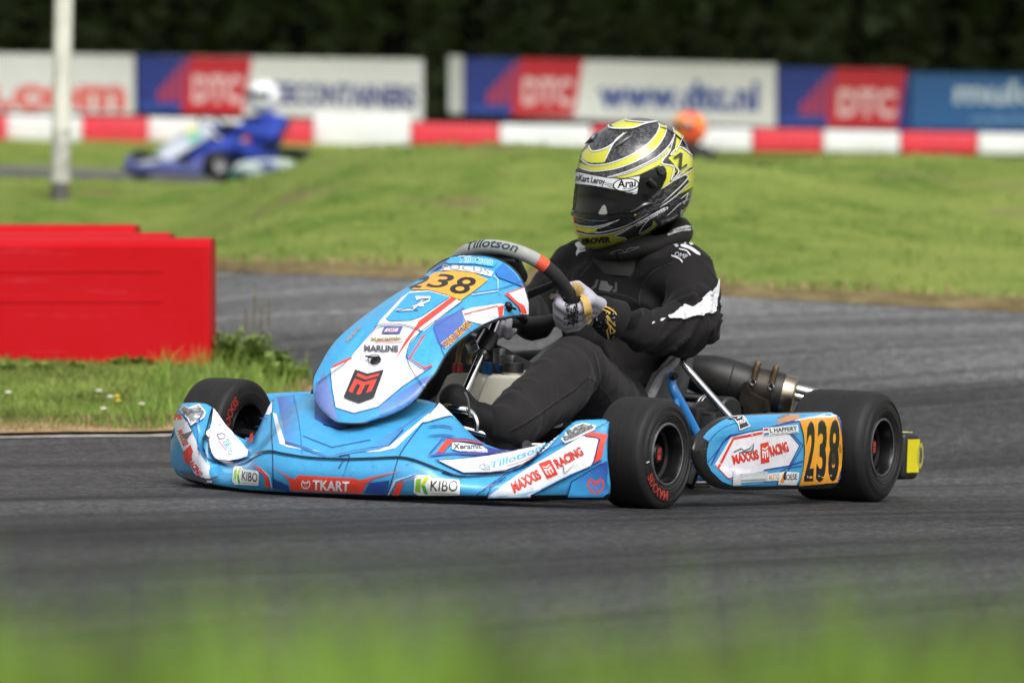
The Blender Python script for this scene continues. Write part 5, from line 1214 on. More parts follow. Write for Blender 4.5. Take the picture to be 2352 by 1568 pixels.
# ---- dark mechanics behind the seat --------------------------------
mb = MB(); mb.lathe([(-.004, .03), (-.004, .095), (.004, .095), (.004, .03)], (-.012, .2, .1355), (0, 1, 0), 40); part(mb, 'brake_disc', STEEL)
mb = MB(); mb.box((.05, .21, .18), (.07, .06, .07), bev=.01); part(mb, 'brake_caliper', BLK)
mb = MB(); mb.lathe([(-.05, .036), (-.045, .042), (.045, .042), (.05, .036), (.05, 0)], atX(*r8(1690, 930), -.06), (.3, .9, .0), 28); part(mb, 'axle_carrier', BLK)
mb = MB(); mb.lathe([(-.001, .040), (0, .0415), (.001, .040)], atX(*r8(1580, 905), -.05), (.4, .9, 0.), 28); mb.lathe([(-.001, .040), (0, .0415), (.001, .040)], atX(*r8(1620, 905), -.06), (.4, .9, 0.), 28); part(mb, 'carrier_ring', STEEL)
mb = MB(); mb.box(atX(*r8(1480, 950), .06), (.02, .07, .006), Matrix.Rotation(.0, 3, 'Z')); mb.box(atX(*r8(1450, 1150), .05), (.04, .12, .1), bev=.01); mb.box(atX(*r8(1380, 1350), .1), (.1, .1, .08), bev=.01); part(mb, 'chain_guard', BLK)
mb = MB(); mb.tube([atX(*r8(1300, 745), -.1), atX(*r8(1560, 770), -.14)], .012, 12); part(mb, 'rear_bar', DARK)

# engine, on the far side of the seat
EX, EY = .22, -.36
mb = MB(); mb.box((EX, EY, .16), (.2, .13, .16), bev=.02); mb.box((EX+.01, EY-.0, .29), (.12, .11, .12), bev=.02)
for k in range(6): mb.box((EX+.01, EY, .25+k*.017), (.135, .125, .006), bev=.002)
mb.tube([(EX-.06, EY, .27), (EX-.15, EY+.03, .3), (EX-.28, EY+.09, .31), (-.2, -.2, .30)], [.025, .03, .034, .045], 14, smooth=4); part(mb, 'engine', DARK)

# ---- exhaust -------------------------------------------------------
EXM = mat('burnt_exhaust', (.032, .031, .031), .48, metal=.55, var=(8, .4), bump=(14, .3, .004)); BRONZE = mat('heat_browned_steel', (.36, .30, .23), .32, metal=1., var=(12, .35), bump=(20, .3, .003)); DKB = mat('sooty_steel', (.055, .047, .04), .5, metal=.8, var=(14, .5), bump=(25, .4, .003)); SPR = mat('rusty_spring', (.12, .085, .05), .6, metal=.7, var=(40, .4))
eA, eB = atX(*r4(140, 305), -.17), atX(*r4(1030, 520), -.27); ed = eB-eA; eL = np.linalg.norm(ed); ed /= eL
def er(px): return px*.27344/2/890
mb = MB(); mb.lathe([(0, er(250)), (eL*.06, er(290)), (eL*.25, er(365)), (eL*.40, er(372)), (eL*.45, er(362)), (eL*.55, er(346)), (eL*.6, er(338)), (eL*.63, er(332)), (eL*.9, er(318)), (eL*.9, 0)], eA, tuple(ed), 44)
mb.lathe([(eL*.445, er(366)), (eL*.452, er(370)), (eL*.459, er(362))], eA, tuple(ed), 44); EXO = part(mb, 'exhaust', EXM)
mb = MB(); mb.lathe([(eL*.61, er(330)), (eL*.615, er(344)), (eL*.90, er(332)), (eL*.905, er(300))], eA, tuple(ed), 44); part(mb, 'silencer_band', DKB, EXO)
mb = MB(); mb.lathe([(eL*.84, er(338)), (eL*.845, er(346)), (eL*.93, er(340)), (eL*.935, er(320))], eA, tuple(ed), 44); part(mb, 'clamp_ring', EXM, EXO)
mb = MB(); mb.lathe([(eL*.93, er(330)), (eL*.935, er(336)), (eL*1.03, er(322)), (eL*1.045, er(310)), (eL*1.055, er(285)), (eL*1.055, er(150)), (eL*1.05, 0)], eA, tuple(ed), 44); part(mb, 'end_cap', BRONZE, EXO)
s1 = np.cross(ed, [0, 0, 1.]); s1 /= np.linalg.norm(s1); s2 = np.cross(s1, ed); tc = -FW*1.0; tc = tc-ed*(tc@ed); tc /= np.linalg.norm(tc); tup = s2 if s2[2] > 0 else -s2
for f_ in (.66, .83):
    c = eA+ed*eL*f_; r_ = er(340); pts = []
    for k in range(9):
        a = .30+k*.125; pts.append(c+(tc*math.cos(a)+tup*math.sin(a))*(r_+.010+.008*math.sin(k/8*math.pi)))
    mb = MB(); mb.tube(pts, .0075, 10, smooth=2)
    for i, p in enumerate(cr(pts, 6)):
        if i % 2 == 0 and 4 < i < 46:
            j = cr(pts, 6); d = j[min(i+1, len(j)-1)]-j[i-1]; mb.lathe([(-.0015, .0075), (0, .0088), (.0015, .0075)], p, tuple(d), 10)
    part(mb, 'spring', SPR, EXO)
    mb = MB(); p = pts[0]-tup*.008; n = tc; e1 = ed; e2 = np.cross(n, e1)
    mb.tube([p+(e1*math.cos(a)+e2*math.sin(a))*.007 for a in np.linspace(0, 6.283, 15)], .0022, 6); part(mb, 'spring_hook', STEEL, EXO)
for px, py in ((1150, 475), (1115, 525)):
    a = atX(*r4(px-55, py-5), -.275); b = a+ed*.10; mb = MB(); mb.tube([a, b], .0135, 16); part(mb, 'tail_pipe', mat('bright_pipe', (.7, .69, .66), .14, metal=1., var=(16, .2)), EXO)
mb = MB(); mb.prism([atX(*r4(x, y), -.165) for x, y in ((604, 600), (630, 440), (655, 405), (700, 500), (820, 560), (830, 650), (772, 668), (765, 700), (645, 700), (640, 615))], (-.03, 0, 0)); c = eA+ed*eL*.70; mb.prism([c-tup*.03+tc*.045-ed*.045, c-tup*.03+tc*.045+ed*.05, c-tup*.085+tc*.02+ed*.03, c-tup*.15+ed*.02, c-tup*.15-ed*.02, c-tup*.07+tc*.02-ed*.05], -tc*.03); part(mb, 'silencer_bracket', DKB, EXO)

# ---- rear bumper ---------------------------------------------------
RBX = -.27
mb = MB(); bx = [atX(*r4(1875, 830), RBX), atX(*r4(1990, 835), RBX), atX(*r4(2010, 865), RBX), atX(*r4(2008, 1185), RBX), atX(*r4(1990, 1228), RBX), atX(*r4(1875, 1212), RBX)]
top_, bot_ = bx[1][2], bx[4][2]; yo = bx[2][1]
bm = bmesh.new(); bmesh.ops.create_cube(bm, size=1)
for v_ in bm.verts: v_.co = Vector((RBX-.045+v_.co.x*.09, v_.co.y*2*yo, (top_+bot_)/2+v_.co.z*(top_-bot_)))
bmesh.ops.bevel(bm, geom=list(bm.edges), offset=.013, segments=4, affect='EDGES', profile=.5); me = bpy.data.meshes.new('rear_bumper'); bm.to_mesh(me); bm.free(); me.materials.append(BLK); me.polygons.foreach_set('use_smooth', np.full(len(me.polygons), True, bool)); RB = bpy.data.objects.new('rear_bumper', me); link(RB, KART); auto_sharp(RB, 50)
YEL = mat('yellow_panel', (.78, .68, .012), .42, var=(7, .12))
bv = [tuple(v_.co) for v_ in me.vertices]; bf = [tuple(p.vertices) for p in me.polygons]
mb = MB(); x0, x1 = RBX-.012, RBX-.085; z0, z1 = bot_+.018, top_-.016
mb.prism([(x0, yo+.0004, z0), (x1, yo+.0004, z0), (x1, yo+.0004, z1), (x0, yo+.0004, z1)], (0, .0018, 0)); part(mb, 'yellow_panel', YEL, RB, smooth=False)
mb = MB(); mb.prism([(RBX-.018, yo-.015, top_+.0004), (RBX-.078, yo-.015, top_+.0004), (RBX-.078, yo-.3, top_+.0004), (RBX-.018, yo-.3, top_+.0004)], (0, 0, .0015)); part(mb, 'yellow_panel', mat('pale_yellow_panel', (.7, .64, .2), .45), RB, smooth=False)
mb = MB(); z = (z0+z1)/2; v, f = text_shape('O', .02); lo, hi = v.min(0), v.max(0); mb.add([(x1+.012-(p[0]-lo[0])*.05, yo+.0026, z-.03+p[1]*.09) for p in v], f); part(mb, 'bumper_mark', mat('mark_olive', (.4, .4, .05), .5), RB, smooth=False)
# ================================================================== THE DRIVER
PERSON = empty('person', (0, 0, 0))
tag(PERSON, 'driver in black suit and yellow and black patterned helmet seated in the light blue kart', 'person')
def fabric(name, bscale=240, rough=.82):
    m = bpy.data.materials.new(name); m.use_nodes = True; t = m.node_tree; b = t.nodes['Principled BSDF']
    a = t.nodes.new('ShaderNodeAttribute'); a.attribute_name = 'print'; t.links.new(a.outputs['Color'], b.inputs['Base Color'])
    b.inputs['Roughness'].default_value = rough; b.inputs['Sheen Weight'].default_value = .05; b.inputs['Sheen Roughness'].default_value = .5; b.inputs['Specular IOR Level'].default_value = .16
    co = t.nodes.new('ShaderNodeTexCoord'); n = t.nodes.new('ShaderNodeTexNoise'); n.inputs['Scale'].default_value = bscale; n.inputs['Detail'].default_value = 3; t.links.new(co.outputs['Object'], n.inputs['Vector'])
    n2 = t.nodes.new('ShaderNodeTexNoise'); n2.inputs['Scale'].default_value = 16; n2.inputs['Detail'].default_value = 4; t.links.new(co.outputs['Object'], n2.inputs['Vector'])
    b1 = t.nodes.new('ShaderNodeBump'); b1.inputs['Strength'].default_value = .35; b1.inputs['Distance'].default_value = .001; t.links.new(n.outputs['Fac'], b1.inputs['Height'])
    b2 = t.nodes.new('ShaderNodeBump'); b2.inputs['Strength'].default_value = .35; b2.inputs['Distance'].default_value = .008; t.links.new(n2.outputs['Fac'], b2.inputs['Height']); t.links.new(b1.outputs[0], b2.inputs['Normal'])
    t.links.new(b2.outputs[0], b.inputs['Normal']); return m
SUIT = fabric('suit_fabric')
def capsules(caps, vox, smooth, wr=None):
    """tapered limbs fused into one skin; caps = (p0, r0, p1, r1)"""
    bm = bmesh.new()
    for c in caps:
        p0, r0, p1, r1 = np.asarray(c[0], float), c[1], np.asarray(c[2], float), c[3]; d = p1-p0; L = np.linalg.norm(d); mb = MB()
        prof = [(-r0*math.cos(t), r0*math.sin(t)) for t in np.linspace(0, math.pi/2, 7)]+[(L+r1*math.sin(t), r1*math.cos(t)) for t in np.linspace(0, math.pi/2, 7)]
        mb.lathe(prof, p0, tuple(d/(L+1e-9)) if L > 1e-6 else (0, 0, 1), 20, sc=c[4] if len(c) > 4 else (1, 1))
        vs = [bm.verts.new(p) for p in mb.v]
        for q in mb.f:
            try: bm.faces.new([vs[i] for i in q])
            except ValueError: pass
    bmesh.ops.remove_doubles(bm, verts=bm.verts, dist=1e-4)
    me = bpy.data.meshes.new('tmp'); bm.to_mesh(me); bm.free(); o = bpy.data.objects.new('tmp', me); S.collection.objects.link(o)
    r_ = o.modifiers.new('r', 'REMESH'); r_.mode = 'VOXEL'; r_.voxel_size = vox
    s_ = o.modifiers.new('s', 'SMOOTH'); s_.iterations = smooth; s_.factor = .5
    dg = bpy.context.evaluated_depsgraph_get(); m2 = bpy.data.meshes.new_from_object(o.evaluated_get(dg))
    v = np.empty(len(m2.vertices)*3); m2.vertices.foreach_get('co', v); v = v.reshape(-1, 3); n = np.array([tuple(x.normal) for x in m2.vertices]); f = [tuple(p.vertices) for p in m2.polygons]
    bpy.data.objects.remove(o); bpy.data.meshes.remove(me); bpy.data.meshes.remove(m2)
    if wr: v = wr(v, n)
    return v, f
shL, elL, wrL = np.array([.085, .185, .555]), atY(1590, 752, .275), atY(1408, 733, .205)
wrS = atY(1470, 757, .222)
shR, elR = np.array([-.02, -.185, .545]), np.array([.06, -.255, .425])
knL, anL = atY(1322, 832, .17), atY(1168, 975, .2)
hipL = np.array([.16, .1, .14]); hipR = np.array([.16, -.1, .14]); knR = np.array([.62, -.2, .33]); anR = np.array([1.0, -.22, .17])
HL_A, HR_A = 1.98, -2.55
rh_ = WP(HR_A)+np.array([-.13, -.04, .03])
caps = [(hipL*[1, .8, .95], .105, hipR*[1, .8, .95], .105), ((.13, 0, .18), .125, (.09, 0, .33), .115, (1.15, .9)), ((.09, 0, .32), .115, (.04, 0, .5), .125, (1.22, .85)),
        ((.05, .08, .47), .10, (.045, .09, .53), .088), ((.01, -.09, .46), .10, (0, -.09, .53), .088), (shL*.97+[0, -.03, .005], .076, shR+[0, .03, .01], .076), ((.03, .0, .56), .085, (.06, .015, .64), .062),
        (shL, .070, shL*.5+elL*.5+[0, .012, 0], .068), (shL*.5+elL*.5+[0, .012, 0], .068, elL, .065), (elL, .064, elL*.4+wrS*.6, .060), (elL*.4+wrS*.6, .058, wrS, .050),
        (shR, .072, elR, .062), (elR, .06, rh_, .045),
        (hipL, .100, hipL*.4+knL*.6+[0, .0, -.012], .082), (hipL*.4+knL*.6+[0, 0, -.012], .082, knL, .066), (knL, .068, knL*.72+anL*.28+[0, .004, -.012], .078), (knL*.72+anL*.28+[0, .004, -.012], .078, knL*.35+anL*.65+[0, .0, -.008], .072), (knL*.35+anL*.65+[0, 0, -.008], .072, anL+[-.012, 0, -.006], .067),
        (hipR, .12, hipR*.4+knR*.6, .095), (hipR*.4+knR*.6, .095, knR, .07), (knR, .07, anR, .06)]
def seg_t(v, a, b):
    d = b-a; t = ((v-a)@d)/(d@d); q = a+np.clip(t, 0, 1)[:, None]*d; return t, np.linalg.norm(v-q, axis=1)
def wrinkle(v, n):
    N = np.array([noise.noise(Vector(p*9)) for p in v]); N2 = np.array([noise.noise(Vector(p*np.array([17, 17, 30])+5)) for p in v]); N3 = np.array([noise.noise(Vector(p*4.5+2)) for p in v])
    def ridges(a, b, t0, wd, amp, rad, seed, f=17, tw=1.1):
        ax = (b-a)/np.linalg.norm(b-a); e1 = np.cross(ax, [.3, 1., .2]); e1 /= np.linalg.norm(e1); e2 = np.cross(ax, e1); t, r_ = seg_t(v, a, b); q = v-a; u = q@e1; w_ = q@e2; s_ = q@ax
        w = np.exp(-((t-t0)/wd)**2)*np.clip((rad-r_)/.02, 0, 1); o_ = np.zeros(len(v))
        for i in np.nonzero(w > .02)[0]:
            x = noise.noise(Vector((s_[i]*f+u[i]*tw*f*.6, u[i]*5+seed, w_[i]*5+s_[i]*2))); o_[i] = (1-min(1, abs(x)*2.6))**2-.3
        return amp*w*o_
    NM = np.array([noise.noise(Vector(p*np.array([11, 11, 6])+9)) for p in v])
    d = .007*N+.003*N2+.007*N3
    def folds(a, b, t0, wd, freq, amp, rad, ph=0., skew=0.):
        t, r_ = seg_t(v, a, b); L = np.linalg.norm(b-a)
        w = np.exp(-((t-t0)/wd)**2)*np.clip((rad-r_)/.02, 0, 1)*np.clip(.35+2.2*NM, 0, 1.2)
        s_ = np.sin(freq*.62*t*L+6.5*N3+2.5*NM+ph+skew*(v[:, 2]-a[2])+1.5*N); return 1.1*amp*w*(np.abs(s_)**.7*np.sign(s_))
    d += folds(shL, elL, 1.0, .38, 150, .0062, .12, 0, 30); d += folds(elL, wrL, .1, .42, 120, .0065, .11, 1., 25); d += folds(elL, wrL, .75, .3, 170, .003, .1, .5)
    d += folds(shL, elL, .35, .3, 90, .004, .12, .3, 20); d += folds(shR, elR, .5, .5, 110, .004, .11)
    d += folds(hipL, knL, .35, .4, 75, .006, .16, .4, 20); d += folds(knL, anL, .8, .28, 120, .005, .12, 1.2, 20); d += folds(knL, anL, .12, .2, 110, .0035, .12, 0, 30)
    d += ridges(shL, elL, .8, .5, .013, .12, 1.3)+ridges(elL, wrL, .15, .45, .018, .11, 4.1)+ridges(elL, wrL, .8, .4, .006, .1, 7.7, 24)+ridges(shR, elR, .6, .6, .008, .11, 9.)
    d += ridges(hipL, knL, .4, .5, .008, .16, 2.2, 13)+ridges(knL, anL, .5, .6, .007, .12, 5.5, 12, 2.2)+ridges(knL, anL, .9, .25, .008, .12, 8.5, 20)+ridges(np.array([.1, 0, .15]), np.array([.04, 0, .55]), .4, .5, .018, .24, 3.3, 11)
    # long pulls along the shin
    ax = (anL-knL)/np.linalg.norm(anL-knL); e1 = np.cross(ax, [0, 1., 0]); e1 /= np.linalg.norm(e1); e2 = np.cross(ax, e1); t, r_ = seg_t(v, knL, anL); q = v-knL; ang = np.arctan2(q@e2, q@e1)
    d += .005*np.clip((.12-r_)/.03, 0, 1)*np.exp(-((t-.45)/.4)**2)*np.sin(ang*3+t*3+N3*2)
    t, r_ = seg_t(v, np.array([.1, 0, .2]), np.array([.04, 0, .5])); d += .005*np.clip((.2-r_)/.05, 0, 1)*np.exp(-((t-.3)/.5)**2)*np.sin(70*(v[:, 2]+.15*v[:, 1])+4*N3)
    return v+n*d[:, None]
bvv, bff = capsules(caps, .0075, 7, wrinkle)
SUITC = (.0105, .0096, .0098)
BD_ = Print(bvv, bff, lambda p: tuple(np.array(SUITC)+np.array([.0065, .006, .006])*float(sstep(.24, .34, p[0])*(1-sstep(.395, .41, p[2])))), [SUIT])
q_ = BD_
# rib protector worn over the suit
q_.poly(r6([(700, 300), (860, 320), (1080, 330), (1350, 340), (1600, 290), (1640, 360), (1480, 420), (1360, 520), (1300, 700), (1330, 860), (1260, 1000), (900, 1000), (760, 640), (700, 520)]), (.0045, .0043, .0045), step=8)
q_.line(r6([(1640, 350), (1450, 430), (1340, 560), (1300, 720), (1340, 880)]), 1.6, (.03, .03, .03)); q_.line(r6([(880, 270), (850, 330), (720, 490)]), 1.3, (.05, .05, .05))
q_.line(r6([(770, 640), (1000, 650), (1200, 690), (1320, 780)]), 1.2, (.028, .027, .028)); q_.line(r6([(850, 1170), (870, 1040), (930, 900)]), 1, (.03, .03, .03))
# chest buckle
q_.poly(r6([(880, 520), (905, 520), (885, 590), (840, 620), (815, 615), (860, 575)]), (.06, .06, .062)); q_.poly(r6([(925, 530), (990, 540), (1000, 570), (1045, 590), (1010, 640), (900, 618)]), (.075, .075, .078)); q_.poly(r6([(1060, 545), (1085, 550), (1080, 640), (1050, 645), (1030, 625), (1062, 610)]), (.05, .05, .052))
# white sleeve flash
SW_ = (.62, .62, .66)
q_.poly(r6([(1572, 892), (1620, 850), (1700, 805), (1752, 773), (1842, 795), (1900, 735), (1955, 680), (2040, 590), (2068, 512), (2074, 530), (2066, 620), (2050, 750), (2046, 838), (1900, 870), (1720, 907), (1620, 900)]), SW_, step=4, lift=.0055)
q_.poly(r6([(1500, 922), (1520, 900), (1560, 897), (1525, 926)]), SW_); q_.poly(r6([(1420, 945), (1440, 925), (1450, 938), (1428, 952)]), SW_)
q_.line(r6([(1575, 905), (1720, 918), (1900, 882), (2048, 850)]), 1.6, (.008, .008, .008)); q_.line(r6([(1842, 797), (1800, 790)]), 1.2, (.3, .3, .32), smooth=0)
# shoulder badges
for a in (((1650, 300), (1765, 325)),):
    q_.text('OMP', r6(1645, 292), r6(1765, 322), 11, (.42, .42, .5), .0, up=(.25, -1))
q_.line(r6([(1690, 222), (1760, 240), (1800, 285)]), 2, (.6, .6, .62)); q_.line(r6([(1618, 285), (1690, 315), (1725, 352)]), 2, (.6, .6, .62))
q_.poly(r6([(1705, 180), (1745, 172), (1830, 215), (1892, 262), (1895, 285), (1862, 275), (1790, 225), (1708, 200)]), (.52, .52, .58)); q_.poly(r6([(1722, 150), (1740, 145), (1765, 165), (1745, 170)]), (.55, .55, .58)); q_.poly(r6([(1785, 165), (1810, 160), (1830, 180), (1800, 185)]), (.55, .55, .58)); q_.poly(r6([(1640, 180), (1670, 172), (1690, 200), (1660, 205)]), (.4, .4, .5))
q_.poly(r6([(675, 165), (730, 150), (740, 185), (850, 215), (845, 235), (760, 245), (715, 260), (690, 290), (683, 260), (700, 215), (678, 190)]), (.55, .55, .57)); q_.text('OMP', r6(720, 240), r6(830, 228), 6, (.05, .05, .05), .03)
# seams
q_.line(r6([(2090, 300), (2115, 420), (2110, 560), (2080, 680)]), 3.5, (.012, .012, .012)); q_.line(r6([(1900, 262), (2000, 330), (2070, 420), (2085, 560)]), 1.2, (.04, .038, .04))
q_.line(r7([(900, 1330), (1150, 1190), (1400, 1010), (1600, 870), (1720, 760)]), 1.5, (.010, .010, .010)); q_.line(r7([(885, 1318), (1140, 1180), (1390, 1000), (1600, 855)]), 1., (.045, .042, .043)); q_.line(r7([(1720, 760), (1800, 790), (1900, 900), (1985, 1010)]), 1.3, (.04, .038, .04))
q_.line(r7([(1780, 480), (1820, 620), (1850, 800), (1840, 1000)]), 1, (.036, .034, .035))
BODY = BD_.build('body', PERSON)

# ---- neck support and collar ---------------------------------------
CB = fabric('collar_fabric', 200, .75)
nc_ = np.array([.045, .03, .628]); cp = []; cr_ = []
for k in range(34):
    a = 2*math.pi*k/33; x, y = math.cos(a), math.sin(a)
    cp.append(nc_+np.array([x*.098, y*.112, -.020*x+.024*(y*.5-x*.5)])); cr_.append(.026-.007*x+.004*math.sin(a*3+1))
mb = MB(); mb.tube(cp, cr_, 18, cap=False, smooth=2)
def wcol(v): return [tuple(np.array(p)+.004*np.array([noise.noise(Vector(np.array(p)*25)), noise.noise(Vector(np.array(p)*25+3)), noise.noise(Vector(np.array(p)*25+7))])) for p in v]
CO = Print(wcol(mb.v), mb.f, (.011, .011, .011), [CB])
CO.poly(r5([(1183, 1250), (1215, 1215), (1280, 1188), (1370, 1165), (1420, 1170), (1455, 1200), (1400, 1212), (1330, 1218), (1270, 1235), (1190, 1265)]), (.42, .44, .42)); CO.text('ALPINESTARS', r5(1270, 1225), r5(1420, 1195), 4.5, (.04, .04, .04), .04)
CO.line(r6([(1015, 265), (1060, 240), (1120, 225), (1160, 250), (1200, 212), (1300, 200)]), 1.2, (.09, .09, .09), smooth=0); CO.line(r6([(1015, 265), (1100, 260), (1180, 250), (1300, 202)]), .9, (.08, .08, .08))
CO.build('neck_support', PERSON)
mb = MB(); mb.lathe([(-.02, .115), (0, .112), (.02, .105), (.045, .09), (.075, .08)], (.03, .015, .575), (.15, .05, 1), 30); part(mb, 'collar', mat('collar_black', (.013, .013, .013), .8, bump=(200, .3, .001)), PERSON)

# ---- helmet --------------------------------------------------------
HOUT_L = [(107, 900), (113, 850), (125, 765), (150, 680), (185, 600), (225, 535), (270, 475), (330, 420), (390, 372), (450, 340), (510, 320), (560, 308), (620, 300), (700, 292), (800, 284), (900, 274), (1000, 262), (1040, 258), (1080, 255), (1130, 264), (1180, 277), (1230, 289), (1280, 306), (1320, 325), (1350, 345), (1375, 380), (1390, 430), (1397, 480)]
HOUT_R = [(107, 905), (113, 965), (125, 1050), (150, 1120), (185, 1195), (225, 1255), (270, 1315), (330, 1355), (390, 1385), (450, 1412), (510, 1430), (560, 1440), (640, 1446), (720, 1443), (800, 1432), (870, 1420), (930, 1402), (980, 1382), (1030, 1352), (1070, 1318), (1100, 1280), (1140, 1215), (1180, 1120), (1230, 1010), (1280, 890), (1320, 800), (1350, 710), (1375, 620), (1390, 550), (1397, 500)]
hc = np.array([.085, .03, .772]); vH = (hc-CAM)@FW
ys = np.concatenate([[107, 109, 113, 119, 127, 138], np.arange(152, 1350, 12), [1355, 1365, 1375, 1384, 1391, 1397]]); rows = []
fwh = FW-UP*0
for y in ys:
    l = np.interp(y, *zip(*HOUT_L)); r_ = np.interp(y, *zip(*HOUT_R)); w = (r_-l)/2*.2344*vH/FPX; (px, py) = r5((l+r_)/2, y)
    dep = w*1.0+.012*math.sin(math.pi*(y-107)/1290)
    fwd = .0-.02*float(sstep(900, 1300, y))
    c = atV(px, py, vH+fwd); row = []
    for k in range(84):
        a = 2*math.pi*k/84; row.append(c+RT*w*math.cos(a)-FW*dep*math.sin(a))
    rows.append(row)
R_ = np.array(rows)
for _ in range(2): R_[1:-1] = .25*R_[:-2]+.5*R_[1:-1]+.25*R_[2:]
m_, n_ = R_.shape[:2]; V = [p for row in R_ for p in row]; Fq = [(i*n_+j, i*n_+(j+1) % n_, (i+1)*n_+(j+1) % n_, (i+1)*n_+j) for i in range(m_-1) for j in range(n_)]+[tuple(range(n_))[::-1]]
def swirl_mat():
    m = bpy.data.materials.new('helmet_swirl_paint'); m.use_nodes = True; t = m.node_tree; b = t.nodes['Principled BSDF']; co = t.nodes.new('ShaderNodeTexCoord')
    w = t.nodes.new('ShaderNodeTexWave'); w.wave_type = 'BANDS'; w.bands_direction = 'DIAGONAL'; w.inputs['Scale'].default_value = 34; w.inputs['Distortion'].default_value = 14; w.inputs['Detail'].default_value = 1.2; w.inputs['Detail Scale'].default_value = 1.6
    t.links.new(co.outputs['Object'], w.inputs['Vector']); r_ = t.nodes.new('ShaderNodeMapRange'); r_.inputs[1].default_value = .35; r_.inputs[2].default_value = .75; t.links.new(w.outputs['Fac'], r_.inputs[0])
    x = t.nodes.new('ShaderNodeMix'); x.data_type = 'RGBA'; x.inputs['A'].default_value = (.012, .012, .014, 1); x.inputs['B'].default_value = (.075, .075, .082, 1); t.links.new(r_.outputs[0], x.inputs['Factor']); t.links.new(x.outputs['Result'], b.inputs['Base Color'])
    b.inputs['Roughness'].default_value = .3; b.inputs['Coat Weight'].default_value = .7; b.inputs['Coat Roughness'].default_value = .05; return m
GLOSS = mat('helmet_paint', attr='print', rough=.3, coat=.7)
HM = Print(V, Fq, (.02, .02, .02), [GLOSS, swirl_mat()], [1]*len(Fq)); h_ = HM
YE = 'd0d037'; WL = 'e6e6e6'; BK = '15151a'
def ypoly(p, c=YE): h_.poly(r5(p), c, step=6)
ypoly([(345, 455), (410, 400), (460, 452), (610, 400), (640, 388), (600, 450), (570, 540), (545, 550), (450, 552), (390, 540), (340, 505)])
ypoly([(320, 545), (380, 572), (480, 580), (600, 567), (750, 517), (880, 452), (990, 372), (1070, 282), (1102, 210), (1095, 170), (1120, 175), (1160, 192), (1166, 230), (1140, 300), (1080, 392), (980, 472), (850, 542), (700, 597), (560, 622), (440, 627), (350, 602), (312, 580)])
ypoly([(620, 692), (780, 645), (930, 580), (1080, 500), (1195, 395), (1215, 430), (1165, 500), (1125, 555), (1090, 577), (1000, 622), (915, 662), (780, 700), (640, 697)])
ypoly([(1110, 592), (1100, 575), (1130, 550), (1235, 590), (1265, 630), (1240, 690), (1215, 725), (1180, 770), (1120, 800), (1165, 700), (1170, 625)])
ypoly([(1210, 490), (1245, 440), (1300, 405), (1400, 440), (1425, 490), (1437, 590), (1400, 600), (1330, 655), (1275, 640), (1240, 560), (1190, 505)])
ypoly([(632, 180), (760, 127), (775, 132), (840, 152), (960, 156), (1062, 150), (950, 180), (860, 213), (830, 212), (660, 206)])
ypoly([(1240, 222), (1290, 255), (1325, 285), (1300, 350), (1280, 405), (1248, 440), (1270, 310)])
ypoly([(1330, 650), (1440, 605), (1440, 660), (1395, 760), (1370, 690)])
ypoly([(268, 1130), (340, 1166), (480, 1172), (610, 1155), (480, 1197), (512, 1232), (400, 1237), (288, 1205)], 'c9c936'); ypoly([(292, 1240), (420, 1252), (560, 1247), (700, 1212), (770, 1185), (720, 1242), (665, 1257), (772, 1277), (752, 1312), (900, 1262), (1020, 1182), (1045, 1108), (1085, 1150), (1000, 1232), (850, 1292), (700, 1347), (560, 1383), (470, 1393), (400, 1380), (340, 1340)], 'c9c936')
ypoly([(1318, 1022), (1380, 960), (1412, 890), (1428, 800), (1405, 930), (1350, 1032), (1325, 1050)]); ypoly([(1440, 660), (1432, 780), (1290, 860), (1360, 790), (1410, 720)])
def wline(p, w=1.9, taper=False, o=1.4):
    h_.line(r5(p), w+o, BK, taper=taper); h_.line(r5(p), w, WL, taper=taper)
wline([(415, 385), (462, 440), (610, 395), (760, 265)], 2.4); wline([(785, 258), (690, 320), (620, 430), (572, 545)], 2, 'both')
wline([(325, 500), (400, 560), (480, 575), (600, 562), (750, 512), (880, 448), (990, 368), (1070, 278), (1102, 205), (1095, 168)]); wline([(310, 580), (350, 606), (440, 632), (560, 627), (700, 602), (850, 548), (980, 478), (1080, 398), (1145, 300), (1170, 230), (1160, 190)])
wline([(600, 692), (780, 640), (930, 575), (1080, 495), (1195, 385), (1245, 290)], 1.8); wline([(630, 690), (790, 655), (940, 590), (1090, 512), (1180, 440)], 1.2)
wline([(1245, 290), (1200, 440), (1125, 552), (1240, 592), (1218, 720), (1330, 640), (1390, 570)], 2.2, 'both'); wline([(1420, 480), (1300, 400), (1210, 470), (1245, 470)], 1.8)
wline([(612, 170), (632, 215), (835, 216), (960, 175), (1070, 155)], 2.2); wline([(770, 122), (790, 145), (960, 160), (1080, 152)], 1.6); wline([(1330, 290), (1300, 360), (1260, 440)], 1.6); wline([(1230, 215), (1245, 280), (1215, 390)], 1.5)
wline([(1110, 810), (1230, 730), (1375, 650), (1440, 590)], 1.8, 'both'); wline([(1330, 670), (1375, 690), (1290, 790), (1115, 950)], 1.8, 'both'); wline([(1440, 680), (1300, 830), (1180, 930), (1100, 980)], 1.6, 'both'); wline([(1375, 840), (1300, 900), (1370, 850), (1330, 950)], 1.5)
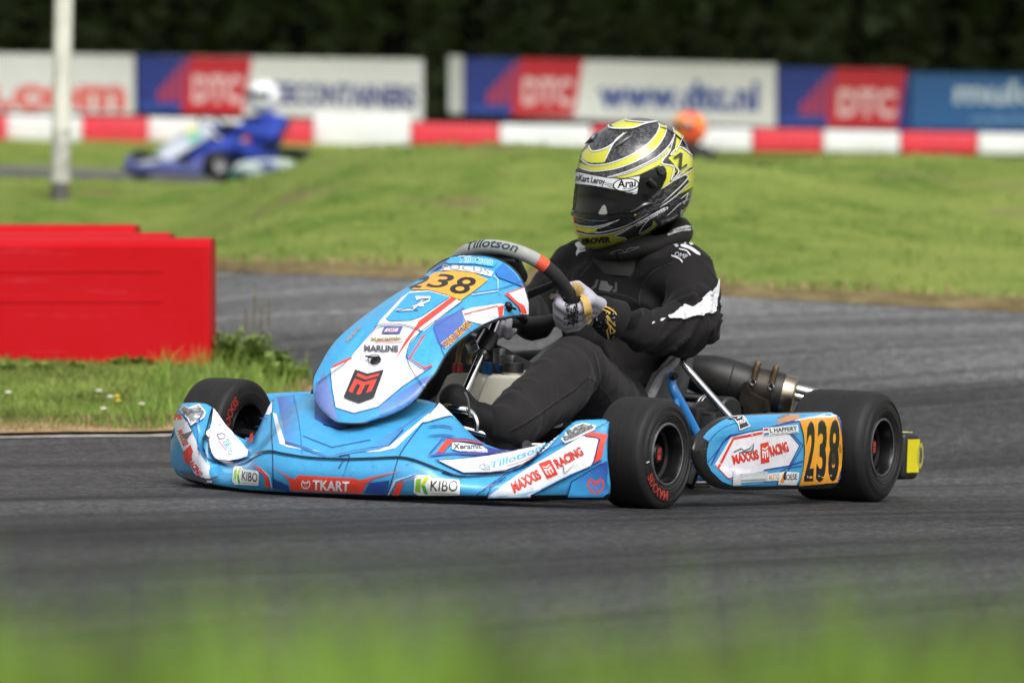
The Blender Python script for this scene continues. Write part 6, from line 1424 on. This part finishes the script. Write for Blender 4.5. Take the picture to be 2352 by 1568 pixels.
wline([(265, 1125), (340, 1160), (480, 1167), (660, 1120), (730, 1085)], 1.6); wline([(730, 1085), (600, 1150), (475, 1197), (515, 1225), (760, 1160), (1000, 1040)], 1.5, 'both'); wline([(290, 1222), (410, 1247), (560, 1242), (700, 1207), (880, 1130), (1150, 985)], 1.5); wline([(880, 1130), (740, 1215), (665, 1255), (772, 1280), (748, 1312)], 1.8); wline([(1190, 980), (1000, 1090), (900, 1225), (1020, 1160), (1035, 1110)], 1.2, 'both'); wline([(1310, 1000), (1300, 1040), (1325, 1055)], 1.5); wline([(1420, 880), (1300, 940), (1200, 1030), (1160, 1060)], 1.2, 'both')
wline([(1240, 575), (1280, 640), (1220, 725), (1330, 665)], 1.6)
h_.poly(r5([(1232, 500), (1295, 455), (1318, 468), (1305, 600), (1355, 560), (1362, 580), (1290, 625), (1275, 610), (1290, 490), (1240, 520)]), '2a2c30')
h_.text('EROVER', r5(362, 1330), r5(628, 1308), 11.5, BK, .06); h_.text('D', r5(322, 1310), r5(340, 1312), 9, '6a5a20', .03); h_.text('LEROY HAFFERT', r5(880, 1158), r5(1185, 992), 5.2, 'e8e8ea', .03)
# dark chin vent under the visor
h_.poly(r5([(258, 1025), (330, 1052), (440, 1066), (640, 1066), (800, 1045), (850, 1030), (830, 1075), (700, 1095), (520, 1108), (360, 1095), (262, 1070)]), (.01, .01, .01)); h_.line(r5([(258, 1050), (330, 1085), (450, 1110), (600, 1108)]), 1.8, '55555a')
HEL = HM.build('helmet', PERSON)
# visor: its own curved sheet proud of the shell
GLASS = mat('visor_glass', attr='print', rough=.1, spec=.3)
vis = [(276, 745), (270, 690), (276, 640), (300, 610), (340, 640), (440, 665), (600, 695), (760, 700), (900, 672), (1000, 632), (1105, 588), (1150, 605), (1170, 650), (1165, 700), (1125, 785), (1050, 850), (980, 930), (880, 1005), (800, 1035), (640, 1058), (440, 1056), (330, 1046), (262, 1015), (262, 880)]
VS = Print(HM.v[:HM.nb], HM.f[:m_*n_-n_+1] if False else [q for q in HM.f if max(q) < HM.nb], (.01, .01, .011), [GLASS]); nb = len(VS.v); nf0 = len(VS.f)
VS.poly(r5(vis), lambda x, y: tuple(np.array([.010, .010, .011])+np.array([.022, .022, .006])*float(sstep(1368, 1330, x))), lift=.0042, step=5)  # olive reflection at the left end painted into the visor colour
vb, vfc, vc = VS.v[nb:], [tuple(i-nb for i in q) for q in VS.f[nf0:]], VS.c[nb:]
_ed = {}
for q in vfc:
    for i in range(len(q)): _k = (q[i-1], q[i]); _ed[tuple(sorted(_k))] = _ed.get(tuple(sorted(_k)), 0)+1
_n0 = len(vb)
for (a_, b_), k_ in [e_ for e_ in _ed.items() if e_[1] == 1]:      # turned-in edge that gives the sheet its thickness
    i_ = len(vb); o_ = (np.array(vb[a_])-hc); o2 = (np.array(vb[b_])-hc); vb += [np.array(vb[a_])-o_*.03, np.array(vb[b_])-o2*.03]; vc += [(.004, .004, .004)]*2; vfc.append((a_, b_, i_+1, i_))
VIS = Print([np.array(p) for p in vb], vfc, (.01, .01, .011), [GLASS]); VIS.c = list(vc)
VIS.poly(r5([(272, 640), (300, 640), (440, 672), (600, 700), (760, 705), (912, 680), (886, 850), (858, 856), (740, 828), (600, 796), (440, 770), (278, 752)]), 'd9dade', step=6)
for a, b in (((560, 745), (650, 760)), ((570, 765), (650, 775)), ((600, 780), (700, 815)), ((650, 700), (760, 712)), ((820, 850), (890, 835)), ((800, 838), (850, 842))): VIS.line(r5([a, b]), 1.1, '3c3c42', smooth=0)
VIS.text('nKart Leroy', r5(285, 722), r5(575, 765), 13, 'f4f4f4', .05); VIS.text('nKart Leroy', r5(287, 721), r5(572, 764), 13.5, '2c2d32', .04)
el = [(778+128*math.cos(a), 767+66*math.sin(a)-.06*128*math.cos(a)) for a in np.linspace(0, 2*math.pi, 34)[:-1]]; el2 = [(778+116*math.cos(a), 767+56*math.sin(a)-.06*116*math.cos(a)) for a in np.linspace(0, 2*math.pi, 34)[:-1]]
VIS.poly(r5(el), '18181a'); VIS.poly(r5(el2), 'e2e3e6'); VIS.text('Arai', r5(692, 797), r5(882, 782), 17, '0c0c0e', .028, shear=.15); VIS.text('HELMET', r5(745, 815), r5(850, 806), 3.2, '2a2a2c', .02)
VIS.poly(r5([(515, 1052), (530, 1005), (555, 968), (575, 968), (588, 1000), (592, 1050)]), '8e8f8c', smooth=3)
for (x, y) in ((965, 880),): VIS.poly([(r5(x, y)[0]+6.5*math.cos(a), r5(x, y)[1]+6*math.sin(a)) for a in np.linspace(0, 6.283, 16)[:-1]], '0c0c0c')
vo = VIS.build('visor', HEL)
def on_h(x, y, lift=0.): 
    h = h_.hit(*r5(x, y), *r5(850, 720)); n = np.array(h[1]); d = np.array(h[0])-CAM; n = -n if n@d > 0 else n; return np.array(h[0])+n*lift, n
KN = mat('gloss_black_knob', (.006, .006, .007), .22, coat=.5)
p, n = on_h(1115, 630, .004); mb = MB(); mb.lathe([(-.003, .0125), (.004, .0125), (.0065, .010), (.0065, .006), (.009, .0055), (.009, 0)], p, tuple(n), 26); part(mb, 'visor_pivot', KN, HEL)
mb = MB(); pp = [on_h(x, y, .006)[0] for x, y in ((990, 715), (1005, 730), (1030, 760), (1055, 780))]; mb.tube(pp, [.011, .011, .0095, .008], 12, smooth=2); part(mb, 'visor_latch', KN, HEL)
p, n = on_h(862, 1062, .004); mb = MB(); mb.lathe([(-.002, .004), (.003, .004), (.004, .002), (.004, 0)], p, tuple(n), 14); part(mb, 'visor_screw', mat('brass', (.55, .4, .15), .3, metal=1), HEL)
mb = MB(); pp = [on_h(x, y, .004)[0] for x, y in ((820, 1035), (880, 1010), (960, 960), (1040, 950))]; mb.tube(pp, [.004, .006, .006, .003], 10, smooth=3); part(mb, 'visor_catch', KN, HEL)
mb = MB(); pp = [on_h(x, y, .003)[0] for x, y in ((670, 405), (720, 370), (780, 330), (830, 298))]; mb.tube(pp, [.001, .0045, .005, .002], 12, smooth=3); part(mb, 'top_vent', mat('smoke_vent', (.10, .10, .105), .2, coat=.6), HEL)
mb = MB(); pp = [on_h(x, y, .002)[0] for x, y in ((1105, 205), (1190, 235), (1270, 295), (1330, 350), (1360, 400))]; mb.tube(pp, [.0012, .003, .0035, .003, .0012], 8, smooth=3); part(mb, 'rear_spoiler_edge', KN, HEL)
mb = MB(); q0 = [on_h(x, y, .004)[0] for x, y in ((385, 375), (405, 300), (440, 262), (500, 235))]; mb.tube(q0, [.001, .0045, .0045, .001], 10, smooth=3); part(mb, 'top_vent', MATS['smoke_vent'], HEL)

# ---- gloved hands --------------------------------------------------
GLV = fabric('glove_fabric', 260, .8)
def hand(a_h, sg, col):
    c = WP(a_h); t = WP(a_h+.02*sg)-WP(a_h-.02*sg); t /= np.linalg.norm(t); n = wn; o = np.cross(t, n); o /= np.linalg.norm(o)
    if o@(c-WC) < 0: o = -o
    def H(x, y, z): return c+o*x+n*y+t*z                    # outward, towards the driver, down the rim
    cp = []; F = []
    el_ = elL if sg > 0 else elR; dm = (el_-c)/np.linalg.norm(el_-c); m_ = dm+n*.45; m_ /= np.linalg.norm(m_); WRS = H(.040, .0, .0)+m_*.046; HW = (WRS, m_)
    for k, (z, L, r_) in enumerate(((-.036, 1.0, .0125), (-.0115, 1.08, .0128), (.013, 1.0, .0125), (.036, .84, .011))):
        sp = z*.12; ch = [H(.043, .012, z), H(.034-.002*k, -.024*L, z+sp), H(.008, -.041*L, z+sp*1.2), H(-.018*L, -.032*L, z+sp), H(-.027*L, -.014, z+sp*.6)]; rr = [r_*1.12, r_*1.08, r_, r_*.95, r_*.85]; F.append((ch, rr))
        for i in range(4): cp.append((ch[i], rr[i], ch[i+1], rr[i+1]))
        cp.append((WRS+t*z*.5+o*.004, .0185, H(.046, .012, z), .0165)); cp.append((WRS+t*z*.5-o*.012, .016, H(.034, .020, z), .0135))
    for ch, rr in ([WRS-t*.014-o*.006, (WRS+H(.02, .03, -.05)*2)/3, H(.006, .030, -.052), H(-.014, .020, -.050)], [.018, .0150, .0125, .0105]),:
        for i in range(3): cp.append((ch[i], rr[i], ch[i+1], rr[i+1]))
    v, f = capsules(cp, .0028, 3); return v, f, HW
v, f, HLf = hand(HL_A, 1, None)
GL = Print(v, f, (.40, .39, .45), [GLV]); g_ = GL
rnd = random.Random(11)
for i in range(150):                                        # dark speckled print towards the wrist
    x = 690-rnd.random()**1.6*120; y = rnd.uniform(690, 935)+(690-x)*.45; s_ = rnd.uniform(4, 11)
    if y > 945: continue
    g_.poly(r6([(x+s_*math.cos(a)*rnd.uniform(.5, 1.4), y+s_*math.sin(a)*rnd.uniform(.5, 1.4)) for a in np.linspace(0, 6.283, 7)[:-1]]), (.015, .014, .015), step=12)
g_.poly(r6([(470, 655), (500, 645), (505, 690), (480, 730), (465, 700)]), (.20, .15, .10), smooth=2); g_.line(r6([(540, 740), (610, 690), (672, 632)]), 2, (.06, .055, .06), taper='both'); g_.line(r6([(520, 850), (640, 780)]), 1, (.17, .16, .19), taper='both')
g_.poly(r6([(640, 560), (700, 560), (735, 600), (770, 690), (800, 790), (810, 880), (770, 930), (745, 935), (750, 850), (730, 740), (700, 640)]), (.50, .34, .12))
GL.build('glove', PERSON)
v, f, HRf = hand(HR_A, -1, None); GR = Print(v, f, (.36, .345, .40), [GLV]); GR.build('glove', PERSON)
# cuffs
def cuff(H, wr_, base, deco):
    a = H[0]-H[1]*.004; b = wr_+(wr_-a)*.12; mb = MB(); d = b-a
    mb.tube([a, a+d*.12, a+d*.5, a+d*.85, b, b-d*.03], [.034, .0385, .044, .050, .0515, .045], 28, smooth=5)
    V = [tuple(np.array(p)+.0025*noise.noise(Vector(np.array(p)*45))*np.array([1, 1, 1])) for p in mb.v]; P_ = Print(V, mb.f, (.012, .012, .013), [GLV])
    if deco: deco(P_)
    P_.build('glove_cuff', PERSON)
def deco(P_):
    for i in range(75):
        x = 800+rnd.random()**1.5*260; y = rnd.uniform(710, 1000)+(x-800)*.35; s_ = rnd.uniform(3, 7)*(1.2 if x < 850 else .8)
        P_.poly(r6([(x+s_*math.cos(a), y+s_*math.sin(a)) for a in np.linspace(0, 6.283, 6)[:-1]]), (.55, .55, .56), step=12)
    G_ = (.52, .33, .07)
    P_.line(r6([(945, 770), (1030, 830), (1065, 865)]), 3.2, G_, smooth=0); P_.line(r6([(935, 800), (1000, 850), (975, 870), (1060, 960)]), 3.2, G_, smooth=0); P_.line(r6([(985, 880), (985, 930), (1060, 1010)]), 3.4, G_, smooth=0)
    P_.line(r6([(985, 1000), (1010, 960), (1020, 1030), (1065, 1005)]), 3.0, G_, smooth=0); P_.line(r6([(980, 990), (1010, 1080)]), 3.2, G_, smooth=0)
    P_.line(r6([(690, 945), (760, 945), (830, 985), (900, 1045), (1035, 1110)]), 2, (.3, .3, .32)); P_.line(r6([(800, 700), (870, 715), (940, 730)]), 1.2, (.5, .5, .5))
cuff(HLf, wrL, None, deco); cuff(HRf, HRf[0]+HRf[1]*.06, None, None)

# ---- boots ---------------------------------------------------------
BOOT = mat('boot_suede', (.013, .0125, .0125), .7, var=(20, .3), bump=(120, .3, .001))
def boot(an, toe, name='boot'):
    an, toe = np.array(an), np.array(toe); d = toe-an; heel = an+np.array([-.01, 0, -.075]); ball = heel+(toe-heel)*.72
    v, f = capsules([(an, .038, heel+[.01, 0, .02], .038), (heel, .034, ball, .036), (ball, .036, toe, .037), (an+[.01, 0, -.01], .038, ball*.7+an*.3, .038)], .005, 4); P_ = Print(v, f, (.007, .0068, .0068), [fabric(name+'_cloth', 180, .65)]); return P_
B_ = boot(anL+[.005, 0, -.0], atX(*r7(300, 985), 1.085)); B_.poly(r7([(180, 1040), (200, 1025), (240, 1035), (275, 1045), (270, 1070), (220, 1075), (190, 1060)]), (.22, .16, .06)); B_.build('boot', PERSON)
boot(anR+[.005, 0, 0], anR+np.array([.17, 0, .05]), 'boot_right').build('boot', PERSON)
mb = MB(); mb.tube([P7(460, 1180, 1.12), P7(445, 1010, 1.125), P7(405, 910, 1.13)], .003, 8, smooth=4); part(mb, 'sole_edge', mat('sole_grey', (.09, .09, .085), .6), bpy.data.objects['boot'])
# ================================================================== KARTS FAR BEHIND (out of focus)
def far_kart(name, loc, head, colors, label, hlabel, suit, helmet, glove):
    """a complete small kart; local x forward, y left, z up"""
    K = empty(name, tuple(loc), head); tag(K, label, 'go-kart')
    m = lambda n, c, r_=.45: mat(n, c, r_, coat=.2, var=(6, .12))
    A, B, Cc = m('far_panel_'+colors[0], colors[0]), m('far_panel_'+colors[1], colors[1]), m('far_panel_'+colors[2], colors[2])
    # nose
    G = []
    for y in np.linspace(-.58, .58, 25):
        k = abs(y)/.58; x0 = 1.45-.22*k**2.2; hz = .14+.06*float(sstep(.75, .95, k))-.05*float(sstep(.3, .55, k)*(1-sstep(.6, .9, k))); xb = 1.2-.02*k
        G.append([np.array([x0-.03, y, .03]), np.array([x0, y, .05]), np.array([x0-.01, y, .11]), np.array([(x0*.5+xb*.5), y, hz+.02*(1-k)]), np.array([xb, y, hz+.03*(1-k)]), np.array([xb-.03, y, .06])])
    mb = MB(); mb.grid(G); n1 = mb.build('front_fairing', A, K)
    mb = MB(); mb.grid([[p+np.array([.004, 0, .004]) for p in r_[2:4]] for r_ in G[9:16]]); mb.build('fairing_graphic', B, K)
    G = []
    for t in np.linspace(0, 1, 9):
        x = 1.3-.48*t; z = .21+.30*t**.85; w = .10+.06*min(1, t*3); G.append([np.array([x-.05*(1-math.cos(a)), w*math.sin(a), z-.10*(1-math.cos(a))]) for a in np.linspace(-1.45, 1.45, 13)])
    mb = MB(); mb.grid(G); NPn = mb.build('number_panel', B, K)
    mb = MB(); mb.grid([[p+np.array([.006, 0, .006]) for p in r_[4:9]] for r_ in G[5:8]]); mb.build('number_plate', m('far_plate', (.75, .7, .2)), K)
    mb = MB(); mb.grid([[p+np.array([.006, .004, .006]) for p in r_[9:12]] for r_ in G[4:7]]); mb.build('panel_graphic', m('far_green', (.02, .35, .2)), K)
    for sg in (1, -1):
        for x, R, w, yy in ((1.05, .128, .13, .56), (0, .139, .21, .6)):
            mb = MB(); hw = w/2; mb.lathe([(hw*.7, .065), (hw, .075), (hw*1.03, R*.7), (hw*.95, R*.93), (hw*.7, R), (-hw*.7, R), (-hw*.95, R*.93), (-hw, .075), (-hw*.7, .065)], (x, sg*yy, R), (0, 1, 0), 28); ty = mb.build('wheel', RUB, K)
            mb = MB(); mb.lathe([(hw*.75, .066), (hw*.8, .06), (hw*.4, .05), (hw*.35, 0)], (x, sg*yy, R), (0, sg, 0), 20); mb.build('rim', m('far_rim', (.3, .3, .32), .35), ty)
        prof = cr([np.array(p) for p in ((.24, .06), (.22, .15), (.30, .2), (.55, .2), (.74, .17), (.82, .1), (.76, .055), (.5, .05))], 4, True); rows = [[np.array([p[0], sg*y, p[1]*k+(1-k)*.12]) for p in prof] for y, k in ((.5, .9), (.62, 1), (.655, .93), (.665, .7), (.667, .05))]
        mb = MB(); mb.grid([r_+[r_[0]] for r_ in rows]); sp = mb.build('side_pod', Cc, K)
        mb = MB(); q = [np.array([x, sg*.670, z]) for x, z in ((.35, .09), (.55, .18), (.68, .16), (.6, .08))]; mb.prism(q, (0, -.006*sg, 0)); mb.build('pod_graphic', A, sp)
        mb = MB(); mb.tube([(1.2, sg*.2, .06), (1, sg*.32, .06), (.3, sg*.3, .06), (-.15, sg*.3, .08)], .016, 8); mb.build('frame_rail', m('far_frame', (.03, .3, .25)), K)
    mb = MB(); mb.box((-.28, 0, .13), (.09, 1.3, .13), bev=.02); mb.build('rear_bumper', BLK, K)
    mb = MB(); mb.tube([(-.0, -.6, .139), (0, .6, .139)], .02, 10); mb.build('rear_axle', STEEL, K)
    mb = MB(); mb.grid([[np.array([p[0], y, p[1]+.22*(abs(y)/.19)**3]) for y in np.linspace(-.19, .19, 11)] for p in ((.55, .08), (.3, .06), (.1, .13), (0, .3), (-.08, .45))]); mb.build('seat', m('far_seat', (.06, .06, .06)), K)
    mb = MB(); mb.tube([np.array([.66, 0, .47])+.165*np.array([.7*math.cos(a), math.sin(a)*1., .7*math.cos(a)]) for a in np.linspace(0, 6.283, 25)], .015, 10); mb.build('steering_wheel', BLK, K)
    mb = MB(); mb.box((.2, -.34, .2), (.22, .16, .26), bev=.03); mb.build('engine', DARK, K); mb = MB(); mb.tube([(.1, -.34, .3), (-.2, -.25, .3), (-.25, .1, .28), (-.25, .25, .27)], [.03, .04, .055, .045], 12, smooth=3); mb.build('exhaust', EXM, K)
    # driver
    Pn = empty('person', tuple(loc), head); tag(Pn, hlabel, 'person')
    cps = [((.14, .06, .2), .13, (.14, -.06, .2), .13), ((.12, 0, .22), .14, (.08, 0, .5), .14, (1.2, .85)), ((.06, .15, .55), .075, (.06, -.15, .55), .075), ((.07, 0, .55), .08, (.1, 0, .66), .06)]
    for sg in (1, -1): cps += [((.07, sg*.19, .55), .07, (.24, sg*.27, .42), .06), ((.24, sg*.27, .42), .058, (.58, sg*.17, .48), .042), ((.17, sg*.1, .18), .11, (.64, sg*.19, .33), .075), ((.64, sg*.19, .33), .075, (1.02, sg*.2, .15), .055)]
    v, f = capsules(cps, .014, 4); b = new_mesh('body', v, f, [mat('far_suit_'+suit, suit, .8, var=(8, .3))], None, True, Pn)
    for sg in (1, -1):
        v, f = capsules([((.58, sg*.17, .48), .042, (.66, sg*.165, .48), .04), ((.66, sg*.165, .48), .036, (.67, sg*.15, .45), .03), ((.64, sg*.14, .50), .02, (.68, sg*.13, .49), .017)], .008, 2); new_mesh('glove', v, f, [mat('far_glove_'+glove, glove, .8)], None, True, Pn)
        v, f = capsules([((1.02, sg*.2, .14), .05, (1.04, sg*.2, .08), .04), ((1.03, sg*.2, .08), .04, (1.2, sg*.2, .13), .038)], .01, 3); new_mesh('boot', v, f, [BLK], None, True, Pn)
    # helmet
    mb = MB(); mb.ball((0, 0, 0), 1., n=20); V = []
    for p in mb.v:
        x, y, z = p; ky = .127*(1-.12*max(0, z)); kx = .158 if x > 0 else .15; q = 1.1*np.array([x*kx, y*ky, z*(.135 if z > 0 else .145)])
        if z < -.1 and x > 0: q[0] *= 1+.12*min(1, -z)
        V.append(q+np.array([.12, 0, .78]))
    P_ = Print(V, mb.f, helmet[0], [mat('far_helmet_paint', attr='print', rough=.3, coat=.5)])
    for i, p in enumerate(V):
        q = p-np.array([.12, 0, .78]); 
        if len(helmet) > 1: k = int(2.2*(noise.noise(Vector(q*13+4))+.5)*len(helmet)) % len(helmet); P_.c[i] = lin(helmet[k])
    hl = P_.build('helmet', Pn)
    rows = []
    for z in np.linspace(-.035, .035, 5): rows.append([np.array([.12+(.180*math.cos(a))*math.sqrt(1-(z/.15)**2), .146*math.sin(a)*math.sqrt(1-(z/.15)**2), .79+z]) for a in np.linspace(-1.35, 1.35, 17)])
    mb = MB(); mb.grid(rows); vv = mb.build('visor', mat('far_visor', (.012, .03, .035), .1, coat=.5), hl)
    md = vv.modifiers.new('thick', 'SOLIDIFY'); md.thickness = .004
    return K, Pn
# heading: driving to the left of the picture and towards the lens
def heading(px_left, toward): d = -RH*px_left-FH*toward; return math.atan2(d[1], d[0])
hd = heading(.76, .65); vK = 46.
t0 = atV(606, 226, vK); d0 = np.array([math.cos(hd), math.sin(hd), 0]); loc = t0-d0*.12; v_, w_ = VW(loc); loc[2] = float(gz(v_, w_))+.012
far_kart('go_kart', loc, hd, ('4a5088', 'a4acb8', 'b6c4c0'), 'blurred blue and white kart driving on the far track at the left', 'driver in blue suit with plain white helmet in the far blurred kart', '1f3a98', ('e4e6e8',), '1c1a1e')
hd2 = heading(.8, .5); vK2 = vK+.5
t0 = atV(1584, 294, vK2); d0 = np.array([math.cos(hd2), math.sin(hd2), 0]); loc2 = t0-d0*.12; loc2[2] = t0[2]-.78
print('FAR', vK, v_, pj(t0), pj(loc+[0, 0, .78]), gz(*VW(loc2)), loc2[2])
far_kart('go_kart', loc2, hd2, ('c8c8cc', '202024', 'c8c8cc'), 'kart hidden behind the grass mound below the orange helmet', 'driver hidden by the mound except for an orange, yellow and pink helmet', '242428', ('ff7a1c', 'f8641c', 'ee2c2c', 'e8d420', 'e8305c'), '1c1a1e')
